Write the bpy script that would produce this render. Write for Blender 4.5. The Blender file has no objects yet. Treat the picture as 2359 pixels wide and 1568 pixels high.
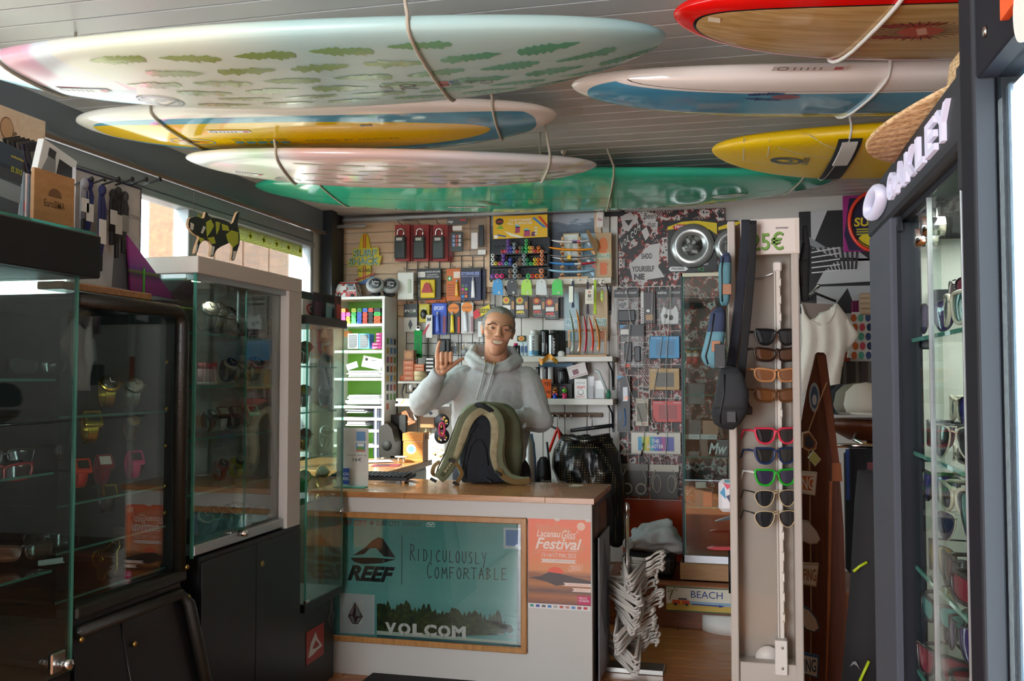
import bpy,bmesh,math,random
from mathutils import Vector,Matrix,noise
S=bpy.context.scene
COL=S.collection
PI=math.pi
rnd=random.Random(7)
F_PX,CX,CY=2128.0,1179.5,784.0
YAW,PITCH,EYE=math.radians(13.47),math.radians(2.37),Vector((0,0,1.25))
FWD=Vector((-math.sin(YAW)*math.cos(PITCH),math.cos(YAW)*math.cos(PITCH),math.sin(PITCH)))
RGT=Vector((math.cos(YAW),math.sin(YAW),0))
UPV=RGT.cross(FWD)
cd=bpy.data.cameras.new('camera');cam=bpy.data.objects.new('camera',cd);COL.objects.link(cam)
cd.sensor_width=36;cd.lens=36*F_PX/2359;cd.clip_start=0.02
cam.matrix_world=Matrix((RGT,UPV,-FWD)).transposed().to_4x4();cam.location=EYE
S.camera=cam
S.view_settings.view_transform='Standard';S.view_settings.look='None'
S.view_settings.gamma=1;S.view_settings.use_curve_mapping=False
S.view_settings.exposure=0.55
S.cycles.use_denoising=True
S.cycles.max_bounces=10;S.cycles.transparent_max_bounces=24;S.cycles.glossy_bounces=4
S.cycles.caustics_reflective=False;S.cycles.caustics_refractive=False
S.cycles.sample_clamp_indirect=6
def ray(u,v):return FWD+RGT*((u-CX)/F_PX)+UPV*((CY-v)/F_PX)
def onY(u,v,Y):r=ray(u,v);return EYE+r*(Y/r.y)
def onX(u,v,X):r=ray(u,v);return EYE+r*(X/r.x)
def onZ(u,v,Z):r=ray(u,v);return EYE+r*((Z-EYE.z)/r.z)
def onD(u,v,d):return EYE+ray(u,v)*d
def proj(p):
 d=Vector(p)-EYE;w=d.dot(FWD);return CX+F_PX*d.dot(RGT)/w,CY-F_PX*d.dot(UPV)/w
def rectY(u0,v0,u1,v1,Y):
 um,vm=(u0+u1)/2,(v0+v1)/2
 return onY(u0,vm,Y).x,onY(u1,vm,Y).x,onY(um,v1,Y).z,onY(um,v0,Y).z
W=bpy.data.worlds.new('sky');S.world=W;W.use_nodes=True
bg=W.node_tree.nodes['Background'];bg.inputs[0].default_value=(0.86,0.93,1.0,1);bg.inputs[1].default_value=8.0
def lamp(name,kind,loc,energy,color=(1,1,1),target=None,size=None,size_y=None,portal=False,spot=None):
 l=bpy.data.lights.new(name,kind);o=bpy.data.objects.new(name,l);COL.objects.link(o)
 o.location=loc;l.color=color
 l.energy=energy
 if target is not None:o.rotation_euler=(Vector(target)-Vector(loc)).to_track_quat('-Z','Y').to_euler()
 if kind=='AREA':
  l.shape='RECTANGLE';l.size=size;l.size_y=size_y or size
  l.cycles.is_portal=portal
 if kind=='SUN':l.angle=math.radians(1.0)
 if kind in('SPOT','POINT'):l.shadow_soft_size=size or 0.02
 if kind=='SPOT':l.spot_size=math.radians(spot);l.spot_blend=.6
 return o
lamp('sunlight','SUN',(0,0,6),20.0,(1,.95,.86),target=(0.35,0.70,6-.50))
lamp('shop_front_daylight','AREA',(-1.55,-1.9,1.2),48,(.97,.98,1),target=(-.4,3,1.2),size=1.3,size_y=1.9)
def lin(c):
 if isinstance(c,str):
  c=c.lstrip('#');c=[int(c[i:i+2],16)/255 for i in(0,2,4)]
  return tuple(x/12.92 if x<=.04045 else((x+.055)/1.055)**2.4 for x in c)
 return tuple(c)
MATS={}
class NT:
 def __init__(s,m):s.t=m.node_tree;s.n=s.t.nodes;s.l=s.t.links
 def new(s,ty,**k):
  n=s.n.new(ty)
  for a,b in k.items():setattr(n,a,b)
  return n
 def link(s,a,b):s.l.new(a,b)
 def val(s,x,sock):
  if isinstance(x,bpy.types.NodeSocket):s.link(x,sock)
  elif x is not None:sock.default_value=x
 def math(s,op,a,b=None,c=None):
  n=s.new('ShaderNodeMath',operation=op)
  s.val(a,n.inputs[0]);s.val(b,n.inputs[1])if b is not None else 0
  if c is not None:s.val(c,n.inputs[2])
  return n.outputs[0]
 def mix(s,f,a,b,blend='MIX'):
  n=s.new('ShaderNodeMix',data_type='RGBA',blend_type=blend)
  s.val(f,n.inputs[0])
  for x,i in((a,6),(b,7)):
   if isinstance(x,(str,tuple,list)):n.inputs[i].default_value=(*lin(x)[:3],1)
   else:s.link(x,n.inputs[i])
  return n.outputs[2]
 def coord(s,kind='Object'):return s.new('ShaderNodeTexCoord').outputs[kind]
 def sep(s,v):n=s.new('ShaderNodeSeparateXYZ');s.link(v,n.inputs[0]);return n.outputs
 def mapv(s,v,scale=(1,1,1),loc=(0,0,0),rot=(0,0,0)):
  n=s.new('ShaderNodeMapping');s.link(v,n.inputs[0]);n.inputs[1].default_value=loc;n.inputs[2].default_value=rot;n.inputs[3].default_value=scale
  return n.outputs[0]
 def noise(s,v,scale=5,detail=3,rough=.5,out=0):
  n=s.new('ShaderNodeTexNoise');s.link(v,n.inputs['Vector']);n.inputs['Scale'].default_value=scale;n.inputs['Detail'].default_value=detail;n.inputs['Roughness'].default_value=rough
  return n.outputs[out]
 def voro(s,v,scale=5,out='Distance',feature='F1',rnd_=1.0):
  n=s.new('ShaderNodeTexVoronoi',feature=feature);s.link(v,n.inputs['Vector']);n.inputs['Scale'].default_value=scale;n.inputs['Randomness'].default_value=rnd_
  return n.outputs[out]
 def ramp(s,f,stops,interp='LINEAR'):
  n=s.new('ShaderNodeValToRGB');s.link(f,n.inputs[0]);n.color_ramp.interpolation=interp
  e=n.color_ramp.elements
  while len(e)<len(stops):e.new(.5)
  for i,(p,c)in enumerate(stops):e[i].position=p;e[i].color=(*lin(c)[:3],1)
  return n.outputs[0]
 def bump(s,h,bsdf,strength=.3,dist=.01):
  n=s.new('ShaderNodeBump');s.link(h,n.inputs['Height']);n.inputs['Strength'].default_value=strength;n.inputs['Distance'].default_value=dist
  s.link(n.outputs[0],bsdf.inputs['Normal'])
def mat(name,color='#808080',rough=.5,metal=0.,emit=0.,coat=0.,spec=.5,trans=0.,build=None,alpha=1.,sheen=0.,sss=0.):
 if name in MATS:return MATS[name]
 m=bpy.data.materials.new(name);m.use_nodes=True;MATS[name]=m
 b=m.node_tree.nodes['Principled BSDF']
 c=(*lin(color)[:3],1)
 b.inputs['Base Color'].default_value=c;b.inputs['Roughness'].default_value=rough;b.inputs['Metallic'].default_value=metal
 b.inputs['Specular IOR Level'].default_value=spec;b.inputs['Coat Weight'].default_value=coat;b.inputs['Coat Roughness'].default_value=.05
 b.inputs['Sheen Weight'].default_value=sheen
 if sss:b.inputs['Subsurface Weight'].default_value=sss;b.inputs['Subsurface Radius'].default_value=(.02,.008,.004);b.inputs['Subsurface Scale'].default_value=.5
 if emit:b.inputs['Emission Color'].default_value=c;b.inputs['Emission Strength'].default_value=emit
 if trans:b.inputs['Transmission Weight'].default_value=trans
 if alpha<1:b.inputs['Alpha'].default_value=alpha
 if build:
  t=NT(m);r=build(t,b)
  if r is not None:t.link(r,b.inputs['Base Color'])
 return m
def flat(c,rough=.45,**k):
 return mat('paint_%s_%d_%s'%(c.lstrip('#'),round(rough*100),'_'.join('%s%g'%(a,b)for a,b in k.items())),c,rough,**k)
def glassy(name,tint='#ffffff',refl=.10,rough=0.,opac=0.,dust='#9aa0a0'):
 if name in MATS:return MATS[name]
 m=bpy.data.materials.new(name);m.use_nodes=True;MATS[name]=m
 t=NT(m);t.n.clear()
 out=t.new('ShaderNodeOutputMaterial');tr=t.new('ShaderNodeBsdfTransparent');gl=t.new('ShaderNodeBsdfGlossy');mx=t.new('ShaderNodeMixShader');lw=t.new('ShaderNodeFresnel')
 bf=t.new('ShaderNodeNewGeometry').outputs['Backfacing'];t.link(t.math('SUBTRACT',1.5,t.math('MULTIPLY',bf,1.5-1/1.5)),lw.inputs[0])
 tr.inputs[0].default_value=(*lin(tint),1);gl.inputs['Roughness'].default_value=rough
 f=t.math('MINIMUM',t.math('MULTIPLY',lw.outputs[0],refl/.04),1.0)
 t.link(f,mx.inputs[0]);t.link(tr.outputs[0],mx.inputs[1]);t.link(gl.outputs[0],mx.inputs[2])
 last=mx.outputs[0]
 if opac:
  d=t.new('ShaderNodeBsdfDiffuse');d.inputs[0].default_value=(*lin(dust),1)
  m2=t.new('ShaderNodeMixShader');m2.inputs[0].default_value=opac
  t.link(last,m2.inputs[1]);t.link(d.outputs[0],m2.inputs[2]);last=m2.outputs[0]
 t.link(last,out.inputs[0])
 return m
def wood_build(c1,c2,c3,scale=(1.5,14,14),grain=.15,plank=None):
 def f(t,b):
  v=t.coord();v2=t.mapv(v,scale)
  n=t.noise(v2,3.5,6,.6);w=t.noise(t.mapv(v,tuple(x*6 for x in scale)),4,3)
  c=t.ramp(t.math('ADD',t.math('MULTIPLY',n,.8),t.math('MULTIPLY',w,.25)),[(.3,c1),(.52,c2),(.75,c3)])
  i=t.new('ShaderNodeObjectInfo').outputs['Random']
  c=t.mix(t.math('MULTIPLY',i,.35),c,c1)
  t.bump(w,b,grain,.002)
  return c
 return f
M=lambda k:MATS[k]
mat('white_laminate','#cbc6bf',.45);mat('white_gloss','#f0f0ee',.2);mat('black_laminate','#0e0e10',.4);mat('black_gloss','#0b0b0c',.12,coat=.4)
mat('leatherette','#16140f',.42,build=lambda t,b:t.bump(t.voro(t.coord(),260),b,.25,.002))
mat('alu','#b9bcc0',.35,metal=.85);mat('alu_grey','#8d9095',.45,metal=.4);mat('chrome','#d8d8d8',.12,metal=1);mat('steel','#a9a7a2',.28,metal=1);mat('dark_metal','#2b2d30',.4,metal=.5)
mat('gold','#d9b54a',.25,metal=1);mat('brass','#a8874a',.35,metal=1)
mat('oakley_grey','#4a505b',.55,spec=.25);mat('header_grey','#33373d',.6,spec=.2);mat('oakley_dark','#1d2028',.6,spec=.15)
mat('rope','#b9b2a2',.8,build=lambda t,b:t.bump(t.new('ShaderNodeTexWave').outputs[1],b,.2,.003))
mat('twine','#a5805a',.85)
mat('beech','#d9a878',.45,build=wood_build('#c79060','#dcae7e','#e7c298'))
mat('counter_wood','#b8804c',.22,coat=.25,build=wood_build('#a0643a','#bd8450','#cf9a66',(2,22,22)))
mat('pine_clad','#d5b08a',.5,build=wood_build('#d9b18a','#e8c8a6','#f0d6ba'))
mat('floor_wood','#a8693a',.3,coat=.15,build=wood_build('#8a4c20','#b5723a','#cc8e55',(2.2,16,16)))
mat('riser_wood','#7a4022',.4,build=wood_build('#5f2f18','#7b4426','#8d5433'))
mat('oak_frame','#b57f45',.35,build=wood_build('#99642f','#b78148','#c69359',(14,14,2)))
glassy('case_glass','#eef6f3',.07);glassy('window_glass','#f4faf8',.08);glassy('glass_edge','#9ad8cc',.10,opac=.35,dust='#6cc4b4');glassy('sign_glass','#f2f8f6',.012)
glassy('clear_bag','#f2f2f2',.02,.3,.10,'#d0d0d0');glassy('blister','#ffffff',.014,.05,.02,'#e8e8e8')
class MB:
 def __init__(s):s.v=[];s.f=[];s.mi=[];s.sm=[];s.mats=[];s.cur=0;s.smooth=False
 def m(s,material,smooth=None):
  if material not in s.mats:s.mats.append(material)
  s.cur=s.mats.index(material)
  if smooth is not None:s.smooth=smooth
  return s
 def add(s,vs,fs,sm=None):
  k=len(s.v);s.v+=[tuple(x)for x in vs]
  for q in fs:s.f.append([i+k for i in q]);s.mi.append(s.cur);s.sm.append(s.smooth if sm is None else sm)
  return s
 def box(s,x0,x1,y0,y1,z0,z1,b=0.):
  if x1<x0:x0,x1=x1,x0
  if y1<y0:y0,y1=y1,y0
  if z1<z0:z0,z1=z1,z0
  b=min(b,(x1-x0)*.45,(y1-y0)*.45,(z1-z0)*.45)
  if b<=0:
   v=[(x,y,z)for z in(z0,z1)for y in(y0,y1)for x in(x0,x1)]
   return s.add(v,[(0,2,3,1),(4,5,7,6),(0,1,5,4),(2,6,7,3),(0,4,6,2),(1,3,7,5)],False)
  v=[];X,Y,Z=(x0,x1),(y0,y1),(z0,z1)
  sg=(1,-1)
  for k in range(8):
   i,j,l=k&1,k>>1&1,k>>2&1
   v+=[(X[i],Y[j]+sg[j]*b,Z[l]+sg[l]*b),(X[i]+sg[i]*b,Y[j],Z[l]+sg[l]*b),(X[i]+sg[i]*b,Y[j]+sg[j]*b,Z[l])]
  f=[]
  c=lambda k,a:k*3+a
  f+=[(c(0,0),c(4,0),c(6,0),c(2,0)),(c(1,0),c(3,0),c(7,0),c(5,0)),(c(0,1),c(1,1),c(5,1),c(4,1)),(c(2,1),c(6,1),c(7,1),c(3,1)),(c(0,2),c(2,2),c(3,2),c(1,2)),(c(4,2),c(5,2),c(7,2),c(6,2))]
  for(k1,k2,a1,a2)in((0,1,1,2),(2,3,1,2),(4,5,1,2),(6,7,1,2),(0,2,0,2),(1,3,0,2),(4,6,0,2),(5,7,0,2),(0,4,0,1),(1,5,0,1),(2,6,0,1),(3,7,0,1)):
   f.append((c(k1,a1),c(k2,a1),c(k2,a2),c(k1,a2)))
  for k in range(8):f.append((c(k,0),c(k,1),c(k,2)))
  return s.add(v,f,False)
 def quad(s,a,b,c,d):return s.add([a,b,c,d],[(0,1,2,3)],False)
 def rings(s,rings,closed=True,cap=True,sm=True):
  n=len(rings[0]);vs=[p for r in rings for p in r];fs=[]
  for i in range(len(rings)-1):
   for j in range(n if closed else n-1):
    k=(j+1)%n
    fs.append((i*n+j,i*n+k,(i+1)*n+k,(i+1)*n+j))
  if cap and closed:
   fs.append(tuple(range(n-1,-1,-1)));fs.append(tuple((len(rings)-1)*n+j for j in range(n)))
  return s.add(vs,fs,sm)
 def tube(s,pts,r,n=8,cap=True,closed=False):
  pts=[Vector(p)for p in pts];R=r if isinstance(r,(list,tuple))else[r]*len(pts)
  rings=[];u=None
  for i,p in enumerate(pts):
   if closed:d=pts[(i+1)%len(pts)]-pts[i-1]
   else:d=pts[min(i+1,len(pts)-1)]-pts[max(i-1,0)]
   if d.length<1e-9:d=Vector((0,0,1))
   d.normalize()
   if u is None:u=d.orthogonal().normalized()
   u=(u-d*u.dot(d))
   u=u.normalized()if u.length>1e-6 else d.orthogonal().normalized()
   w=d.cross(u)
   rings.append([p+(u*math.cos(2*PI*k/n)+w*math.sin(2*PI*k/n))*R[i]for k in range(n)])
  if closed:rings.append(rings[0]);cap=False
  return s.rings(rings,True,cap)
 def cyl(s,a,b,r,n=16,r2=None):return s.tube([a,b],[r,r if r2 is None else r2],n)
 def lathe(s,c,prof,n=20,axis='z',ry=1.):
  rings=[]
  for r,h in prof:
   ring=[]
   for k in range(n):
    a=2*PI*k/n;x,y=r*math.cos(a),r*math.sin(a)*ry
    p=(x,y,h)if axis=='z' else((x,-h,y)if axis=='y' else(h,x,y))
    ring.append((c[0]+p[0],c[1]+p[1],c[2]+p[2]))
   rings.append(ring)
  return s.rings(rings)
 def ball(s,c,rx,ry=None,rz=None,n=16,m=10):
  ry=ry or rx;rz=rz or rx
  rings=[]
  for i in range(m+1):
   t=PI*(i+.001 if i==0 else(i-.001 if i==m else i))/m
   rings.append([(c[0]+rx*math.sin(t)*math.cos(2*PI*k/n),c[1]+ry*math.sin(t)*math.sin(2*PI*k/n),c[2]-rz*math.cos(t))for k in range(n)])
  return s.rings(rings)
 def prism(s,poly,y0,y1,plane='xz',sm=False):
  P={'xz':lambda a,b,c:(a,c,b),'xy':lambda a,b,c:(a,b,c),'yz':lambda a,b,c:(c,a,b)}[plane]
  n=len(poly)
  vs=[P(a,b,y0)for a,b in poly]+[P(a,b,y1)for a,b in poly]
  fs=[tuple(range(n)),tuple(range(2*n-1,n-1,-1))]+[(i,(i+1)%n,n+(i+1)%n,n+i)for i in range(n)]
  return s.add(vs,fs,sm)
 def xf(s,mx,start=0):
  for i in range(start,len(s.v)):s.v[i]=tuple(mx@Vector(s.v[i]))
  return s
 def mesh(s,name):
  me=bpy.data.meshes.new(name);me.from_pydata(s.v,[],s.f)
  for m in s.mats:me.materials.append(m)
  if s.f:
   me.polygons.foreach_set('material_index',s.mi);me.polygons.foreach_set('use_smooth',s.sm)
  bm=bmesh.new();bm.from_mesh(me);bmesh.ops.recalc_face_normals(bm,faces=bm.faces);bm.to_mesh(me);bm.free()
  me.update();return me
def tag(o,label=None,cat=None,group=None,kind=None):
 if label:o['label']=label
 if cat:o['category']=cat
 if group:o['group']=group
 if kind:o['kind']=kind
 return o
def obj(name,me,parent=None,loc=None):
 o=bpy.data.objects.new(name,me);COL.objects.link(o)
 if parent:o.parent=parent
 if loc is not None:o.location=loc
 return o
def thing(name,label,cat,loc=(0,0,0),rotz=0.,group=None):
 o=bpy.data.objects.new(name,None);COL.objects.link(o);o.empty_display_size=.05
 o.location=loc;o.rotation_euler=(0,0,rotz);return tag(o,label,cat,group)
def part(parent,name,mb,material=None,label=None,kind=None,world=False):
 if material is not None:
  mb.mats=[material];mb.mi=[0]*len(mb.f)
 if world:
  q=parent;chain=[]
  while q:chain.append(q);q=q.parent
  mx=Matrix()
  for q in reversed(chain):mx=mx@Matrix.LocRotScale(q.location,q.rotation_euler,q.scale)
  mb.xf(mx.inverted())
 o=obj(name,mb.mesh(name),parent)
 return tag(o,label,kind=kind)
def solo(name,label,cat,mb,loc=(0,0,0),rotz=0.,group=None,material=None,kind=None,world=False):
 if material is not None:mb.mats=[material];mb.mi=[0]*len(mb.f)
 if world:mb.xf(Matrix.LocRotScale(Vector(loc),Matrix.Rotation(rotz,3,'Z').to_euler(),None).inverted())
 o=obj(name,mb.mesh(name));o.location=loc;o.rotation_euler=(0,0,rotz)
 return tag(o,label,cat,group,kind)
def struct(name,mb,parent=None,material=None):
 if material is not None:mb.mats=[material];mb.mi=[0]*len(mb.f)
 o=obj(name,mb.mesh(name),parent)
 if parent is None:o['kind']='structure'
 return o
def dup(root,loc=None,rotz=None,label=None,group=None):
 r=root.copy();COL.objects.link(r)
 if loc is not None:r.location=loc
 if rotz is not None:r.rotation_euler=(r.rotation_euler[0],r.rotation_euler[1],rotz)
 if label:r['label']=label
 if group:r['group']=group
 for ch in list(root.children):
  c=ch.copy();COL.objects.link(c);c.parent=r
  for g in list(ch.children):
   d=g.copy();COL.objects.link(d);d.parent=c
 return r
_TXT={}
def glyphs(s,bold=0.,shear=0.,space=1.):
 key=(s,bold,shear,space)
 if key not in _TXT:
  c=bpy.data.curves.new('t','FONT');c.body=s;c.size=1;c.offset=bold;c.shear=shear;c.resolution_u=3;c.space_character=space
  o=bpy.data.objects.new('t',c);COL.objects.link(o)
  me=bpy.data.meshes.new_from_object(o)
  vs=[v.co.copy()for v in me.vertices];fs=[tuple(p.vertices)for p in me.polygons]
  bpy.data.objects.remove(o);bpy.data.curves.remove(c);bpy.data.meshes.remove(me)
  if vs:
   x0=min(v.x for v in vs);x1=max(v.x for v in vs);y0=min(v.y for v in vs);y1=max(v.y for v in vs)
   vs=[((v.x-x0)/max(x1-x0,1e-6),(v.y-y0)/max(y1-y0,1e-6))for v in vs]
  _TXT[key]=(vs,fs)
 return _TXT[key]
class Fr:
 def __init__(s,o,x,y):s.o=Vector(o);s.x=Vector(x);s.y=Vector(y);s.n=s.x.normalized().cross(s.y.normalized()).normalized()
 def p(s,a,b,c=0.):return s.o+s.x*a+s.y*b+s.n*c
def text_on(mb,fr,s,a0,b0,a1,b1,off=.0012,bold=0.,shear=0.,mirror=False,space=1.):
 vs,fs=glyphs(s,bold,shear,space)
 mb.add([fr.p(a0+(a1-a0)*((1-x)if mirror else x),b0+(b1-b0)*y,off)for x,y in vs],fs,False)
 return mb
def plate(mb,fr,a0,b0,a1,b1,lo=0.,hi=.001):
 v=[fr.p(a,b,c)for c in(lo,hi)for a,b in((a0,b0),(a1,b0),(a1,b1),(a0,b1))]
 return mb.add(v,[(0,3,2,1),(4,5,6,7),(0,1,5,4),(1,2,6,5),(2,3,7,6),(3,0,4,7)],False)
def shape(mb,fr,pts,lo=0.,hi=.001):
 n=len(pts)
 v=[fr.p(a,b,lo)for a,b in pts]+[fr.p(a,b,hi)for a,b in pts]
 return mb.add(v,[tuple(range(n-1,-1,-1)),tuple(range(n,2*n))]+[(i,(i+1)%n,n+(i+1)%n,n+i)for i in range(n)],False)
def ell(ca,cb,ra,rb,n=24,a0=0.,a1=2*PI):
 return[(ca+ra*math.cos(a0+(a1-a0)*k/n),cb+rb*math.sin(a0+(a1-a0)*k/n))for k in range(n if a1-a0>6.28 else n+1)]
def disc(mb,fr,ca,cb,ra,rb,lo=0.,hi=.001,n=24):return shape(mb,fr,ell(ca,cb,ra,rb,n),lo,hi)
def stroke(mb,fr,pts,w,lo=0.,hi=.001):
 for(a,b),(c,d)in zip(pts[:-1],pts[1:]):
  A=fr.p(a,b);B=fr.p(c,d);t=(B-A)
  if t.length<1e-9:continue
  t.normalize();q=fr.n.cross(t)*(w/2);e=t*(w*.35)
  A-=e;B+=e
  v=[A-q+fr.n*lo,B-q+fr.n*lo,B+q+fr.n*lo,A+q+fr.n*lo,A-q+fr.n*hi,B-q+fr.n*hi,B+q+fr.n*hi,A+q+fr.n*hi]
  mb.add(v,[(0,3,2,1),(4,5,6,7),(0,1,5,4),(1,2,6,5),(2,3,7,6),(3,0,4,7)],False)
 return mb
def frY(x0,x1,z0,z1,Y):return Fr((x0,Y,z0),(x1-x0,0,0),(0,0,z1-z0))
def frX(X,y0,y1,z0,z1):return Fr((X,y0,z0),(0,y1-y0,0),(0,0,z1-z0))
# ================================================================ the room
XL,XR,YF,YB,ZC=-2.42,2.3,-2.0,5.35,2.26
fl=MB().box(XL-.1,XR+.1,YF-.1,YB+.1,-.06,-.012);floor=struct('floor',fl,material=M('floor_wood'))
pk={}
for i in range(26):
 y=2.3+i*.118;x=XL-rnd.random()*.7
 while x<XR:
  L=rnd.choice((.7,.9,1.1));a,b=max(x,XL),min(x+L,XR)
  if b-a>.05:
   k=round(b-a,2)
   if k not in pk:pk[k]=MB().m(M('floor_wood')).box(-k/2+.0015,k/2-.0015,-.0575,.0575,-.012,0,.0015).mesh('plank')
   obj('plank',pk[k],floor,((a+b)/2,y,0))
  x+=L
mat('ceiling_white','#c9c7c6',.38,spec=.45);mat('ceiling_gap','#4a4a4c',.7)
ce=MB().box(XL-.1,XR+.1,YF-.1,YB+.1,ZC+.02,ZC+.08);ceiling=struct('ceiling',ce,material=M('ceiling_gap'))
sl=MB().m(M('ceiling_white'));hw=(XR-XL)/2
sl.box(-hw,hw,-.0495,.0495,0,.02,.0025)
slm=sl.mesh('slat')
for i in range(70):obj('slat',slm,ceiling,((XL+XR)/2,YF+.06+i*.105,ZC))
mat('wall_white','#d9d5cf',.6);mat('beam_grey','#6f757c',.55,build=lambda t,b:t.bump(t.noise(t.coord(),90,2),b,.15,.003));mat('rusty','#6b5648',.7)
wl=MB().m(M('wall_white')).box(XL-.14,XL,YF,YB,0,.86)
wl.box(XL-.14,XL,5.0,YB,.86,ZC);wl.box(XL-.14,XL,YF,.1,.86,ZC)
wall_left=struct('wall_left',wl)
struct('steel_beam',MB().box(XL-.1,XL+.03,YF,YB,2.135,ZC).box(XL+.03,XL+.05,YF,YB,2.12,2.135),wall_left,M('beam_grey'))
tr=MB().m(M('rusty')).box(XL+.03,XL+.055,YF,YB,2.115,2.123);struct('edge_strip',tr,wall_left)
def window(n,y0,y1):
 g=MB().box(XL-.06,XL+.02,y0,y1,2.05,2.115,.006).box(XL-.06,XL+.02,y0,y1,.86,.92,.006).box(XL-.06,XL+.02,y0,y0+.035,.92,2.05,.004).box(XL-.06,XL+.02,y1-.035,y1,.92,2.05,.004)
 g.box(XL-.05,XL+.028,y0,y1,2.02,2.05,.004)
 o=struct('window_%d'%n,g,material=M('alu_grey'))
 p=MB().m(M('window_glass')).box(XL-.026,XL-.022,y0+.035,y1-.035,.92,2.03);struct('pane',p,o)
 return o
window(1,.1,1.6);window(2,1.6,3.75);w3=window(3,3.75,5.0)
def lightfilm(name,c1,c2=None):
 m=bpy.data.materials.new(name);m.use_nodes=True;MATS[name]=m;t=NT(m);t.n.clear();o=t.new('ShaderNodeOutputMaterial');a=t.new('ShaderNodeBsdfTranslucent');b=t.new('ShaderNodeBsdfDiffuse');x=t.new('ShaderNodeMixShader');x.inputs[0].default_value=.3
 if c2:v=t.sep(t.coord());c=t.mix(t.math('GREATER_THAN',t.math('SINE',t.math('MULTIPLY',t.math('ADD',v[2],t.math('MULTIPLY',t.math('SINE',t.math('MULTIPLY',v[1],90)),.006)),420)),.2),c1,c2);t.link(c,a.inputs[0]);t.link(c,b.inputs[0])
 else:a.inputs[0].default_value=b.inputs[0].default_value=(*lin(c1),1)
 t.link(a.outputs[0],x.inputs[1]);t.link(b.outputs[0],x.inputs[2]);t.link(x.outputs[0],o.inputs[0])
lightfilm('frost_band','#8d8d62','#a2a27a');lightfilm('film_white','#f4f4ee');lightfilm('film_yellow','#d8d23c')
bd=MB().m(M('frost_band')).box(XL-.02,XL-.018,3.785,4.93,1.955,2.03);struct('frosted_band',bd,w3)
fr=Fr((XL-.017,3.8,1.955),(0,1,0),(0,0,1))
tx=MB()
for i in range(8):
 y=.0+i*.142
 tx.m(M('film_white'));text_on(tx,fr,'SPY',y,.017,y+.072,.052,.001,.03,mirror=True)
 tx.m(M('film_yellow'));plate(tx,fr,y+.088,.03,y+.12,.042,.0,.001);plate(tx,fr,y+.098,.02,y+.110,.052,.0,.001)
struct('lettering',tx,w3)
struct('trim_1',MB().box(-2.40,-2.33,5.10,5.17,0,ZC).box(-2.42,-2.36,5.16,5.34,0,ZC),material=M('dark_metal'))
struct('trim_2',MB().box(-2.36,-.62,5.29,5.33,2.215,2.25,.01).box(-2.38,-2.16,5.2,5.24,2.17,2.19,.008),material=M('alu'))
wb=MB().box(XL-.1,XR+.1,YB,YB+.1,0,ZC);wall_back=struct('wall_back',wb,material=mat('wall_back_grey','#c8c4be',.6))
xa,xb=onY(776,560,YB).x,onY(1130,560,YB).x
for i in range(11):
 m_=MB().m(M('pine_clad')).box(-(xb-xa)/2,(xb-xa)/2,-.012,0,-.031,.031,.003)
 if i==0:pm=m_.mesh('plank')
 obj('plank',pm,wall_back,((xa+xb)/2,YB,2.19-i*.0655))
vp=MB().m(mat('panel_white','#dedad4',.4)).box(-.0635,.0635,-.02,0,.2,1.62,.003).mesh('panel')
x0=onY(918,800,YB).x;n=int((onY(1425,800,YB).x-x0)/.13)+1
for i in range(n):obj('panel',vp,wall_back,(x0+.065+i*.13,YB,0))
x0,x1,z0,z1=rectY(1388,490,1424,700,YB-.02)
struct('panel',MB().m(M('panel_white')).box(x0,(x0+x1)/2-.003,YB-.03,YB-.005,1.5,2.2,.002),wall_back)
struct('panel',MB().m(M('panel_white')).box((x0+x1)/2+.003,x1,YB-.03,YB-.005,1.5,2.2,.002),wall_back)
x0,x1,z0,z1=rectY(1385,486,1436,498,YB-.04);struct('trim_3',MB().m(M('black_laminate')).box(x0,x1,YB-.045,YB-.005,z0,z1))
x0,x1,z0,z1=rectY(1118,490,1131,650,YB-.03);struct('trim_4',MB().m(M('pine_clad')).box(x0,x1,YB-.04,YB,z0,z1));q0=x0
x2,x3,_,_=rectY(1370,486,1386,640,YB-.03);struct('trim_5',MB().m(M('pine_clad')).box(x2,x3,YB-.04,YB,z0,z1).box(q0,x3,YB-.04,YB-.001,z0-.03,z0))
struct('wall_right',MB().box(XR,XR+.1,YF,YB,0,ZC),material=M('wall_white'))
struct('wall_front',MB().box(XL-.1,XR+.1,YF-.12,YF,2.12,ZC).box(XL-.1,-2.25,YF-.12,YF,0,2.2).box(-.85,XR+.1,YF-.12,YF,0,2.2).box(XL,XR,YF-.12,YF,0,.2),material=mat('front_wall','#a39c94',.6))
struct('ground_outside',MB().box(-16,XL-.12,-6,14,-.12,-.05),material=mat('paving','#90897f',.8))
g=thing('shop_building','brown timber shop building across the path, seen through the side windows','building',(-5.6,11.6,-.05))
part(g,'wall',MB().box(-.15,.15,-3.4,3.4,0,4.2),mat('timber_out','#7a4e2c',.7,build=wood_build('#40270f','#54331c','#6a4426',(6,1.2,6))))
for k in range(11):part(g,'board',MB().box(.15,.175,-3.3+k*.6,-2.72+k*.6,0,4.2,.01),M('timber_out'))
part(g,'roof',MB().box(-.4,.6,-3.5,3.5,4.2,4.35),mat('roof_beige','#d9c9ac',.7));part(g,'door',MB().box(.17,.24,1.6,2.6,0,2.1,.01),flat('#e9e2d2'))
g=thing('awning','beige fabric awning fixed outside above the side window','awning',(-3.2,1.9,2.2));a=MB()
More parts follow.
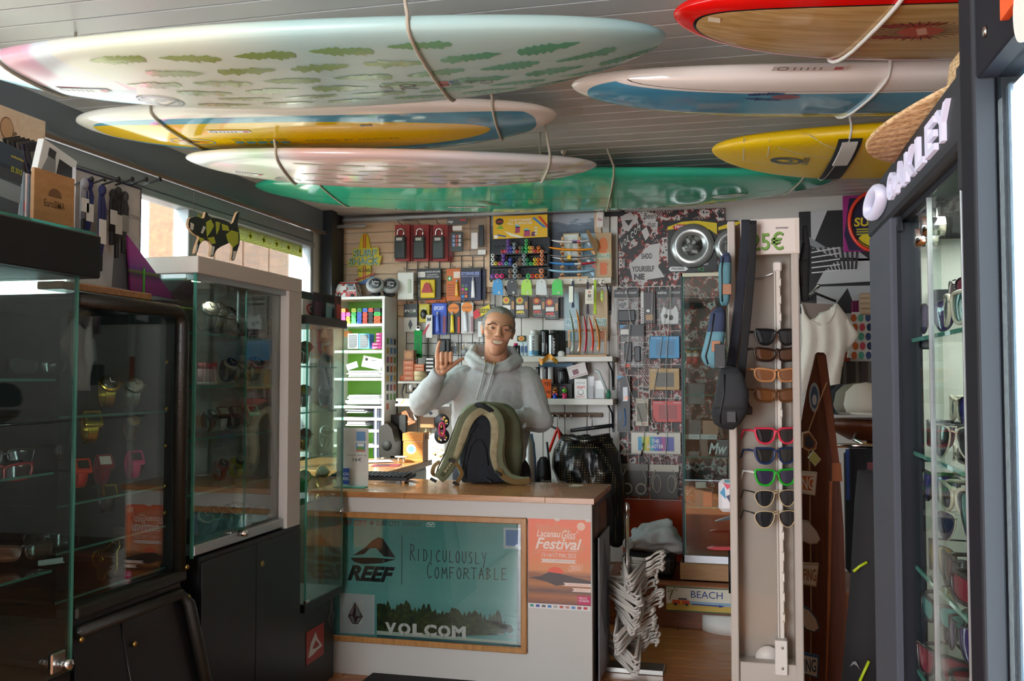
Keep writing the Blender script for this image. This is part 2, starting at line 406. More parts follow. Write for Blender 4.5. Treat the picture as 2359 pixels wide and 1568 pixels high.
a.add([(.65,-2.2,.03),(.65,.3,.03),(-1.0,.3,-.08),(-1.0,-2.2,-.08),(.65,-2.2,.05),(.65,.3,.05),(-1.0,.3,-.06),(-1.0,-2.2,-.06)],[(0,1,2,3),(7,6,5,4),(0,4,5,1),(1,5,6,2),(2,6,7,3),(3,7,4,0)],False)
part(g,'cloth',a,mat('awning_cloth','#e2d2b4',.8));part(g,'arm',MB().tube([(.6,.25,-.0),(-.95,.25,-.09)],.015),M('alu'))
g=thing('sign_board','pink framed notice board outside the third window','sign',(-2.9,4.35,.9))
part(g,'frame',MB().box(-.02,.02,-.36,.36,.0,.66).box(-.02,.03,-.36,.36,.62,.72,.01),flat('#f0609a',.4));part(g,'sheet',MB().box(.02,.024,-.31,.31,.1,.6),flat('#eeeeee'))
part(g,'leg',MB().box(-.015,.015,-.3,-.27,-.95,0),M('alu'));part(g,'leg',MB().box(-.015,.015,.27,.3,-.95,0),M('alu'))
t_=MB();text_on(t_,Fr((.025,-.3,.52),(0,1,0),(0,0,1)),'· HERE ·',.08,.0,.42,.05,.001);part(g,'lettering',t_,flat('#333333'))
pf=MB().m(M('riser_wood')).box(-.66,2.2,4.78,YB,0,.205);platform=struct('floor_platform',pf)
for k in range(3):struct('board',MB().m(M('riser_wood')).box(-.66+k*.955,.29+k*.955,4.756,4.782,.0,.205,.003),platform)
struct('nosing',MB().m(mat('riser_light','#9a5c38',.4)).box(-.67,2.2,4.745,4.82,.205,.222,.004),platform)
A,B,C_=onZ(882,1541,.012),onZ(1144,1564,.012),onZ(856,1568,.012)
e1=(B-A).normalized();e2=Vector((e1.y,-e1.x,0))if(C_-A).dot(Vector((e1.y,-e1.x,0)))>0 else Vector((-e1.y,e1.x,0))
mt=MB();P_=[A-e1*.02,A+e1*.9,A+e1*.9+e2*.6,A-e1*.02+e2*.6]
mt.prism([(p.x,p.y)for p in P_],.001,.014,'xy');g=thing('door_mat','black ribbed rubber mat on the wood floor before the counter','mat',(A.x,A.y,0))
part(g,'pile',mt,mat('mat_black','#121214',.8,build=lambda t,b:t.bump(t.noise(t.coord(),400,2),b,.6,.004)),world=True)
m2=MB();Q=[A+e1*.2+e2*.12,A+e1*.75+e2*.12,A+e1*.75+e2*.5,A+e1*.2+e2*.5]
m2.prism([(p.x,p.y)for p in Q],.014,.0155,'xy');part(g,'printed_panel',m2,flat('#2c2a24',.8),world=True)
# ================================================================ display cases along the left wall
XF=-1.6
def glass_box_edges(mb,x,y0,y1,z0,z1,w=.004):mb.box(x-w,x+.0005,y0,y0+.002,z0,z1)
g=thing('display_case','tall glass display case with a black canopy and a glowing lamp bar, nearest','display case',(-1.82,1.3,0))
P=lambda n,mb,m_,lab=None:part(g,n,mb,m_,lab,world=True)
P('base',MB().box(-2.06,-1.6,.5,2.0,0,.528,.004),M('black_laminate'))
P('canopy',MB().box(-2.08,-1.575,.5,2.05,1.506,1.616,.004),M('black_laminate'))
P('back_panel',MB().box(-2.07,-2.05,.5,2.0,.528,1.506),M('black_laminate'))
P('glass_front',MB().box(-1.606,-1.6,.5,1.992,.53,1.506),M('case_glass'))
P('glass_side',MB().box(-2.05,-1.607,1.994,2.0,.53,1.506),M('case_glass'))
P('glass_edge',MB().box(-1.6065,-1.5995,1.9925,2.0005,.53,1.506),M('glass_edge'))
for z in(1.25,1.02,.78):
 P('shelf',MB().box(-2.04,-1.64,.52,1.97,z-.006,z),M('case_glass'));P('shelf_edge',MB().box(-1.6405,-1.638,.52,1.97,z-.006,z),M('glass_edge'))
P('lamp_bar',MB().box(-1.66,-1.63,.6,1.62,1.49,1.503),mat('led_white','#f2f6ff',.4,emit=14))
P('spotlight',MB().lathe((-1.72,1.55,1.495),[(.001,.011),(.03,.011),(.034,.004),(.028,0),(.001,.0)],20),M('chrome'));P('spot_lens',MB().lathe((-1.72,1.55,1.494),[(.001,.001),(.02,.001),(.02,0),(.001,0)],16),M('led_white'))
lk=onX(135,1528,-1.598)
P('lock_plate',MB().box(-1.6,-1.592,lk.y-.03,lk.y+.02,lk.z-.02,lk.z+.03,.006),M('steel'));P('lock',MB().lathe((-1.592,lk.y+.0,lk.z),[(.001,0),(.013,0),(.013,.028),(.010,.03),(.001,.03)],16,'x'),M('chrome'))
q=MB().m(M('case_glass')).box(-2.08,-1.59,.5,2.04,1.617,1.624);q.m(M('glass_edge')).box(-1.5905,-1.586,.5,2.04,1.617,1.624).box(-2.08,-1.586,2.04,2.042,1.617,1.624)
solo('glass_sheet','green-edged glass sheet lying on the black canopy','glass sheet',q)
lamp('case_lamp','AREA',(-1.66,1.1,1.48),2.0,(.85,.92,1),target=(-1.75,1.1,.6),size=.03,size_y=1.0)
g=thing('padded_case','black leather-framed watch cabinet between the canopy case and white cabinet','display case',(-1.82,2.25,0))
def bar(pts,r):return MB().tube(pts,r,12)
ZT,ZB=1.452,.672
P('frame',bar([(-1.615,2.01,ZT)]+[(-1.615,2.43+.045*math.sin(a),ZT-.045+.045*math.cos(a))for a in[i*PI/12 for i in range(7)]]+[(-1.615,2.475,ZB)],.019),M('leatherette'))
P('frame_sill',MB().box(-1.66,-1.595,2.01,2.49,ZB-.025,ZB+.008,.006),M('leatherette'))
P('top',MB().box(-2.06,-1.62,2.01,2.49,ZT-.01,ZT+.016,.01),M('leatherette'))
P('back_panel',MB().box(-2.06,-2.04,2.01,2.49,.3,ZT),M('black_laminate'));P('side_panel',MB().box(-2.04,-1.64,2.472,2.49,.3,ZT),M('black_laminate'))
P('glass_door',MB().box(-1.628,-1.622,2.01,2.26,ZB+.01,ZT-.02),M('case_glass'));P('glass_door',MB().box(-1.638,-1.632,2.25,2.46,ZB+.01,ZT-.02),M('case_glass'))
for z in(1.155,.93,.812,.69):
 P('shelf',MB().box(-2.03,-1.66,2.01,2.47,z-.006,z),M('case_glass')if z>.7 else M('black_gloss'));P('shelf_edge',MB().box(-1.6605,-1.658,2.01,2.47,z-.006,z),M('glass_edge'))
for zz in(1.3,1.16,1.05,.93,.85):P('bracket',MB().lathe((-1.66,2.46,zz),[(.001,0),(.006,0),(.006,.008),(.001,.008)],8,'x'),M('brass'))
b=MB()
b.add([(-1.62,2.012,.648),(-1.62,2.485,.648),(-1.50,2.56,0),(-1.50,2.012,0),(-2.05,2.012,.648),(-2.05,2.485,.648),(-2.05,2.56,0),(-2.05,2.012,0)],[(0,1,2,3),(4,7,6,5),(0,4,5,1),(1,5,6,2),(2,6,7,3),(3,7,4,0)],False)
P('base',b,M('black_laminate'))
P('base_bar',bar([(-1.61,2.03,.612),(-1.61,2.47,.612),(-1.59,2.492,.58),(-1.5,2.555,.06)],.018),M('leatherette'))
P('door_gap',bar([(-1.611,2.2,.6),(-1.497,2.22,.02)],.003),M('black_gloss'))
for y,z in((2.235,.53),(2.485,.6),(2.475,.69),(2.02,.6)):
 P('stud',MB().lathe((-1.592 if z<.55 else-1.59,y,z),[(.001,0),(.009,0),(.006,.006),(.001,.007)],12,'x'),M('brass'))
g=thing('white_cabinet','white framed glass watch cabinet on a black base','display case',(-1.82,2.88,0))
P('top',MB().box(-2.06,XF,2.53,3.235,1.577,1.629,.002),M('white_laminate'))
P('stile',MB().box(-1.66,XF,3.13,3.235,.70,1.577,.002),M('white_laminate'));P('side_panel',MB().box(-2.06,-1.66,3.205,3.235,.70,1.577),M('white_laminate'))
P('back_panel',MB().box(-2.07,-2.05,2.53,3.21,.7,1.577),mat('cab_back','#a39c93',.5))
P('back_strip',MB().box(-2.05,-2.04,2.75,2.93,.72,1.55),flat('#2a2724'))
P('glass_side',MB().box(-2.05,-1.62,2.54,2.546,.70,1.577),M('case_glass'));P('glass_edge',MB().box(-1.621,-1.612,2.5395,2.5465,.70,1.577),M('glass_edge'))
P('glass_door',MB().box(-1.624,-1.618,2.55,2.86,.735,1.56),M('case_glass'));P('glass_door',MB().box(-1.640,-1.634,2.83,3.13,.735,1.56),M('case_glass'));P('door_edge',MB().box(-1.624,-1.618,2.858,2.8605,.735,1.56),M('glass_edge'))
P('track',MB().box(-1.65,-1.612,2.55,3.13,.705,.738,.003),M('alu'));P('top_track',MB().box(-1.65,-1.612,2.55,3.13,1.558,1.577),M('alu'))
P('lock',MB().lathe((-1.612,2.81,.735),[(.001,0),(.010,0),(.010,.03),(.001,.032)],14,'x'),M('chrome'))
for z in(1.396,1.228,1.06,.888):
 P('shelf',MB().box(-2.03,-1.66,2.56,3.12,z-.006,z),M('case_glass'));P('shelf_edge',MB().box(-1.6605,-1.657,2.56,3.12,z-.006,z),M('glass_edge'))
P('floor_panel',MB().box(-2.05,-1.66,2.55,3.2,.70,.712),M('black_gloss'))
P('spotlight',MB().lathe((-1.72,2.72,1.571),[(.001,.005),(.02,.005),(.02,0),(.001,0)],18),mat('led_warm','#fff0d0',.4,emit=12))
P('base',MB().box(-2.06,-1.6,2.56,3.235,0,.70),M('black_laminate'))
P('base_door',MB().box(-1.6,-1.594,2.565,2.898,.03,.685,.001),M('black_laminate'));d2=P('base_door',MB().box(-1.6,-1.594,2.902,3.232,.03,.685,.001),M('black_laminate'))
part(d2,'keyhole',MB().lathe((-1.594,2.94,.61),[(.001,0),(.011,0),(.009,.003),(.001,.003)],14,'x'),M('brass'),world=True)
lamp('cabinet_lamp','SPOT',(-1.72,2.72,1.56),.8,(1,.88,.7),target=(-1.74,2.74,0),spot=120,size=.015)
g=thing('glass_tower','narrow frameless glass tower case beside the counter','display case',(-1.78,3.46,0))
P('base',MB().box(-1.96,-1.65,3.30,3.66,0,.37),M('black_laminate'));P('tray',MB().box(-1.95,-1.603,3.29,3.63,.352,.384,.003),M('black_laminate'))
P('floor_panel',MB().box(-1.94,-1.61,3.295,3.625,.384,.388),flat('#8d8f90',.3))
P('cap',MB().box(-1.96,-1.598,3.27,3.66,1.462,1.497,.003),M('black_laminate'))
P('back_panel',MB().box(-1.955,-1.945,3.29,3.63,.388,1.462),mat('tower_back','#dcc544',.5))
P('glass_front',MB().box(-1.606,-1.6,3.29,3.63,.386,1.462),M('case_glass'));P('glass_side',MB().box(-1.945,-1.607,3.29,3.296,.386,1.462),M('case_glass'));P('glass_side',MB().box(-1.945,-1.607,3.624,3.63,.386,1.462),M('case_glass'))
P('glass_edge',MB().box(-1.607,-1.5995,3.2895,3.293,.386,1.462),M('glass_edge'));P('glass_edge',MB().box(-1.607,-1.5995,3.627,3.6305,.386,1.462),M('glass_edge'))
for z in(1.30,1.12,.94,.768):
 P('shelf',MB().box(-1.93,-1.63,3.30,3.62,z-.006,z),M('case_glass'));P('shelf_edge',MB().box(-1.6305,-1.627,3.30,3.62,z-.006,z),M('glass_edge'));P('shelf_edge',MB().box(-1.93,-1.63,3.2975,3.30,z-.006,z),M('glass_edge'))
P('hinge',MB().lathe((-1.598,3.6,.70),[(.001,0),(.012,0),(.012,.01),(.001,.012)],12,'x'),M('chrome'));P('lock',MB().box(-1.606,-1.592,3.28,3.31,.39,.405,.003),M('chrome'))
for y,w in((3.36,.07),(3.54,.08)):
 o=solo('foam_board','tall pale yellow rounded board standing inside the glass tower, '+('nearer the door stile' if y>3.5 else 'behind the white stile'),'board',MB().prism([(y-w/2+.012+p[0],p[1])for p in ell(0,.70,w/2-.012,.02,8,0,PI)][::1]+[(y-w/2,.41),(y-w/2+.012,.392),(y+w/2-.012,.392),(y+w/2,.41)],-1.80,-1.772,'yz')if False else MB().box(-1.80,-1.772,y-w/2,y+w/2,.389,.755,.012),material=flat('#e3cf5a',.5))
part(g,'sticker',MB().box(-1.6495,-1.648,3.40,3.56,.12,.25),flat('#b02a26',.4),world=True)
lg=MB();fr=Fr((-1.6478,3.40,.12),(0,.16,0),(0,0,.13))
shape(lg,fr,[(.08,.2),(.25,.62),(.5,.85),(.62,.62),(.9,.3),(.6,.27),(.3,.2)]);lg2=MB();part(g,'emblem',lg,flat('#e9e2dc',.5),world=True)
shape(lg2,fr,[(.32,.4),(.5,.6),(.62,.5),(.72,.38),(.5,.36)],.001,.002);part(g,'emblem_peak',lg2,flat('#b02a26',.4),world=True)
st=MB();fr=Fr((-1.649,3.585,.2),(0,.09,0),(0,0,.16))
for pts in([(.5,1),(.32,.55),(.5,.2)],[(.5,1),(.68,.55),(.5,.2)],[(.3,.5),(.05,.35),(.45,.0)],[(.7,.5),(.95,.35),(.55,.0)]):shape(st,fr,pts,.0,.001)
part(g,'stone_emblem',st,flat('#3a3a3c',.3),world=True)
# ================================================================ surfboards slung under the ceiling
def along(p,d,z,u):
 lo,hi=-2.,2.
 for _ in range(50):
  m=(lo+hi)/2;q=p+d*m
  if proj((q.x,q.y,z))[0]<u:lo=m
  else:hi=m
 return p+d*lo
class Board:
 def __init__(s,name,label,ends,mid,z,th,material,pw=2.2,pn=2.2,q=.55,rocker=.05,cat='surfboard',group=None):
  zt=z+rocker*.8+th*.5
  a=onZ(*ends[0],zt);b=onZ(*ends[1],zt);a.z=b.z=0;d=(b-a).normalized();nrm=Vector((-d.y,d.x,0))
  en=onZ(mid[0],mid[1],z+th*.62);ef=onZ(mid[0],mid[2],z+th*.42)
  dn,df=(en-a).dot(nrm),(ef-a).dot(nrm);W=(df-dn)*1.0;sh=nrm*((df+dn)/2);a=a+sh;b=b+sh
  a,b=[along(p,d,zt,e[0])for p,e in((a,ends[0]),(b,ends[1]))]
  s.L=(b-a).length;s.W=W;s.th=th;s.q=q;s.pw=pw;s.pn=pn;s.rk=rocker
  c=(a+b)/2;s.o=thing(name,label,cat,(c.x,c.y,z),math.atan2(b.y-a.y,b.x-a.x),group)
  s.mx=Matrix.Translation((c.x,c.y,z))@Matrix.Rotation(s.o.rotation_euler.z,4,'Z')
  m=MB().m(material,True);n,k=64,36;rings=[]
  for i in range(n+1):
   t=-math.cos(PI*i/n);h=s.hw(t);ht=s.hth(t);zc=s.zc(t)+s.th/2;r=[]
   for j in range(k):
    an=2*PI*j/k;cc,ss=math.cos(an),math.sin(an)
    r.append((t*s.L/2,h*math.copysign(abs(cc)**.8,cc),zc+ht*math.copysign(abs(ss)**.62,ss)))
   rings.append(r)
  m.rings(rings,True,True)
  s.hull=part(s.o,'hull',m)
 def hw(s,t):
  p=s.pn if t>0 else s.pw
  return max(.0015,s.W/2*max(0.,1-abs(t)**p)**s.q)
 def hth(s,t):return max(.0015,s.th/2*max(0.,1-abs(t)**4)**.5)
 def zc(s,t):return s.rk*abs(t)**2.6
 def under(s,x,y,e=.0012):
  t=max(-.999,min(.999,2*x/s.L));h=s.hw(t);c=min(.999,abs(y)/h)
  cc=c**(1/.8);ss=max(0.,1-cc*cc)**.5
  return Vector((x,y,s.zc(t)+s.th/2-s.hth(t)*ss**.62-e))
 def decal(s,name,pieces,material,e=.0014,label=None):
  bm=bmesh.new()
  for vs,fs in pieces:
   V=[bm.verts.new((x,y,0))for x,y in vs]
   for f in fs:
    try:bm.faces.new([V[i]for i in f])
    except ValueError:pass
  bmesh.ops.triangulate(bm,faces=bm.faces[:])
  for _ in range(3):
   ed=[q for q in bm.edges if q.calc_length()>.05]
   if ed:bmesh.ops.subdivide_edges(bm,edges=ed,cuts=1);bmesh.ops.triangulate(bm,faces=bm.faces[:])
  for v in bm.verts:v.co=s.under(v.co.x,v.co.y,e)
  me=bpy.data.meshes.new(name);bm.to_mesh(me);bm.free();me.materials.append(material)
  return tag(obj(name,me,s.o),label)
 def text(s,name,txt,x,y,w,h,material,ang=0.,bold=0.,shear=0.,e=.0016):
  vs,fs=glyphs(txt,bold,shear);ca,sa=math.cos(ang),math.sin(ang)
  P_=[]
  for a,b in vs:
   a=(a-.5)*w;b=-(b-.5)*h
   P_.append((x+a*ca-b*sa,y+a*sa+b*ca))
  return s.decal(name,[(P_,fs)],material,e)
 def rope(s,t,material=None,r=.0045,zc=None,lean=.03,dx2=0.,name='rope',label=None,up=True):
  x=t*s.L/2;h=s.hw(t)+r;ht=s.th/2;zt=ZC-s.mx.translation.z
  pts=[(x-lean,-h-.01,zt),(x,-h-.0,s.zc(t)+ht*1.4)]
  for i in range(13):
   an=-PI+PI*i/12;cc,ss=math.cos(an),math.sin(an)
   pts.append((x+dx2*(i/12),(h)*math.copysign(abs(cc)**.8,cc),s.zc(t)+ht+(s.hth(t)+r)*math.copysign(abs(ss)**.62,ss)))
  pts+=[(x+dx2,h+.0,s.zc(t)+ht*1.4),(x+dx2,h+.02,zt)]
  q=MB().m(material or M('rope'),True).tube([s.mx@Vector(p)for p in pts],r,8)
  c=s.mx@Vector((x,0,0))
  return c,q
ROPES=0
def hang(B,t,label,**k):
 c,q=B.rope(t,**k)
 solo('hanging_rope',label,'rope',q,(c.x,c.y,ZC),world=True,group='cords holding the boards')
def endsZ(ul,vl,ur,vr,z):return onZ(ul,vl,z),onZ(ur,vr,z)
def ellcoord(t,cx,rx,ry,p=2.0):
 x,y,z=t.sep(t.coord())[:3]
 a=t.math('POWER',t.math('ABSOLUTE',t.math('DIVIDE',t.math('SUBTRACT',x,cx),rx)),p);b=t.math('POWER',t.math('ABSOLUTE',t.math('DIVIDE',y,ry)),p)
 return t.math('ADD',a,b)
DK=flat('#3d4250',.3)
def feather(x,y,L,w,seed,flip=1):
 r=random.Random(seed);n=9;top=[];bot=[]
 for i in range(n+1):
  u=i/n;h=w*(math.sin(PI*u**.8)**.7)*(.6+.6*r.random())
  top.append((u,h));bot.append((u,-h*.8))
  if i<n:top.append((u+.6/n,h*.55));bot.append((u+.6/n,-h*.5))
 pts=[(-.12,0)]+top+[(1.02,.0)]+bot[::-1]
 k=r.uniform(-.12,.12)
 P_=[(x+flip*(u-.5)*L,y+h+k*(u-.5)*L)for u,h in pts]
 n=len(P_)
 c=len(P_);P_.append((x,y))
 return P_,[(i,(i+1)%n,c)for i in range(n)]
mat('board_feather','#f1efe8',.28,spec=.35,build=lambda t,b:(lambda x,y:t.mix(t.ramp(t.math('ADD',t.math('MULTIPLY',x,.5),.5),[(.86,'#000000'),(.97,'#ffffff')]),t.mix(t.math('LESS_THAN',t.math('SUBTRACT',x,t.math('MULTIPLY',t.math('ABSOLUTE',y),-.5)),-.47),t.ramp(t.math('MULTIPLY',t.math('ADD',x,.9),1.0),[(.0,'#ede8df'),(.30,'#ece8df'),(.5,'#e3ead2'),(.75,'#dfe9d8'),(.98,'#b5d9d8')]),t.mix(t.math('MULTIPLY',t.math('GREATER_THAN',y,-.02),.75),t.ramp(t.math('FRACT',t.math('MULTIPLY',x,4.5)),[(0,'#6fb4cc'),(.42,'#6fb4cc'),(.47,'#b4bcc4'),(1,'#9ca6b0')]),t.ramp(t.math('FRACT',t.math('MULTIPLY',x,4.0)),[(0,'#f2a4bc'),(.4,'#f4b0c4'),(.5,'#f4eef0'),(1,'#f4eef0')]))),'#93c9d4'))(t.sep(t.coord())[0],t.math('MULTIPLY',t.sep(t.coord())[1],-1)))
B1=Board('longboard','white board with pale green feather print and pink and blue nose blocks',((-48,212),(1534,139)),(750,45,241),2.02,.075,M('board_feather'),2.0,2.1,.58,.04,group='boards slung under the ceiling')
FE=mat('feather_green','#bccb84',.25,coat=.3,build=lambda t,b:t.mix(t.ramp(t.math('ADD',t.sep(t.coord())[0],.5),[(.3,'#000000'),(1.0,'#ffffff')]),'#96a548','#63ad8c'))
ps=[]
for i in range(9):
 for j,y in enumerate((-.20,-.11,-.025,.05,.115,.17)):
  x=-.40+i*.19+(.095 if j%2 else 0)
  t_=2*x/B1.L
  if abs(t_)<.93 and abs(y)<B1.hw(t_)*.86 and x>-.45-.5*abs(y)*0+(.25*(y+.1)if y>0 else 0):ps.append(feather(x,y,.165,.030 if y<.06 else.018,i*7+j,1 if j%2 else-1))
B1.decal('feather_print',ps,FE)
k=B1.L
B1.text('lettering',"70",.26*k/1.85,.07,.05,.05,DK,-PI/2,.02);B1.text('lettering','PLUS',.20*k/1.85,.075,.06,.03,DK,-PI/2,.01)
pt=[]
for i,(dx,dy,c)in enumerate(((0,0,'#c0606a'),(0,.022,'#a04a52'),(.03,0,'#3b4a8c'),(.03,.022,'#4a7a5a'))):B1.decal('flag_print',[([(.345+dx,.045+dy),(.37+dx,.045+dy),(.37+dx,.062+dy),(.345+dx,.062+dy)],[(0,1,2,3)])],flat(c,.3))
def ringp(x,y,r,w,n=24,ry=None):
 P_=[];ry=ry or r
 for i in range(n):an=2*PI*i/n;P_+=[(x+r*math.cos(an),y+ry*math.sin(an)),(x+(r-w)*math.cos(an),y+(ry-w)*math.sin(an))]
 return P_,[(2*i,2*((i+1)%n),2*((i+1)%n)+1,2*i+1)for i in range(n)]
def linep(p,q,w):
 a,b=Vector(p),Vector(q);d=(b-a).normalized();m=Vector((-d.y,d.x))*w/2
 return[tuple(a-m),tuple(b-m),tuple(b+m),tuple(a+m)],[(0,1,2,3)]
def emblem(B,x,y,r,material=DK,ang=.3):
 t3=[(x+r*.95*math.cos(ang+PI/2+i*2*PI/3),y+r*.95*math.sin(ang+PI/2+i*2*PI/3))for i in range(3)]
 B.decal('emblem',[ringp(x,y,r,r*.09),ringp(x,y,r*.8,r*.05)]+[linep(t3[i],t3[(i+1)%3],r*.08)for i in range(3)]+[linep((x-r*.3,y),(x+r*.3,y-r*.1),r*.1)],material,.0018)
emblem(B1,-.47,.13,.065);emblem(B1,.47,.075,.018);emblem(B1,.43,.06,.015)
def price(B,x,y,L=.16,h=.035,ang=0.):
 ca,sa=math.cos(ang),math.sin(ang);T=lambda a,b:(x+a*ca-b*sa,y+a*sa+b*ca)
 q=B.decal('price_sticker',[([T(-L/2,-h/2),T(L/2,-h/2),T(L/2,h/2),T(-L/2,h/2)],[(0,1,2,3)])],flat('#f2f0f2',.4),.002)
 dd=[ringp(*T(-L*.36,0),h*.42,h*.1)]+[linep(T(-L*.2+L*.09*i,-h*.25),T(-L*.2+L*.09*i,h*.3),.004)for i in range(5)]
 B.decal('sticker_print',dd,flat('#44464c',.4),.0026);B.decal('sticker_print',[([T(L*.34,-h*.3),T(L*.46,-h*.3),T(L*.46,h*.3),T(L*.34,h*.3)],[(0,1,2,3)])],flat('#c84a52',.4),.0026)
price(B1,-.64,.03,.16,.03,-.05)
hang(B1,-.82,'grey cord round the pink and blue nose of the feather-print board');hang(B1,.37,'pale cord round the feather-print board beside its printed number')
mat('board_yellow','#f4f1ea',.08,spec=.4)
B2=Board('longboard','white-railed board with a glossy yellow oval inside pale blue',((184,312),(1283,290)),(735,228,347),2.10,.07,M('board_yellow'),2.2,2.2,.52,.03,group='boards slung under the ceiling')
def zone(t,cx,rx,ry,p=2.2):return t.math('LESS_THAN',ellcoord(t,cx,rx,ry,p),1)
B2.hull.data.materials[0]=mat('board_oval','#f4f1ea',.08,spec=.35,build=lambda t,b:t.mix(t.math('MULTIPLY',zone(t,.02,B2.L*.47,B2.W*.40,2.4),t.math('LESS_THAN',t.sep(t.coord())[2],.04)),'#f4f1ea',t.mix(zone(t,-B2.L*.055,B2.L*.42,B2.W*.31,2.0),'#5fa5c6','#f4c80a')))
price(B2,-.27,-.095,.15,.03)
Bd=[ringp(-.46,.05,.085,.006,24,.045)];B2.decal('ring_print',Bd,flat('#7a9ac8',.2));B2.decal('hand_print',[feather(-.46,.05,.12,.025,3)],flat('#e88a3a',.2))
B2.decal('figure_print',[feather(-.46,.05,.05,.02,5)],flat('#33302c',.2))
for i,w in enumerate(('HUNKY','CHONG','DROPOO')):B2.decal('letter_block',[([(-.30+q*.042,.0+i*.036),(-.268+q*.042,.003+i*.036),(-.27+q*.042,.026+i*.036),(-.302+q*.042,.029+i*.036)],[(0,1,2,3)])for q in range(5)],flat(('#c9a21a','#5aa0c0','#d8b52a')[i],.2))
B2.text('lettering','SIMMERY BY THUNDER',.13,.03,.34,.016,flat('#6f8f58',.2),.0,.0,.2)
B2.decal('cross_print',[linep((.20,-.142),(.24,-.132),.008),linep((.20,-.13),(.24,-.142),.008)],DK,.002)
hang(B2,-.55,'cord slung round the yellow end of the yellow and blue board');hang(B2,.76,'cord round the blue tip of the yellow and blue board')
mat('board_pink','#ece6e2',.18,coat=.3,build=lambda t,b:t.ramp(t.math('ADD',t.math('DIVIDE',t.sep(t.coord())[0],1.6),.5),[(0,'#f1efef'),(.13,'#eceeed'),(.2,'#cfe8cf'),(.25,'#e6e2e6'),(.3,'#ecc5c2'),(.5,'#eecfc9'),(.62,'#e6dadb'),(.85,'#dcdcd8'),(1,'#c9cbca')]))
B3=Board('shortboard','smaller pale pink and green feather-print board behind the yellow one',((428,393),(1375,408)),(880,345,427),2.02,.065,M('board_pink'),2.2,1.9,.6,.03,group='boards slung under the ceiling')
ps=[]
for i in range(8):
 for j,y in enumerate((-.17,-.10,-.03,.04,.10)):
  x=-.30+i*.15+(.07 if j%2 else 0);t_=2*x/B3.L
  if abs(t_)<.92 and abs(y)<B3.hw(t_)*.85:ps.append(feather(x,y,.12,.014,90+i*7+j,1 if j%2 else-1))
B3.decal('feather_print',ps,flat('#c3c3a2',.25))
B3.text('lettering','69',.23,.085,.06,.035,DK,-PI/2,.02);emblem(B3,-.42,.10,.05);price(B3,-.56,.04,.11,.025)
for i,c in enumerate(('#c0606a','#3b4a8c')):B3.decal('flag_print',[([(.30+i*.03,.08),(.325+i*.03,.08),(.325+i*.03,.10),(.30+i*.03,.10)],[(0,1,2,3)])],flat(c,.3))
emblem(B3,.40,.08,.014)
hang(B3,-.52,'cord round the pale end of the small feather-print board');hang(B3,.74,'cord round the grey tip of the small feather-print board')
mat('board_teal','#3cc8a4',.10,spec=.4)
B4=Board('longboard','long glossy teal board hanging furthest back under the ceiling',((590,474),(1923,458)),(1250,388,484),2.13,.075,M('board_teal'),2.4,2.0,.56,.04,group='boards slung under the ceiling')
B4.decal('stringer',[linep((-1.15,.0),(1.15,.0),.004)],flat('#2f8a72',.2));price(B4,-.38,.19,.2,.028)
B4.decal('label_print',[linep((-.30,.03),(-.22,.14),.05)],flat('#5aa582',.2));B4.decal('label_bars',[linep((-.31+i*.018,.04),(-.24+i*.018,.13),.004)for i in range(3)],flat('#2e6b58',.2),.002)
B4.decal('fin_plug',[ringp(.93,.05,.09,.05,20,.05)],flat('#bfe8da',.15),.002)
hang(B4,-.72,'cord round the end of the teal board next to the windows');hang(B4,.24,'cord round the middle of the teal board');hang(B4,.86,'cord round the squared tip of the teal board',r=.004)
mat('board_bamboo','#d5221f',.1,spec=.4)
B5=Board('longboard','bamboo board with a thick red rail above the sign case',((1552,108),(3050,75)),(2150,-60,128),2.02,.08,M('board_bamboo'),2.4,2.6,.52,.03,group='boards slung under the ceiling')
B5.hull.data.materials[0]=mat('board_red_rail','#d5221f',.12,spec=.4,build=lambda t,b:t.mix(t.math('MULTIPLY',zone(t,0,B5.L/2-.045,B5.W/2-.045,2.3),t.math('LESS_THAN',t.sep(t.coord())[2],.05)),'#d5120f',t.mix(zone(t,0,B5.L/2-.052,B5.W/2-.05,2.3),'#221a18',t.ramp(t.noise(t.mapv(t.coord(),(1.2,30,30)),3,4),[(.3,'#b08c54'),(.6,'#c9a872'),(.8,'#d6b988')]))))
rd=flat('#9c3a28',.2)
ex=lambda u,v:B5.mx.inverted()@onZ(u,v,2.022)
c=ex(2120,70)
B5.decal('wing_print',[feather(c.x-.03,c.y-.035,.15,.016,11),feather(c.x-.03,c.y+.035,.15,.016,12)],rd);B5.decal('heart_print',[(ell(c.x,c.y,.05,.028,18),[tuple(range(18))])],flat('#b8503a',.2),.0018)
B5.decal('ray_print',[linep((c.x+.05*math.cos(an),c.y+.03*math.sin(an)),(c.x+.095*math.cos(an),c.y+.055*math.sin(an)),.0022)for an in[i*PI/14 for i in range(28)]],flat('#5a2018',.2),.0016);B5.decal('banner_print',[linep((c.x-.005,c.y-.018),(c.x+.012,c.y+.018),.02)],flat('#e0a890',.2),.002)
c=ex(1645,80);B5.decal('label_print',[([(c.x-.014,c.y-.01),(c.x+.012,c.y-.014),(c.x+.016,c.y+.01),(c.x-.012,c.y+.012)],[(0,1,2,3)])],flat('#e6dcc4',.3))
hang(B5,-.36,'white cord round the red-railed bamboo board',material=flat('#d8d6d0',.7),r=.005,dx2=-.05)
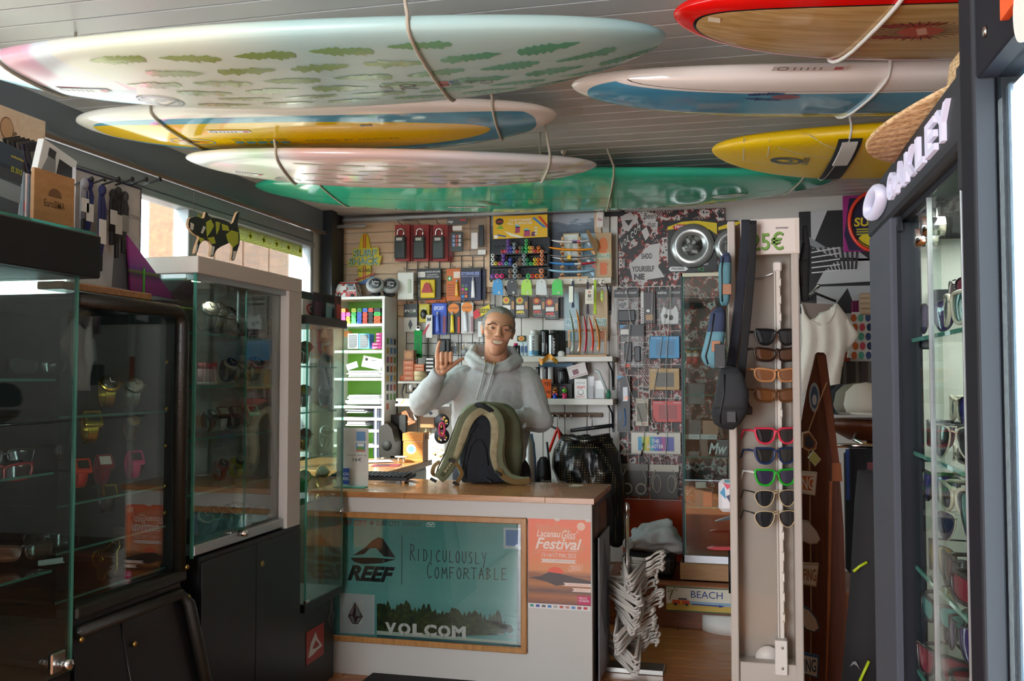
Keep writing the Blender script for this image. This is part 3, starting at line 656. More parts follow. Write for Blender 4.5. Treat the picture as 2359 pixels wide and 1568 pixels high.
mat('board_lime','#ece7e0',.08,coat=.25,build=lambda t,b:(lambda y,low:t.mix(low,'#ece7e0',t.ramp(t.math('ADD',t.math('MULTIPLY',y,2.0),.5),[(.0,'#e9e4de'),(.27,'#20242a'),(.277,'#f6f2ee'),(.30,'#4f9fc6'),(.66,'#4f9fc6'),(.675,'#e8e4da'),(.69,'#c3cc2a'),(1,'#c9d030')],'CONSTANT')))(t.sep(t.coord())[1],t.math('LESS_THAN',t.sep(t.coord())[2],.05)))
B6=Board('longboard','white board with blue and lime bands behind the red-railed one',((1317,226),(2750,200)),(2000,150,255),2.03,.085,M('board_lime'),2.6,2.6,.52,.03,group='boards slung under the ceiling')
ex=lambda u,v:B6.mx.inverted()@onZ(u,v,2.037)
c=ex(1865,182);price(B6,c.x,c.y,.19,.035)
c=ex(1785,220);B6.decal('wing_print',[feather(c.x-.03,c.y-.02,.11,.012,21),feather(c.x-.03,c.y+.02,.11,.012,22)],flat('#1f3f78',.2));B6.decal('heart_print',[(ell(c.x+.03,c.y,.04,.018,16),[tuple(range(16))])],flat('#8a4a5a',.2),.0018)
hang(B6,-.03,'white cord round the blue and lime banded board',material=flat('#d8d6d0',.7),r=.0045,dx2=-.04)
mat('board_soft','#f2c80c',.38)
B7=Board('foam_board','plain yellow soft-top board with a black swirl mark',((1640,373),(2560,330)),(2070,284,400),2.03,.09,M('board_soft'),2.0,2.6,.56,.04,group='boards slung under the ceiling')
ex=lambda u,v:B7.mx.inverted()@onZ(u,v,2.04)
c=ex(1812,373);r_=.05
B7.decal('swirl_mark',[ringp(c.x,c.y,.058,.016,24,.05),ringp(c.x-.012,c.y,.036,.012,20,.03)],flat('#1c1c1e',.3));c2=ex(1856,370);B7.text('lettering','SURGER',c2.x,c2.y,.11,.022,flat('#1c1c1e',.3),-PI/2,.02)
c2=ex(1945,345);B7.text('lettering',"7'0",c2.x,c2.y,.05,.03,flat('#1c1c1e',.3),PI,.01)
gl=[[ex(1712,386),ex(1715,352)],[ex(1712,386),ex(1830,380)],[ex(1768,370),ex(1772,350)],[ex(1772,350),ex(1965,366)],[ex(1845,330),ex(1975,350)]]
B7.decal('line_print',[linep((p.x,p.y),(q.x,q.y),.004)for p,q in gl],flat('#e6e0c8',.3))
c=ex(1915,400);q=B7.hw(2*c.x/B7.L)
pd=MB().m(flat('#23272b',.8));fx=c.x
for nm,w,col,e,yr in(('rubber_pad',.038,'#23272b',.006,1.02),('foam_pad',.025,'#e4e4e0',.012,.75)):
 m_=MB();rr=[]
 for i in range(15):
  an=-PI+.35+(PI*.62)*i/14;cc,ss=math.cos(an),math.sin(an);row=[]
  for e_ in(0.,e):
   for dx in((-w,w)if e_==0 else(w,-w)):
    row.append((fx+dx,(q+e_)*math.copysign(abs(cc)**.8,cc)*1.0,B7.zc(2*fx/B7.L)+B7.th/2+(B7.th/2+e_+.001)*math.copysign(abs(ss)**.62,ss)))
  rr.append(row)
 m_.rings(rr if nm=='rubber_pad' else rr[1:9],True,True,False);part(B7.o,nm,m_,flat(col,.8))
cpt,qq=B7.rope(2*fx/B7.L,flat('#d8d6d0',.7),.004,dx2=-.03)
solo('hanging_rope','white cord over the padded sleeve on the yellow soft board','rope',qq,(cpt.x,cpt.y,ZC),world=True,group='cords holding the boards')
for u,v,lab in((1220,240,'small cord knot on the ceiling beyond the tip of the yellow and blue board'),(1298,350,'cord knot on the ceiling above the small feather-print board')):
 p=onZ(u,v,ZC-.02);k=MB().ball(p,.012,.012,.012,10,8).tube([p,p+Vector((.004,0,-.07))],.003).tube([p,p+Vector((.02,.0,.012))],.0035)
 solo('cord_knot',lab,'knot',k,p,world=True,material=M('rope'))
# ================================================================ counter, worktop and what is fixed to its front
YC=3.70
XR_C=onY(1364,1300,YC).x
g=thing('counter','white sales counter with a dark printed end panel','counter',(-1.15,3.95,0))
P('front_panel',MB().box(-1.76,XR_C,YC,YC+.02,0,.748,.001),M('white_laminate'));P('back_panel',MB().box(-1.76,XR_C,4.12,4.14,0,.748),M('white_laminate'))
P('end_panel',MB().box(XR_C-.018,XR_C,YC+.02,4.14,0,.748),M('black_laminate'));P('end_panel',MB().box(-1.76,-1.742,YC+.02,4.12,0,.748),M('white_laminate'))
fr=frX(XR_C,YC+.02,4.14,0,.748);rr=random.Random(3)
for k,(a0,b0,a1,b1,c)in enumerate(((.08,.80,.45,.97,'#5a2c1c'),(.48,.78,.95,.96,'#7a3a20'),(.06,.55,.3,.78,'#2c2230'),(.32,.60,.6,.77,'#603018'),(.62,.55,.95,.76,'#40201a'),(.08,.3,.5,.53,'#3a2030'),(.1,.05,.48,.28,'#301c18'))):
 m_=MB();plate(m_,fr,a0,b0,a1,b1,0,.002);P('printed_panel',m_,flat(c,.4))
g=thing('worktop','thick butcher-block worktop lying on the white counter','worktop',(-1.15,3.94,.748))
y=3.682;z0,z1=.748,.772
x1=onY(1369,1150,3.682).x
for i in range(13):
 x=-1.775-rnd.random()*.3
 y1=y+.0405
 while x<x1-.01:
  L=rnd.choice((.45,.6,.75));a,b=max(x,-1.775),min(x+L,x1)
  if x1-b<.1:b=x1;L=9
  if b-a>.03:part(g,'stave',MB().box(a+.0004,b-.0004,y+.0003,y1-.0003,z0,z1,.0012),M('counter_wood'),world=True)
  x+=L
 y=y1
x0=-1.735;x1=onY(1215,1340,YC).x;z0,z1=.140,.684;YP=YC-.001
g=thing('framed_poster','big turquoise island poster in an oak frame on the counter front','poster',(x0+.5,YP,z0));w=.024
P('frame_rail',MB().box(x0,x1,YP-.018,YP,z1-w,z1,.003),M('oak_frame'));P('frame_rail',MB().box(x0,x1,YP-.018,YP,z0,z0+w,.003),M('oak_frame'))
P('frame_rail',MB().box(x1-w,x1,YP-.0185,YP,z0,z1,.003),M('oak_frame'));P('frame_rail',MB().box(x0,x0+w,YP-.0185,YP,z0,z1,.003),M('oak_frame'))
P('backing',MB().box(x0+w,x1-w,YP-.004,YP-.001,z0+w,z1-w),flat('#1c1a18',.5))
def sea(t,b):
 v=t.coord();x,y_,z=t.sep(v)[:3]
 n=t.noise(t.mapv(v,(4,1,12)),5,6,.65);n2=t.noise(v,3.2,4);
 c=t.ramp(t.math('ADD',z,t.math('MULTIPLY',t.math('SUBTRACT',n,.5),.08)),[(.10,'#5f9a9c'),(.2,'#6faaa8'),(.34,'#5e9c98'),(.55,'#3f807c')])
 c=t.mix(t.ramp(n2,[(.45,'#000000'),(.75,'#8a8a8a')]),c,'#9fc4bd')
 return t.mix(t.ramp(n,[(.5,'#000000'),(.8,'#404040')]),c,'#2f6f70')
xp=onY(1192,1340,YC).x
P('print',MB().box(x0+w,xp,YP-.0055,YP-.004,z0+w,z1-w),mat('sea_print','#5f9a98',.25,build=sea))
XZ=lambda u,v,Y=YC-.008:(onY(u,v,Y).x,onY(u,v,Y).z)
FP=Fr((0,YP-.0058,0),(1,0,0),(0,0,1))
rr=random.Random(5);top=[]
for i in range(76):
 u=868+i*4.2;e=1388+(u-868)*.115-6*math.sin(i*.5)+rr.uniform(-9,9)+max(0,u-1150)*.9
 top.append(XZ(u,e))
P('island_print',shape(MB(),FP,[XZ(868,1455)]+top+[XZ(1178,1440),XZ(1160,1462),XZ(1000,1466)],0,.0004),mat('island_green','#24301a',.3,build=lambda t,b:t.ramp(t.noise(t.coord(),60,4,.7),[(.3,'#10170c'),(.5,'#27351a'),(.7,'#4a5a26')])))
P('beach_print',shape(MB(),FP,[XZ(868,1452),XZ(1000,1462),XZ(1190,1478),XZ(1190,1483),XZ(868,1461)],.0004,.0007),flat('#b9c0b4',.3))
P('lagoon_print',shape(MB(),FP,[XZ(868,1461),XZ(1190,1483),XZ(1190,1490),XZ(868,1467)],.0004,.0007),flat('#1f5a62',.3))
INK=flat('#1b1c1c',.3)
mt=MB()
shape(mt,FP,[XZ(*p)for p in((812,1279),(840,1262),(858,1244),(872,1237),(882,1240),(911,1284),(884,1281),(866,1262),(853,1262),(838,1276))],.0003,.0008)
shape(mt,FP,[XZ(*p)for p in((807,1284),(860,1284),(913,1288),(880,1297),(835,1299),(815,1293))],.0003,.0008);P('mountain_emblem',mt,INK)
mt=MB();a,b=XZ(800,1336);c,d=XZ(910,1306);text_on(mt,FP,'REEF',a,b,c,d,.0006,.045,.35);P('lettering',mt,INK)
P('divider',stroke(MB(),FP,[XZ(926,1234),XZ(925,1346)],.0028,.0003,.0007),INK)
HAND={'R':[[(0,0),(.1,1)],[(0,.95),(.6,.9),(.65,.6),(.1,.5)],[(.2,.5),(.8,.0)]],'I':[[(.3,0),(.3,1)]],'D':[[(.1,0),(.1,1),(.5,.9),(.7,.5),(.45,.08),(.1,0)]],'C':[[(.75,.85),(.45,1),(.12,.65),(.1,.3),(.35,0),(.75,.12)]],'U':[[(.1,1),(.12,.25),(.38,0),(.65,.2),(.7,1)]],'L':[[(.15,1),(.12,.02),(.7,.05)]],'O':[[(.4,1),(.1,.6),(.2,.1),(.5,0),(.72,.4),(.6,.9),(.4,1)]],'S':[[(.65,.9),(.35,1),(.15,.75),(.6,.35),(.5,.05),(.1,.05)]],'Y':[[(.1,1),(.4,.5)],[(.75,1),(.3,-.35)]],'M':[[(.05,0),(.15,1),(.42,.4),(.72,1),(.85,0)]],'F':[[(.15,0),(.15,1),(.75,1)],[(.15,.55),(.6,.55)]],'T':[[(.0,1),(.8,.98)],[(.4,1),(.4,0)]],'A':[[(.05,0),(.4,1),(.75,0)],[(.2,.4),(.62,.4)]],'B':[[(.12,0),(.12,1),(.55,.85),(.15,.52),(.65,.3),(.12,0)]],'E':[[(.7,1),(.12,1),(.12,0),(.75,.02)],[(.12,.52),(.6,.52)]]}
mt=MB()
for word,p,q,big in(('RIDICULOUSLY',(945,1290),(1124,1300),(945,1258)),('COMFORTABLE',(983,1331),(1172,1335),(983,1300))):
 a,b=XZ(*p);c,d=XZ(*q);h=XZ(*big)[1]-b;n=len(word)
 for i,ch in enumerate(word):
  f=i/n;sx=(c-a)/n;hh=h*(1.2 if i==0 else.82)
  for st in HAND[ch]:stroke(mt,FP,[(a+(c-a)*f+x*sx*.92,b+(d-b)*f+y*hh)for x,y in st],.0034,.0003,.0008)
P('hand_lettering',mt,INK)
mt=MB();a,b=XZ(793,1209);c,d=XZ(846,1198);text_on(mt,FP,'SURF CITY',a-.03,b,c,d,.0005,.02);P('lettering',mt,flat('#8e3a34',.4))
mt=MB();a,b=XZ(866,1210);c,d=XZ(921,1200);text_on(mt,FP,'SURF CITY',a,b,c,d,.0005,.02);a,b=XZ(927,1210);c,d=XZ(972,1203);text_on(mt,FP,'BOARDSHOP',a,b,c,d,.0005);P('lettering',mt,flat('#2f4846',.4))
a,b=XZ(856,1204);P('round_emblem',disc(MB(),FP,a,b,.009,.009,.0003,.0006),flat('#2f4846',.4))
a,b=XZ(992,1208);m_=MB();stroke(m_,FP,[(a-.016,b-.008),(a+.016,b-.008),(a+.018,b+.004),(a+.014,b+.009),(a-.014,b+.009),(a-.018,b+.004),(a-.016,b-.008)],.0025,.0003,.0007);stroke(m_,FP,[(a-.01,b+.003),(a,b-.001),(a+.01,b+.003)],.006,.0003,.0007);P('goggle_emblem',m_,flat('#c9d6d0',.4))
for u,v in((1153,1460),(1175,1466)):
 a,b=XZ(u,v);P('boat_print',plate(MB(),FP,a-.012,b-.004,a+.014,b+.004,.0007,.001),flat('#8f9c9c',.4))
mt=MB();letters='VOLCOM';us=[(887,913),(917,946),(950,974),(977,1006),(1009,1038),(1041,1073)]
for ch,(u0,u1)in zip(letters,us):
 dy=(u0-887)*.054
 a,b=XZ(u0,1459+dy);c,d=XZ(u1,1434+dy)
 text_on(mt,FP,ch,a,b,c,d,.0014,.055)
P('lettering',mt,flat('#d9d4d2',.4))
cut=MB()
for u in(931,991,1023):dy=(u-887)*.054;stroke(cut,FP,[XZ(u,1432+dy),XZ(u,1461+dy)],.0022,.0014,.0018)
P('stencil_gap',cut,M('island_green'))
mt=MB();shape(mt,FP,[XZ(783,1365),XZ(863,1370),XZ(863,1461),XZ(783,1457)],.0005,.0018);P('corner_plate',mt,flat('#b5b9ba',.4))
F2=Fr((0,YP-.0078,0),(1,0,0),(0,0,1));mt=MB();c0=lambda*p:[XZ(*q)for q in p]
shape(mt,F2,c0((818,1386),(802,1418),(813,1437),(825,1437),(836,1420)),0,.0004);P('stone_emblem',mt,INK)
mt=MB()
for q in(((816.5,1391),(806,1417),(812,1413),(815,1400)),((819.5,1391),(821,1420),(831,1417)),((806,1420),(812,1416),(818,1434),(814,1434)),((823,1424),(832,1421),(824,1434),(821,1434))):shape(mt,F2,c0(*q),.0004,.0007)
P('emblem_facet',mt,flat('#b5b9ba',.4))
mt=MB();plate(mt,FP,*XZ(1160,1263),*XZ(1203,1216),.001,.0018);P('window_sticker',mt,flat('#a9b4bc',.4));mt=MB();plate(mt,FP,*XZ(1165,1256),*XZ(1200,1221),.0018,.0022);P('sticker_print',mt,flat('#2d5fa0',.4))
P('glass',MB().box(x0+w,x1-w,YP-.0105,YP-.0085,z0+w,z1-w),glassy('poster_glass','#f4f8f6',.07))
YQ=YC-.001
x0,x1,z0,z1=rectY(1217,1196,1361,1403,YQ)
g=thing('festival_poster','orange paper poster of a surf festival taped beside the oak frame','poster',((x0+x1)/2,YQ,z0))
def sunset(t,b):
 z=t.sep(t.coord())[2];n=t.noise(t.mapv(t.coord(),(3,1,40)),4,5)
 return t.ramp(t.math('ADD',t.math('DIVIDE',z,z1-z0),t.math('MULTIPLY',t.math('SUBTRACT',n,.5),.06)),[(.06,'#6a3418'),(.14,'#a8602c'),(.2,'#5c3018'),(.27,'#b06a34'),(.38,'#8a4c28'),(.43,'#d98a52'),(.6,'#e8794a'),(1,'#e9663c')])
part(g,'sheet',MB().box(x0,x1,YQ-.0012,YQ,z0,z1),mat('sunset_print','#e06a3c',.35,build=sunset),world=True)
FQ=frY(x0,x1,z0,z1,YQ-.0013);WH=flat('#f0d9cc',.4)
m_=MB();
for i,(p,q,r_)in enumerate((((.0,.55),(.35,1),(.2,.62)),((.4,.98),(.95,.7),(.7,.55)),((.1,.95),(.7,.9),(.4,.6)))):shape(m_,FQ,[p,q,r_],0,.0002+.0001*i)
P('facet_print',m_,flat('#e4835a',.4))
P('wave_print',shape(MB(),FQ,[(.0,.34),(.2,.36),(.33,.41),(.5,.40),(.7,.37),(1,.33),(1,.27),(.6,.28),(.45,.26),(.3,.30)],.0003,.0006),flat('#3c2018',.4))
P('sun_print',shape(MB(),FQ,ell(.44,.40,.13,.07,14,0,PI),.0002,.0005),flat('#e8583a',.4))
m_=MB();text_on(m_,FQ,'Lacanau',.14,.80,.52,.875,.0006,.012,.25);text_on(m_,FQ,"Gliss'",.54,.785,.80,.885,.0006,.006,.35);text_on(m_,FQ,'Festival',.12,.665,.86,.79,.0006,.02,.3)
text_on(m_,FQ,'15•16•17 MAI 2015',.22,.575,.77,.625,.0006,.0);stroke(m_,FQ,[(.22,.648),(.78,.652)],.0015,.0004,.0008);P('lettering',m_,WH)
for q_ in range(3):m_=MB();shape(m_,FQ,([(.2,.555),(.78,.555),(.74,.535),(.78,.515),(.2,.515),(.24,.535)],[(.56,.30),(1,.30),(1,.265),(.56,.265),(.6,.283)],[(.7,.245),(1,.245),(1,.205),(.7,.205),(.74,.225)])[q_],.0006,.0009);P('ribbon_print',m_,WH)
m_=MB();text_on(m_,FQ,'ACCUEIL COMPETITION GRATUIT',.26,.527,.72,.543,.0009);text_on(m_,FQ,'WWW.LACANAU.COM',.63,.275,.96,.29,.0011);text_on(m_,FQ,'05 56 03 21 01',.77,.216,.96,.234,.0011);P('lettering',m_,flat('#d9693f',.4))
m_=MB();stroke(m_,FQ,[(.66,.43),(.86,.45),(.87,.505),(.67,.485),(.66,.43)],.0015,.0004,.0007);text_on(m_,FQ,'GRATUIT',.69,.45,.84,.485,.0006);P('stamp_print',m_,WH)
P('seal_print',disc(MB(),FQ,.85,.93,.065,.045,.0003,.0006),flat('#eec0a8',.4));m_=MB();plate(m_,FQ,.79,.065,1,.165,.0006,.001);P('logo_block',m_,flat('#c22a5e',.4));m_=MB();text_on(m_,FQ,'MEDOC',.81,.125,.95,.15,.0012);text_on(m_,FQ,'OCEAN',.81,.098,.97,.12,.0012,.02);P('lettering',m_,flat('#f3e0e6',.4))
m_=MB();plate(m_,FQ,0,0,1,.055,.0005,.0008);P('logo_strip',m_,flat('#e6e0de',.4))
for i,c in enumerate(('#3a9a8a','#2d4a9c','#555555','#3d7ab8','#b0aaa8','#c85a4a','#b88a7a','#4a8ac0','#9c4040','#c22a3a')):m_=MB();plate(m_,FQ,.03+i*.095,.015,.03+i*.095+.06,.042,.0008,.0011);P('logo_print',m_,flat(c,.4))
for a in(.47,.96):m_=MB();shape(m_,FQ,ell(a,1.0,.05,.02,9),.0006,.0010);P('tape',m_,flat('#dcd2c6',.5))
y0=onY(1378,1300,3.9).y
q=MB();xs=XR_C+.012
g=thing('leaning_board','grey photo board leaning upright against the dark end of the counter','board',(xs,3.95,0))
part(g,'panel',MB().box(xs+.0,xs+.006,3.78,4.10,.02,.60),flat('#8b8a90',.45),world=True)
fr=frX(xs+.0062,3.78,4.10,.02,.60)
part(g,'photo_print',shape(MB(),fr,[(.1,.5),(.5,.95),(.8,.7),(.9,.3),(.5,.25)],0,.0006),flat('#4c4e58',.45),world=True)
# ================================================================ the man behind the counter
def capsule(mb,p,q,r1,r2,n=14):
 p,q=Vector(p),Vector(q);d=(q-p);L=d.length
 if L<1e-6:return mb.ball(p,r1)
 d/=L;pts=[];rs=[]
 for i in range(5):a=PI/2*i/4;pts.append(p-d*r1*math.cos(a));rs.append(max(1e-4,r1*math.sin(a)))
 for i in range(1,4):pts.append(p+d*L*i/4);rs.append(r1+(r2-r1)*i/4)
 for i in range(5):a=PI/2*i/4;pts.append(q+d*r2*math.sin(a));rs.append(max(1e-4,r2*math.cos(a)))
 return mb.tube(pts,rs,n)
def fuse(name,mb,voxel,smooth,material,parent,sm_f=.5,disp=None,label=None):
 o=obj(name+'_tmp',mb.mesh('tmp'))
 r=o.modifiers.new('r','REMESH');r.mode='VOXEL';r.voxel_size=voxel;r.use_smooth_shade=True
 if smooth:s_=o.modifiers.new('s','SMOOTH');s_.factor=sm_f;s_.iterations=smooth
 me=bpy.data.meshes.new_from_object(o.evaluated_get(bpy.context.evaluated_depsgraph_get()))
 bpy.data.objects.remove(o);me.name=name
 if disp:
  nn=[v.normal.copy()for v in me.vertices]
  for v,n in zip(me.vertices,nn):v.co+=n*disp(v.co)
 me.materials.clear();me.materials.append(material)
 for p in me.polygons:p.material_index=0;p.use_smooth=True
 loc=parent.location if parent else Vector();me.transform(Matrix.Translation(-loc))
 return tag(obj(name,me,parent),label)
MD=4.71;ms=MD/F_PX
FH=Vector((FWD.x,FWD.y,0)).normalized()
def mp(u,v,dd=0.):return onD(u,v,MD)+FH*dd
foot=mp(1130,900);man=thing('person','smiling grey-haired man in grey hoodie making a hand sign behind the counter','person',(foot.x,foot.y,0))
hc=mp(1147,765,-.02);ta=math.radians(-9);tn=math.radians(-5)
HX=(RGT*math.cos(ta)+Vector((0,0,1))*math.sin(ta));HZ0=-FH;HY=HX.cross(-HZ0).normalized()*-1 if HX.cross(-HZ0).z<0 else HX.cross(-HZ0).normalized()
HX,HZ=HX*math.cos(tn)+HZ0*math.sin(tn),HZ0*math.cos(tn)-HX*math.sin(tn)
HZ=(HZ+HY*.04).normalized();KS=1.03
def H(x,y,z):return hc+(HX*x+HY*y+HZ*z)*KS
HM=Matrix((HX,HY,HZ)).transposed().to_4x4();HM.translation=hc;HM=HM@Matrix.Scale(KS,4)
def hball(mb,c,rx,ry,rz,n=20,m=14):
 k=len(mb.v);mb.ball((0,0,0),rx,rz,ry,n,m)
 for i in range(k,len(mb.v)):x,y,z=mb.v[i];mb.v[i]=tuple(H(c[0]+x,c[1]+z,c[2]-y))
import numpy as np
def sd_ell(p,c,r):q=(p-np.array(c))/np.array(r);k=np.linalg.norm(q,axis=1);return(k-1)*k/np.maximum(np.linalg.norm(q/np.array(r),axis=1),1e-9)
def sd_cap(p,a,b_,r0,r1):
 a=np.array(a);d=np.array(b_)-a;t=np.clip(((p-a)@d)/(d@d),0,1);return np.linalg.norm(p-a-t[:,None]*d,axis=1)-(r0+(r1-r0)*t)
def smin(a,b_,k):h_=np.clip(.5+.5*(b_-a)/k,0,1);return b_*(1-h_)+a*h_-k*h_*(1-h_)
def smax(a,b_,k):return-smin(-a,-b_,k)
def sd_head(p):
 d=sd_ell(p,(0,.036,-.018),(.0765,.086,.096))
 d=smin(d,sd_ell(p,(0,-.022,.020),(.060,.090,.066)),.02);d=smin(d,sd_ell(p,(0,-.074,.016),(.043,.040,.056)),.02)
 d=smin(d,sd_ell(p,(0,-.100,.058),(.022,.018,.020)),.016)
 d=smin(d,sd_cap(p,(-.040,.029,.073),(.040,.029,.073),.0095,.0095),.014)
 for s in(-1,1):
  d=smin(d,sd_ell(p,(s*.051,-.008,.046),(.019,.018,.026)),.018);d=smin(d,sd_ell(p,(s*.041,-.029,.064),(.018,.015,.017)),.014)
  d=smax(d,-sd_ell(p,(s*.033,.010,.099),(.021,.012,.020)),.010)
 d=smin(d,sd_ell(p,(0,-.044,.070),(.032,.018,.022)),.014);d=smin(d,sd_ell(p,(0,-.080,.064),(.026,.012,.020)),.012)
 for s in(-1,1):
  d=smax(d,-sd_cap(p,(s*.020,-.022,.100),(s*.047,-.062,.075),.0042,.0030),.006)
  d=smin(d,sd_ell(p,(s*.0335,.0075,.069),(.0145,.0115,.0145)),.004)
 d=smin(d,sd_cap(p,(0,.024,.082),(0,-.012,.103),.0065,.0095),.010);d=smin(d,sd_ell(p,(0,-.0195,.1035),(.0125,.0110,.0120)),.008)
 for s in(-1,1):d=smin(d,sd_ell(p,(s*.0140,-.0235,.093),(.0080,.0075,.0095)),.006)
 x=p[:,0];q=p.copy();q[:,1]=p[:,1]-9.5*x*x
 d=smax(d,-sd_ell(q,(0,-.0585,.094),(.034,.0112,.016)),.004)
 return d
HO=np.array((0.,-.01,.0))
def cast(n,m):
 th=np.linspace(.02,np.pi-.02,m);ph=np.linspace(0,2*np.pi,n,endpoint=False)
 T,Pn=np.meshgrid(th,ph,indexing='ij');D=np.stack([np.sin(T)*np.cos(Pn),np.cos(T),np.sin(T)*np.sin(Pn)],-1).reshape(-1,3)
 t=np.full(len(D),.20)
 for _ in range(70):t-=np.maximum(-.02,np.minimum(sd_head(HO+D*t[:,None])*.6,.02))
 return D,t
HN,HMm=200,150
HD,HT=cast(HN,HMm);HP=HO+HD*HT[:,None]
b=MB();b.rings([[H(*HP[i*HN+j])for j in range(HN)]for i in range(HMm)])
for s in(-1,1):
 for c,r_ in(((.0760,.006,-.012),(.0065,.027,.0165)),((.0825,.016,-.022),(.0055,.018,.010)),((.0745,-.017,-.006),(.0065,.009,.008))):hball(b,(s*c[0],c[1],c[2]),*r_)
neck0=mp(1143,860,.03)
capsule(b,H(0,-.05,-.02),neck0,.056,.068)
hipL,hipR=mp(1085,1090,.02),mp(1180,1090,.02)
capsule(b,mp(1140,880,.03),mp(1132,1070,.03),.125,.115);capsule(b,mp(1075,872,.02),mp(1205,876,.02),.06,.06)
for hp,du in((hipL,-1),(hipR,1)):
 kn=Vector((hp.x,hp.y,.43))+RGT*.02*du;an=Vector((hp.x,hp.y,.09))+RGT*.03*du+FH*.03
 capsule(b,hp,kn,.082,.055);capsule(b,kn,an,.055,.038);capsule(b,an+Vector((0,0,-.045)),an-FH*.14+Vector((0,0,-.05)),.038,.032)
shR,elR,wrR=mp(1064,868,.0),mp(974,926,-.10),mp(1017,862,-.19)
shL,elL,wrL=mp(1212,872,.0),mp(1243,965,-.06),mp(1178,962,-.13)
for a_,e_,w_ in((shR,elR,wrR),(shL,elL,wrL)):capsule(b,a_,e_,.048,.040);capsule(b,e_,w_,.040,.026)
hd=-.21
def hp_(u,v,dd=0.):return mp(u+5.5,v,hd+dd)
for u,r in((1009.5,.0125),(1020.5,.0135),(1030,.0135),(1038.5,.013)):capsule(b,wrR.lerp(hp_(1016,862),.6),hp_(u,819+abs(u-1026)*.12,0),.019,r)
capsule(b,hp_(1024,846,-.012),hp_(1028,838,-.012),.02,.018);capsule(b,hp_(1011,846,-.008),hp_(1010,838,-.006),.014,.012)
def finger(mb,pts,r0,r1):
 for i in range(len(pts)-1):
  a=r0+(r1-r0)*i/(len(pts)-1);c=r0+(r1-r0)*(i+1)/(len(pts)-1);capsule(mb,pts[i],pts[i+1],a,c)
finger(b,[hp_(1009.5,818),hp_(1011.5,804,-.008),hp_(1014,795,-.010),hp_(1015.5,790.5,-.010)],.0105,.0075)
for u,L in((1020.5,25),(1030.5,28),(1040.5,23)):
 finger(b,[hp_(u,818),hp_(u+.4,816,-.036),hp_(u+.6,816+L*.75,-.050),hp_(u+.2,816+L*.95,-.030)],.0102,.0080)
finger(b,[hp_(1024,856,-.004),hp_(1038,845,-.014),hp_(1053,835,-.018),hp_(1066,828,-.018)],.0155,.0078)
for k in range(4):finger(b,[wrL+RGT*-.03,wrL+RGT*-.075+Vector((0,0,.025-.016*k)),wrL+RGT*-.10-FH*.012+Vector((0,0,.024-.016*k)),wrL+RGT*-.115-FH*.03+Vector((0,0,.022-.016*k))],.0115,.008)
finger(b,[wrL+RGT*-.02,wrL+RGT*-.05+Vector((0,0,.045)),wrL+RGT*-.075+Vector((0,0,.055))],.013,.008)
mat('skin','#c58a6b',.48,sss=.12,spec=.4,build=lambda t,bb:(t.bump(t.noise(t.coord(),160,3),bb,.12,.002),t.mix(t.ramp(t.noise(t.coord(),9,3),[(.35,'#000000'),(.8,'#9a9a9a')]),'#d09a7a','#c07c60'))[1])
fuse('body',b,.0028,2,M('skin'),man)
SK=lambda n,mb,m_,lab=None,kind=None:part(man,n,mb,m_,lab,world=True)
mat('eye_white','#c9bfb8',.2);mat('iris','#2b3640',.15);mat('brow','#54453c',.8);mat('lip','#a8655a',.45);mat('teeth','#d9cdb0',.3);mat('mouth_dark','#4a1c18',.6)
for s in(-1,1):
 e=SK('eye',(lambda q:(hball(q,(s*.0335,.0072,.0748),.0108,.0034,.0105,18,12),q)[1])(MB().m(M('eye_white'),True)),M('eye_white'))
 part(e,'iris',(lambda q:(hball(q,(s*.0325,.0071,.0815),.0048,.0032,.0046,14,10),q)[1])(MB().m(M('iris'),True)),M('iris'),world=True)
 SK('eyelash',MB().tube([H(s*.0215,.0085,.0825),H(s*.027,.0105,.0850),H(s*.034,.0107,.0850),H(s*.041,.0092,.0815),H(s*.0465,.0055,.0745)],[.0006,.0011,.0013,.0012,.0006],6),M('brow'))
 bw=MB();rb=random.Random(4)
 for k in range(110):
  f=rb.random();x=.013+.043*f;y=.0255+.0075*math.sin(PI*min(1,f*1.15))+rb.uniform(-.0022,.0022)-.004*f;z=.0865-4.2*max(0,x-.02)**2*2.2
  pq=np.array([[x,y,z]]);z-=float(sd_head(pq*np.array([[1,1,1]]))[0])*.9
  bw.tube([H(s*x,y,z),H(s*(x+.006),y+.0015,z+.0006-.05*max(0,x-.03))],[.0012,.0006],4)
 SK('eyebrow',bw,M('brow'),kind='stuff')if False else SK('eyebrow',bw,M('brow'))
def sm(x):return.094-9.5*x*x
m_=MB()
for i in range(8):
 x0_,x1_=-.0280+i*.0070,-.0280+(i+1)*.0070-.0002;xm=(x0_+x1_)/2
 yc=-.0585+9.5*xm*xm;zz=.0848-9.5*xm*xm;k=len(m_.v);m_.box(x0_,x1_,-.002,.0012,yc-.0080+.0050*(abs(xm)/.028)**2,yc+.014,.0007)
 for j in range(k,len(m_.v)):x,y,z=m_.v[j];m_.v[j]=tuple(H(x,z,zz+y))
SK('teeth',m_,M('teeth'))
mo=MB().m(M('mouth_dark'),True);N_=13;xs_=[-.0335+.067*i/(N_-1)for i in range(N_)]
r1=[H(x,-.0585+9.5*x*x+.0100*max(0,1-(x/.0335)**2)**.5,.0815-9.5*x*x)for x in xs_];r2=[H(x,-.0585+9.5*x*x-.0100*max(0,1-(x/.0335)**2)**.5,.0815-9.5*x*x)for x in xs_]
mo.add(r1+r2,[(i,i+1,N_+i+1,N_+i)for i in range(N_-1)]);SK('mouth',mo,M('mouth_dark'))
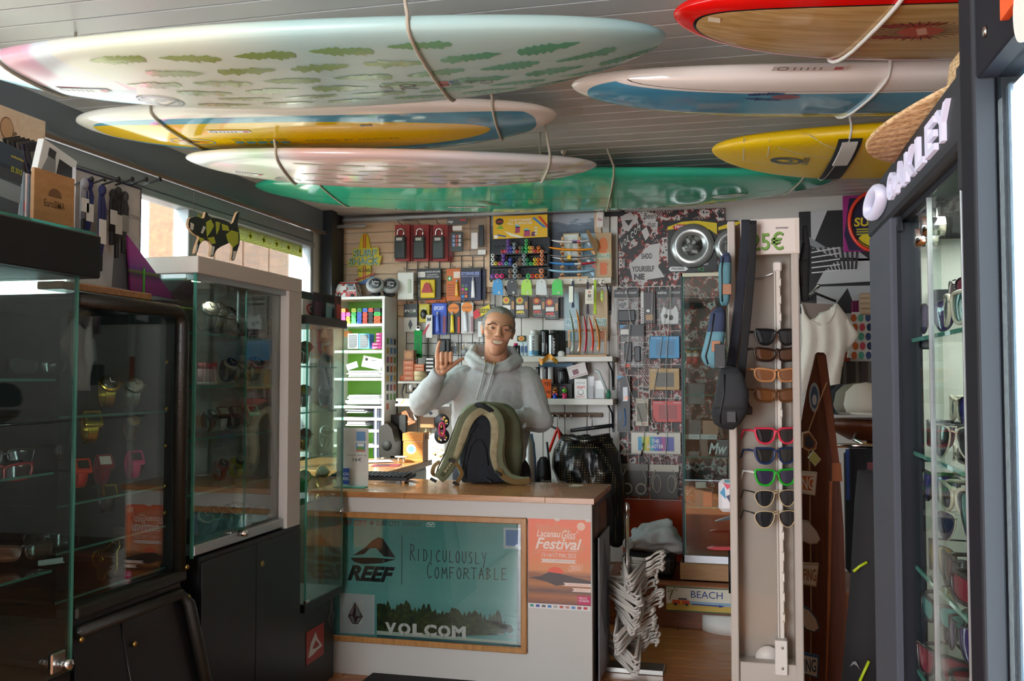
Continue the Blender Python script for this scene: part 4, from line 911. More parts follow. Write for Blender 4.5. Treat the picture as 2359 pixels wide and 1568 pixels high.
for sg,r_ in((1,.0017),(-1,.0024)):
 pts=[]
 for x in xs_:
  y=-.0585+9.5*x*x+sg*(.0105*max(0,1-(x/.0345)**2)**.5+.0008);z=.098
  for _ in range(12):z-=float(sd_head(np.array([[x,y,z]]))[0])*.8
  pts.append(H(x,y,min(z,.097)-.0006))
 SK('lip',MB().tube(pts,[.0006]+[r_]*(N_-2)+[.0006],8),M('lip'))
for s in(-1,1):SK('nostril',MB().ball(H(s*.0075,-.0295,.0985),.0028,.0028,.0016,8,6),M('mouth_dark'))
mat('hair_grey','#77726c',.75,build=lambda t,bb:(t.bump(t.noise(t.mapv(t.coord(),(260,260,60)),1,4),bb,.8,.006),t.mix(t.noise(t.mapv(t.coord(),(200,200,40)),1.5,3),'#4f4943','#a9a59f'))[1])
def hairy(p):
 x,y,z=p;ax=abs(x)
 if y>.06:line=.052-1.15*max(0,.098-y)+.020*math.exp(-(x/.016)**2)-.25*max(0,ax-.02)
 else:line=.012+.35*(y-.02)+(.010 if y<.03 else 0)
 f=(line-z)/.02
 if y<.004:f=min(f,(y+.055)/.02,(-.022-z)/.012)if y<-.0 else f
 return f+.35*noise.noise(Vector((x*90,y*90,z*90)))
hm=MB().m(M('hair_grey'),True);off=[];val=[hairy(p)for p in HP]
hm.v=[tuple(H(*(HO+HD[i]*(HT[i]+(-.002+.009*min(1,max(0,val[i]*.8+.2)))))))for i in range(len(HP))]
for i in range(HMm-1):
 for j in range(HN):
  q=[i*HN+j,i*HN+(j+1)%HN,(i+1)*HN+(j+1)%HN,(i+1)*HN+j]
  if max(val[k]for k in q)>0:hm.f.append(q);hm.mi.append(0);hm.sm.append(True)
SK('hair',hm,M('hair_grey'))
mat('hoodie_grey','#9c9d9d',.9,sheen=.25,build=lambda t,bb:(t.bump(t.noise(t.coord(),320,3),bb,.25,.002),t.mix(t.noise(t.coord(),240,2,.8),'#a0a2a3','#c6c6c4'))[1])
mat('hoodie_rib','#a9abac',.9,build=lambda t,bb:t.bump(t.noise(t.mapv(t.coord(),(500,500,30)),1,1),bb,.3,.002))
h=MB()
def ring(v,ul,ur,dep,dd=.03,n=28,tilt=0.):
 c=(mp(ul,v,dd)+mp(ur,v+tilt,dd))/2;hx=(mp(ur,v+tilt,dd)-mp(ul,v,dd))/2;r=[]
 for k in range(n):
  a=2*PI*k/n;cc,ss=math.cos(a),math.sin(a)
  r.append(c+hx*math.copysign(abs(cc)**.85,cc)-FH*dep*math.copysign(abs(ss)**.9,ss))
 return r
h.rings([ring(838,1100,1186,.075,.04),ring(846,1080,1203,.10,.04),ring(860,1056,1220,.125),ring(890,1044,1229,.145),ring(940,1040,1227,.150),ring(1000,1040,1221,.150),ring(1050,1042,1212,.148),ring(1072,1046,1207,.142),ring(1078,1052,1202,.135)])
capsule(h,shR+Vector((0,0,-.01)),elR,.075,.064);capsule(h,elR,elR.lerp(wrR,.55),.066,.054);capsule(h,elR.lerp(wrR,.5),elR.lerp(wrR,.74),.054,.043)
capsule(h,shL+Vector((0,0,-.012)),elL,.077,.066);capsule(h,elL,elL.lerp(wrL,.5),.067,.056);capsule(h,elL.lerp(wrL,.5),elL.lerp(wrL,.9),.056,.046)
for k in range(5):
 c=elL.lerp(wrL,.05+.13*k);capsule(h,c+Vector((0,0,.05))-FH*.02,c+Vector((0,0,-.035))-FH*.05+RGT*.01,.013,.010)
 c=elR.lerp(shR,.06+.12*k);capsule(h,c+Vector((0,0,.045))-FH*.03,c+Vector((0,0,-.03))-FH*.055,.012,.010)
nk=[(1133,846,-.115),(1108,834,-.085),(1086,812,-.02),(1092,797,.06),(1143,800,.12),(1182,803,.07),(1190,817,-.01),(1164,838,-.085)]
h.tube([mp(*p)for p in nk],.017,12,closed=True);h.tube([mp(*p)for p in((1134,855,-.125),(1100,845,-.10),(1078,824,-.02),(1083,812,.07),(1143,812,.14),(1189,816,.08),(1198,830,-.01),(1170,849,-.10))],.021,12,closed=True)
h.ball(mp(1143,830,.17),.13,.06,.09)
hood=fuse('hoodie',h,.006,3,M('hoodie_grey'),man,disp=lambda p:.006*noise.noise(Vector((p.x*9,p.y*9,p.z*16)))+.003*noise.noise(p*38))
for a_,e_,f0,f1,r in((elR,wrR,.82,1.08,.042),(elL,wrL,.88,1.06,.044)):
 A_,B_=a_.lerp(e_,f0),a_.lerp(e_,f1);part(hood,'cuff',MB().tube([A_,A_.lerp(B_,.15),A_.lerp(B_,.85),B_,B_.lerp(A_,.08)],[r*.92,r,r*.93,r*.86,r*.7],20,cap=False),M('hoodie_rib'),world=True)
for pts in(((1121,833,-.155),(1118,850,-.165),(1110,885,-.165),(1103,905,-.16),(1101,919,-.158)),((1141,838,-.158),(1136,856,-.167),(1127,890,-.165),(1119,912,-.16),(1117,922,-.158))):
 part(hood,'drawstring',MB().tube([mp(*p)for p in pts],.0042,8),flat('#b9bab8',.9),world=True)
 part(hood,'eyelet',MB().ball(mp(*pts[0])-FH*.003,.006,.006,.006,10,6),M('brass'),world=True)
q=MB().rings([ring(1070,1046,1206,.147,.03),ring(1088,1050,1203,.142,.03)],True,False);part(hood,'waistband',q,M('hoodie_rib'),world=True)
q=MB();capsule(q,mp(1100,1092,.03),mp(1165,1092,.03),.115,.115)
for hp,du in((hipL,-1),(hipR,1)):
 kn=Vector((hp.x,hp.y,.43))+RGT*.02*du;an=Vector((hp.x,hp.y,.10))+RGT*.03*du+FH*.03;capsule(q,hp,kn,.098,.075);capsule(q,kn,an,.075,.06)
fuse('trousers',q,.012,2,flat('#23262d',.85),man)
for hp,du in((hipL,-1),(hipR,1)):
 an=Vector((hp.x,hp.y,.0))+RGT*.03*du+FH*.05;q=MB();capsule(q,an+Vector((0,0,.045)),an-FH*.19+Vector((0,0,.038)),.044,.036);SK('shoe',q,flat('#33312f',.7))
# ================================================================ olive backpack on the counter
BD=4.22
def bp(u,v,dd=0.):return onD(u,v,BD)+FH*dd
base=onZ(1115,1111,.7725);bk=thing('backpack','olive green backpack standing on the counter with its straps facing out','backpack',base)
K=lambda n,mb,m_,lab=None,par=None:part(par or bk,n,mb,m_,lab,world=True)
mat('olive','#6d7358',.85,build=lambda t,bb:(t.bump(t.noise(t.coord(),500,2),bb,.3,.002),t.mix(t.noise(t.coord(),14,3),'#5f664c','#7d8266'))[1]);mat('camo_tan','#a59a78',.85,build=lambda t,bb:(t.bump(t.noise(t.mapv(t.coord(),(60,60,160)),1,3),bb,.8,.01),t.mix(t.noise(t.coord(),30,3),'#8f8564','#c2b795'))[1])
mat('pack_dark','#1c2029',.8,build=lambda t,bb:t.bump(t.noise(t.coord(),60,3),bb,.4,.01));mat('webbing','#7d6238',.8)
q=MB()
for k,(v,ul,ur)in enumerate(()):pass
lv=[(926,1095,1140,.03),(932,1075,1165,.06),(945,1060,1186,.09),(975,1048,1202,.115),(1020,1042,1206,.125),(1070,1046,1204,.125),(1100,1056,1200,.11),(1110,1066,1192,.09)]
rr_=[]
for v,ul,ur,dep in lv:
 c=(bp(ul,v)+bp(ur,v))/2+FH*(dep+.03);hx=(bp(ur,v)-bp(ul,v))/2
 rr_.append([c+hx*math.copysign(abs(math.cos(a))**.6,math.cos(a))-FH*dep*math.copysign(abs(math.sin(a))**.6,math.sin(a))for a in[2*PI*k/28 for k in range(28)]])
q.rings(rr_);fuse('main_compartment',q,.008,2,M('olive'),bk,disp=lambda p:.006*noise.noise(p*14))
q=MB();rr_=[]
for v,ul,ur,dep in((956,1092,1118,.012),(962,1080,1128,.02),(985,1066,1146,.028),(1020,1060,1158,.032),(1060,1058,1164,.034),(1095,1060,1168,.034),(1109,1064,1170,.03),(1111,1070,1164,.02)):
 c=(bp(ul,v)+bp(ur,v))/2+FH*.0;hx=(bp(ur,v)-bp(ul,v))/2
 rr_.append([c+hx*math.copysign(abs(math.cos(a))**.7,math.cos(a))-FH*dep*math.copysign(abs(math.sin(a))**.7,math.sin(a))for a in[2*PI*k/24 for k in range(24)]])
q.rings(rr_);bpn=fuse('back_panel',q,.006,1,M('pack_dark'),bk,disp=lambda p:.004*noise.noise(p*22))
for pts in(((1102,975,-.03),(1084,1000,-.036),(1072,1040,-.038),(1066,1085,-.038)),((1086,1025,-.037),(1098,1010,-.038),(1110,1012,-.038),(1120,1030,-.038),(1125,1070,-.038)),((1086,1025,-.037),(1076,1060,-.037),(1074,1100,-.036))):
 K('seam',MB().tube([bp(*p)for p in pts],.0035,6),flat('#0e1014',.8))
def band(mb,pts,ws,th,face):
 pts=[Vector(p)for p in pts];rings=[]
 fine=[];fw=[]
 for i in range(len(pts)-1):
  p0,p1,p2,p3=pts[max(i-1,0)],pts[i],pts[i+1],pts[min(i+2,len(pts)-1)]
  for k in range(5):
   t=k/5;fine.append(.5*((2*p1)+(p2-p0)*t+(2*p0-5*p1+4*p2-p3)*t*t+(3*p1-p0-3*p2+p3)*t**3));fw.append(ws[i]+(ws[i+1]-ws[i])*t)
 fine.append(pts[-1]);fw.append(ws[-1])
 for i,p in enumerate(fine):
  d=(fine[min(i+1,len(fine)-1)]-fine[max(i-1,0)]).normalized();sd=d.cross(face).normalized();nn=sd.cross(d).normalized()
  rings.append([p+sd*(fw[i]/2)*math.copysign(abs(math.cos(a))**.5,math.cos(a))+nn*(th/2)*math.copysign(abs(math.sin(a))**.6,math.sin(a))for a in[2*PI*k/16 for k in range(16)]])
 mb.smooth=True
 return mb.rings(rings)
ps_=BD/F_PX
SL=[(1120,938,-.02),(1096,945,-.05),(1076,966,-.075),(1061,1005,-.085),(1046,1045,-.085),(1030,1078,-.075),(1014,1098,-.065)]
SR=[(1112,940,-.02),(1133,948,-.05),(1146,970,-.075),(1147,1005,-.085),(1144,1040,-.08),(1151,1072,-.07),(1172,1096,-.06),(1200,1104,-.055),(1220,1102,-.05)]
s1=K('shoulder_strap',band(MB(),[bp(*p)for p in SL],[.05,.062,.068,.068,.066,.060,.05],.022,-FH),M('olive'))
K('strap_lining',band(MB(),[bp(u+6,v+4,d-.009)for u,v,d in SL[:5]],[.03,.036,.036,.034,.02],.016,-FH),M('camo_tan'),par=s1)
s2=K('shoulder_strap',band(MB(),[bp(*p)for p in SR],[.05,.060,.066,.064,.060,.055,.05,.04,.03],.022,-FH),M('olive'))
K('strap_lining',band(MB(),[bp(u-6,v+4,d-.009)for u,v,d in SR[:6]],[.03,.036,.036,.034,.03,.02],.016,-FH),M('camo_tan'),par=s2)
K('piping',MB().tube([bp(u-17 if 0<i<6 else u-8,v-6,d)for i,(u,v,d)in enumerate(SL)],.004,6),flat('#5a4c36',.8),par=s1);K('piping',MB().tube([bp(u+16,v+2,d)for u,v,d in SR[1:7]],.004,6),flat('#5a4c36',.8),par=s2)
K('handle',band(MB(),[bp(1098,948,-.03),bp(1100,932,-.055),bp(1118,936,-.07),bp(1138,950,-.055),bp(1142,962,-.03)],[.022]*5,.012,-FH),flat('#15171b',.8))
K('webbing_strap',band(MB(),[bp(1016,1094,-.05),bp(1000,1088,-.06),bp(1003,1070,-.06),bp(1016,1060,-.055)],[.02]*4,.004,Vector((0,0,1))-FH),M('webbing'))
K('webbing_strap',band(MB(),[bp(1040,1052,-.1),bp(1056,1066,-.1),bp(1066,1085,-.08),bp(1058,1102,-.07),bp(1054,1108,-.06)],[.018]*5,.004,-FH),M('webbing'))
K('webbing_strap',band(MB(),[bp(1152,1076,-.09),bp(1160,1092,-.08),bp(1186,1106,-.07),bp(1222,1104,-.06)],[.02,.022,.026,.03],.004,-FH),M('webbing'))
for u,v,d in((1001,1102,-.06),(1052,1110,-.06),(1044,1056,-.105),(1148,1085,-.1),(1126,1104,-.05)):q=MB().box(-.016,.016,-.004,.004,-.007,.007,.002);q.xf(Matrix.Translation(bp(u,v,d))@Matrix.Rotation(YAW+.2,4,'Z')@Matrix.Rotation(.5,4,'Y'));K('buckle',q,flat('#1a1d20',.35))
lb=Fr(bp(1021,1092,-.087),(bp(1049,1052,-.098)-bp(1021,1092,-.087)),(RGT*-.03+Vector((0,0,.02))))
m_=MB();plate(m_,lb,0,-.28,1,.28,-.002,.001);K('strap_label',m_,flat('#4d5138',.8),par=s1);m_=MB();text_on(m_,lb,'DAKINE',.97,.16,.22,-.16,.0016,.02);K('lettering',m_,flat('#c9bf9c',.8),par=s1)
# ================================================================ goods on the back wall
YW=5.315
class Pk:
 def __init__(s,name,label,cat,rect,Y=YW,dep=.012,col='#ffffff',group=None,material=None,body='card',bev=.0015,rough=.4):
  s.x0,s.x1,s.z0,s.z1=rectY(*rect,Y-dep)
  s.w,s.h,s.d=s.x1-s.x0,s.z1-s.z0,dep
  s.o=thing(name,label,cat,((s.x0+s.x1)/2,Y,s.z0),0,group)
  if body:part(s.o,body,MB().box(-s.w/2,s.w/2,-dep,0,0,s.h,bev),material or flat(col,rough))
  s.L=0
 def fr(s,lift=0.):return Fr((-s.w/2,-s.d-lift,s.h),(s.w,0,0),(0,0,-s.h))
 def F(s):return Fr((-s.w/2,-s.d-.0003-.0005*s.L,0),(s.w,0,0),(0,0,s.h))
 def r(s,c,x0,y0,x1,y1,name='print_block',rough=.4):m=MB();plate(m,s.F(),x0,1-y1,x1,1-y0,0,.0005);part(s.o,name,m,flat(c,rough));s.L+=1;return s
 def e(s,c,x,y,rx,ry,name='print_disc'):m=MB();disc(m,s.F(),x,1-y,rx,ry,0,.0005,20);part(s.o,name,m,flat(c,.4));s.L+=1;return s
 def p(s,c,pts,name='print_shape',rough=.4):m=MB();shape(m,s.F(),[(a,1-b)for a,b in pts],0,.0005);part(s.o,name,m,flat(c,rough));s.L+=1;return s
 def t(s,c,txt,x0,y0,x1,y1,bold=.0,shear=0.,rot=False,name='lettering'):
  m=MB();f=s.F()
  if rot:f=Fr(f.p(x0,1-y1),f.y*(y1-y0),-f.x*(x1-x0));f.o=f.o+s.F().x*(x1-x0);text_on(m,f,txt,0,0,1,1,.0004,bold,shear)
  else:text_on(m,f,txt,x0,1-y1,x1,1-y0,.0004,bold,shear)
  part(s.o,name,m,flat(c,.4));s.L+=1;return s
 def b(s,c,x0,y0,x1,y1,th=.012,name='blister',material=None,bev=.004,rough=.4,lift=0.):
  part(s.o,name,MB().box(-s.w/2+x0*s.w,-s.w/2+x1*s.w,-s.d-lift-th,-s.d-lift,s.h*(1-y1),s.h*(1-y0),bev),material or flat(c,rough));return s
 def tube(s,c,x,y0,y1,r,cap='#c0c4c8',capname='cap'):
  X=-s.w/2+x*s.w;zt,zb=s.h*(1-y0),s.h*(1-y1);y=-s.d-r
  part(s.o,capname,MB().cyl((X,y,zt),(X,y,zt-(zt-zb)*.16),r*.5,12),flat(cap,.3))
  m=MB();m.smooth=True;m.rings([[(X+r*(.75+.35*f)*math.cos(a),y+r*(1-.9*f)*math.sin(a),zt-(zt-zb)*(.16+.84*f))for a in[2*PI*k/16 for k in range(16)]]for f in(0,.08,.3,.6,.85,1)]);part(s.o,'tube',m,flat(c,.3));return s
 def hook(s,x=.5,top=.0):X=-s.w/2+x*s.w;z=s.h*(1-top);part(s.o,'hanger_hook',MB().tube([(X,.015,z+.012),(X,-s.d-.03,z+.004),(X,-s.d-.045,z+.016)],.0025,6),M('steel'));return s
 def lab(s,x0,y0,x1,y1):return s.r('#eceae6',x0,y0,x1,y1,'price_label')
def grid(name,label,rect,Y,nx,nz,r,material):
 x0,x1,z0,z1=rectY(*rect,Y);g=thing(name,label,'grid',((x0+x1)/2,Y,z0))
 h=MB().m(material).box(-(x1-x0)/2,(x1-x0)/2,-r,r,-r,r).mesh('wire');v=MB().m(material).box(-r,r,r,3*r,0,z1-z0).mesh('wire')
 for i in range(nz):obj('wire',h,g,(0,0,(z1-z0)*i/(nz-1)))
 for i in range(nx):obj('wire',v,g,(-(x1-x0)/2+(x1-x0)*i/(nx-1),0,0))
grid('wire_grid','black wire grid panel on the wall behind the man',(936,590,1140,905),YB-.025,9,12,.0022,M('dark_metal'))
grid('wire_grid','pale wire grid panel over the collage board',(1421,660,1572,1150),YB-.055,7,20,.002,flat('#c9c3ba',.4))
G1='packs hanging on the black grid'
for i,(u,lab)in enumerate(((910,'red carded key safe with a shackle, nearest the small sign board'),(954,'middle red carded key safe of three in a row'),(998,'red carded key safe beside the clear phone pack'))):
 k=Pk('key_safe',lab,'key safe',(u,517,u+34,601),YW-.05,.004,'#a5282c',G1,body='backing_card')
 part(k.o,'body',MB().box(-k.w*.40,k.w*.30,-.04,-.004,k.h*.05,k.h*.66,.004),mat('safe_dark','#27302f',.35));part(k.o,'dial',MB().box(-k.w*.28,k.w*.12,-.0415,-.039,k.h*.54,k.h*.62,.001),flat('#c9ccc8',.3))
 part(k.o,'flap',MB().box(-k.w*.40,k.w*.30,-.043,-.038,k.h*.06,k.h*.50,.003),M('safe_dark'))
 rr=k.w*.22;part(k.o,'shackle',MB().tube([(-k.w*.05-rr,-.022,k.h*.64)]+[(-k.w*.05-rr*math.cos(a),-.022,k.h*.78+rr*math.sin(a))for a in[PI*q/8 for q in range(9)]]+[(-k.w*.05+rr,-.022,k.h*.64)],.0048,10),M('chrome'))
 part(k.o,'blister',MB().box(-k.w*.52,k.w*.52,-.047,-.002,-.004,k.h*1.02,.004),M('blister'));part(k.o,'hook',MB().tube([(-k.w*.1,.04,k.h*1.0),(-k.w*.1,-.05,k.h*1.03),(-k.w*.05,-.065,k.h*1.08)],.002,6),M('dark_metal'))
 for q in(1,2):part(k.o,'spare_card',MB().box(-k.w*.45+.007*q,k.w*.55+.007*q,.013*q,.013*q+.003,.0,k.h*1.0,.001),flat('#8c2226',.4))
k=Pk('phone_pack','clear blister pack holding a waterproof phone case','pack',(1029,503,1078,590),YW-.04,.035,group=G1,material=M('blister'),body='blister',bev=.006)
k.r('#55585c',.02,.0,.98,.17).t('#f0f0f0','High',.06,.05,.3,.13,.03).r('#c0504a',.62,.02,.9,.07).b('#3c4444',.2,.36,.78,.88,.006,'phone',bev=.005).r('#e8e8e6',.28,.2,.72,.32)
k.L+=12
for i in range(9):k.r(('#8fa8d8','#c05a50','#d8d8e0')[i%3],.30+(i%3)*.14,.44+(i//3)*.11,.40+(i%3)*.14,.52+(i//3)*.11,'icon_print');k.L-=1
k=Pk('clear_bag','crinkled clear bag with a white music player','pack',(1081,500,1121,592),YW-.03,.02,group=G1,material=M('clear_bag'),body='bag',bev=.008)
k.b('#ebebea',.12,.38,.52,.8,.008,'player',bev=.004).e('#c8ccd0',.32,.68,.13,.07).b('#2a2c2e',.55,.2,.85,.75,.006,'pouch').lab(.5,.82,.95,.94).hook(.4)
k=Pk('clear_pack','pale clear pack with a folded leaflet at the start of the second row','pack',(913,622,957,693),YW-.03,.045,group=G1,material=M('clear_bag'),body='bag',bev=.006);k.b('#e4e6e0',.08,.08,.9,.95,.002,'leaflet').b('#b9c4b0',.6,.3,.78,.75,.005,'tube').hook(.5);k.r('#8fa0b0',.15,.4,.5,.44).r('#a0a8a0',.15,.5,.5,.53)
k=Pk('wax_comb_pack','black carded pack with a red comb on a yellow square','pack',(961,618,1016,690),YW-.03,.01,'#17171a',G1);k.b('#e8c81e',.16,.36,.78,.95,.014,'tray',bev=.005);part(k.o,'comb',MB().prism([(-k.w*.27,k.h*.22),(k.w*.19,k.h*.22),(k.w*.06,k.h*.5),(-k.w*.04,k.h*.54),(-k.w*.14,k.h*.5)],-k.d-.026,-k.d-.014),flat('#b02a2c',.35));k.lab(.03,.1,.34,.28).t('#e9e9e9','WAX BOX & WAX COMB',.36,.08,.95,.14,.01).t('#e9e9e9','• SCRAPING •',.36,.18,.9,.23).t('#e9e9e9','• REMOVAL BLADE',.36,.25,.92,.3).t('#d8d8d8','COMBO SET',.05,.5,.11,.9,.0,0,True).hook(.4)
k=Pk('orange_card','orange card hanging behind the black comb pack','card',(980,684,1027,697),YW-.01,.004,'#d8631f',G1)
k=Pk('repair_pack','orange carded repair pack with a yellow tube and green cross','pack',(1028,618,1062,693),YW-.02,.008,'#cf6a2a',G1);k.r('#1f8a4a',.08,.24,.38,.38).r('#e8f0e8',.20,.26,.26,.36).r('#e8f0e8',.14,.295,.32,.325).r('#e8d8c8',.5,.1,.95,.3).tube('#e0a020',.75,.36,.88,.011).hook(.55);[k.r('#7a3a18',.1,.5+i*.08,.55,.52+i*.08,'text_line')for i in range(5)]
k=Pk('glue_pack','dark blue carded repair glue with a white tube','pack',(1061,617,1108,692),YW-.03,.014,'#18204a',G1);k.r('#101218',0,0,1,.1).t('#9aa8e0','STORMSURE',.04,.12,.92,.22,.03).t('#c8d0e8','Stops Rips and Leaks DEAD',.06,.24,.9,.28);[k.r(c,.06+(i%2)*.16,.5+(i//2)*.11,.19+(i%2)*.16,.58+(i//2)*.11,'icon_print')for i,c in enumerate(('#4a7a4a','#6a5a9a','#d84a8a','#7ab83a','#8a4a2a','#a03a5a','#2a8ad8','#e87a2a'))];k.tube('#e9edf2',.64,.3,.92,.011).hook(.5)
k=Pk('glue_pack','second dark blue glue card peeking out behind the first','pack',(1100,620,1119,690),YW-.01,.008,'#141a3c',G1);k.r('#2a2f5a',.1,.1,.9,.2)
k=Pk('fin_key_pack','black headed fin key pack with a white lower card','pack',(930,700,961,764),YW-.02,.006,'#dcdcda',G1);k.r('#222326',0,0,1,.48).t('#f2f2f2','FCS',.06,.2,.92,.3,.035,.1).r('#2f8a4a',.3,.33,.9,.345).p('#26262a',[(.5,.55),(.66,.74),(.5,.92),(.34,.74)]).hook(.6)
k=Pk('leash_plug_pack','yellow carded pack with a black oval plug','pack',(965,700,989,742),YW-.02,.006,'#d9c92a',G1);k.t('#f4f2d8','FCS',.1,.2,.7,.32,.02);part(k.o,'plug',MB().ball((-k.w*.02,-.014,k.h*.44),k.w*.30,.01,k.h*.26,18,12),flat('#26282a',.3));k.hook(.4)
k=Pk('resin_pack','blue carded resin tube','pack',(995,698,1029,770),YW-.03,.012,'#2a4fc0',G1);k.e('#3a62d8',.5,.17,.4,.16).t('#eef2ff','EPOXY',.14,.1,.82,.22,.02,.2).r('#7a2a4a',.74,.42,.95,.96,'text_panel').tube('#5a7ae0',.42,.28,.95,.0115).hook(.4)
k=Pk('resin_pack','black carded yellow resin tube under an orange sun','pack',(1031,698,1060,769),YW-.03,.012,'#1a1a1c',G1);k.e('#e8842a',.48,.18,.44,.17).t('#5a1a10','SOLAREZ',.1,.13,.86,.19,.01).r('#c8481e',.8,.45,.98,.97,'text_panel').tube('#e4cc2a',.42,.28,.96,.0115).hook(.4)
k=Pk('resin_pack','clear carded silver resin tube under an orange sun','pack',(1062,697,1090,768),YW-.03,.012,'#d3d3d6',G1);k.e('#ec8a2e',.5,.16,.45,.17).t('#6a2014','SOLAREZ',.12,.12,.88,.18,.01).r('#b07a8a',.82,.45,.98,.95,'text_panel').tube('#dfe3ea',.42,.28,.96,.0115).hook(.4)
k=Pk('quick_fix_bag','clear bag with a tilted red and yellow header','pack',(1093,712,1128,780),YW-.03,.01,group=G1,material=M('clear_bag'),body='bag',bev=.003);k.b('#dfe2e4',.25,.4,.55,.95,.008,'tube');k.p('#e4d22a',[(-.1,.08),(.98,-.16),(1.05,.08),(.0,.34)],'header').p('#d8283a',[(-.1,.08),(.3,-.02),(.42,.22),(.0,.34)]).t('#1a1a1a','QUICK FIX',.3,-.02,.98,.16,.03)
k=Pk('key_strap','bright green fabric key strap hanging on the grid','strap',(954,760,972,824),YW-.05,.006,'#1fae55',body='strap',rough=.8);k.t('#103018','MOSKOVA',.25,.18,.75,.78,.0,0,True).r('#10301c',.25,.86,.75,.94);part(k.o,'ring',MB().tube([(.014*math.cos(a),-.003,k.h+.012+.012*math.sin(a))for a in[2*PI*q/16 for q in range(16)]],.0016,6,closed=True),M('chrome'));part(k.o,'clip',MB().box(-.012,.012,-.008,.002,k.h-.004,k.h+.010,.002),M('chrome'))
k=Pk('opener_pack','white carded pack with a dark red bottle opener','pack',(981,725,996,778),YW-.06,.006,'#e6e4e2',G1);k.p('#3a3a3c',[(.2,.1),(.5,.16),(.8,.1),(.8,.26),(.2,.26)]).p('#b02a3c',[(.0,.8),(-.6,.92),(-.4,.72),(.4,.4),(.6,.42),(.1,.7)],'opener')
k=Pk('phone_holder','black phone holder hung on the grid beside the raised hand','holder',(1007,780,1036,812),YW-.05,.03,'#1a1b1d',body='pouch',bev=.006);k.b('#26282b',.05,.1,.7,.95,.012,'flap',bev=.004)
for nm,u,v,c,lab in(('key_bunch',1046,790,'#2a2c30','bunch of dark key tags hanging on the grid'),('keyring',1070,790,'#8d9094','round metal keyring hanging beside the dark key tags')):
 p=onY(u,v,YW-.05);g=thing(nm,lab,'keyring',p);part(g,'hook',MB().tube([(0,.06,.004),(0,-.01,0),(0,-.015,.01)],.002,6),M('steel'))
 part(g,'ring',MB().tube([(.012*math.cos(a),-.004,-.012+.012*math.sin(a))for a in[2*PI*q/14 for q in range(14)]],.0016,6,closed=True),M('chrome'))
 if nm=='keyring':part(g,'disc',MB().lathe((0,-.004,-.05),[(.001,-.002),(.020,-.002),(.020,.002),(.001,.002)],20,'y'),flat(c,.4));part(g,'key',MB().box(-.012,-.005,-.003,0,-.045,-.015,.001),M('brass'))
 else:
  for q in range(4):part(g,'tag',MB().box(-.016+q*.009,-.008+q*.009,-.006-q*.003,-.003-q*.003,-.062-.006*(q%2),-.018,.002),flat(('#26282c','#33363c','#5a3a4a','#4a6a7a')[q],.4))
k=Pk('eyeglass_cord','black curved cord hook on the grid behind the hood','cord',(1092,783,1108,796),YW-.05,.01,'#1a1b1d',body=None);part(k.o,'cord',MB().tube([(-.02,0,.02),(-.015,-.02,.004),(.0,-.025,.0),(.02,-.02,.012)],.004,8),flat('#1a1b1d',.5))
def shelf_board(name,label,rect,Y0,Y1,material,brackets=(),cat='shelf'):
 x0,x1,z0,z1=rectY(*rect,Y0);g=thing(name,label,cat,((x0+x1)/2,Y1,z0));part(g,'board',MB().box(-(x1-x0)/2,(x1-x0)/2,Y0-Y1,0,0,z1-z0,.002),material)
 for u in brackets:X=onY(u,rect[3],Y0+.08).x-(x0+x1)/2;part(g,'bracket',MB().box(X-.006,X+.006,-.012,-.002,-.16,0,.001).tube([(X,Y0-Y1+.03,-.004),(X,-.05,-.05),(X,-.01,-.14)],.005,6),M('dark_metal'))
 return g,z1
shelf_board('wall_shelf','thin pale shelf on the wall left of the man with wooden boxes',(916,878,1000,883),5.13,YB-.03,flat('#cfcfcc',.3));shelf_board('wall_shelf','thin pale shelf below it carrying white boxes',(910,930,1036,936),5.12,YB-.03,flat('#d6d6d2',.3))
YS=5.17
def on(u0,v0,u1,v1,name,label,cat,dep,c,group=None,Y=YS,**k):return Pk(name,label,cat,(u0,v0,u1,v1),Y+dep,dep,c,group,**k)
GB='small orange boxes on the wall shelf'
on(930,806,953,829,'soap_box','brown patterned cube box topping the taller stack','box',.05,'#8a5a34',GB).e('#b07a4a',.5,.5,.36,.36)
for i,(v0,v1,w)in enumerate(((830,841,'topmost'),(841,853,'second'),(853,865,'third'),(865,877,'lowest'))):on(929,v0,953,v1,'soap_box','flat orange box, %s under the brown cube'%w,'box',.05,'#b5603a',GB).r('#d09a7a',.2,.35,.8,.6)
for i,(v0,v1,w)in enumerate(((838,846,'upper'),(846,854,'lower'))):on(954,v0,977,v1,'soap_box','flat orange box, %s of the short pair'%w,'box',.05,'#bb6840',GB).r('#d8a888',.2,.3,.8,.6)
for i in range(4):on(980,823+i*8.5,1000,831+i*8.5,'wax_bar','black and white wax box, number %s down its stack behind the hand'%('one','two','three','four')[i],'box',.04,'#222226','black wax boxes').r('#e6e2e0',.1,.25,.9,.7)
p=onY(962,878,YS);g=thing('wood_tin','round pale wooden box with a lid on the thin shelf','box',(p.x,YS+.04,onY(962,877,YS).z));part(g,'body',MB().lathe((0,0,0),[(.001,0),(.042,0),(.042,.03),(.001,.03)],24),flat('#dcc79c',.5));part(g,'lid',MB().lathe((0,0,0),[(.001,.03),(.0435,.03),(.0435,.058),(.001,.058)],24),flat('#e2cfa6',.5))
p=onY(926,877,YS);g=thing('fox_figure','small orange sitting animal figure on the shelf end','figurine',(p.x,YS+.02,p.z));o_=flat('#b5562a',.5)
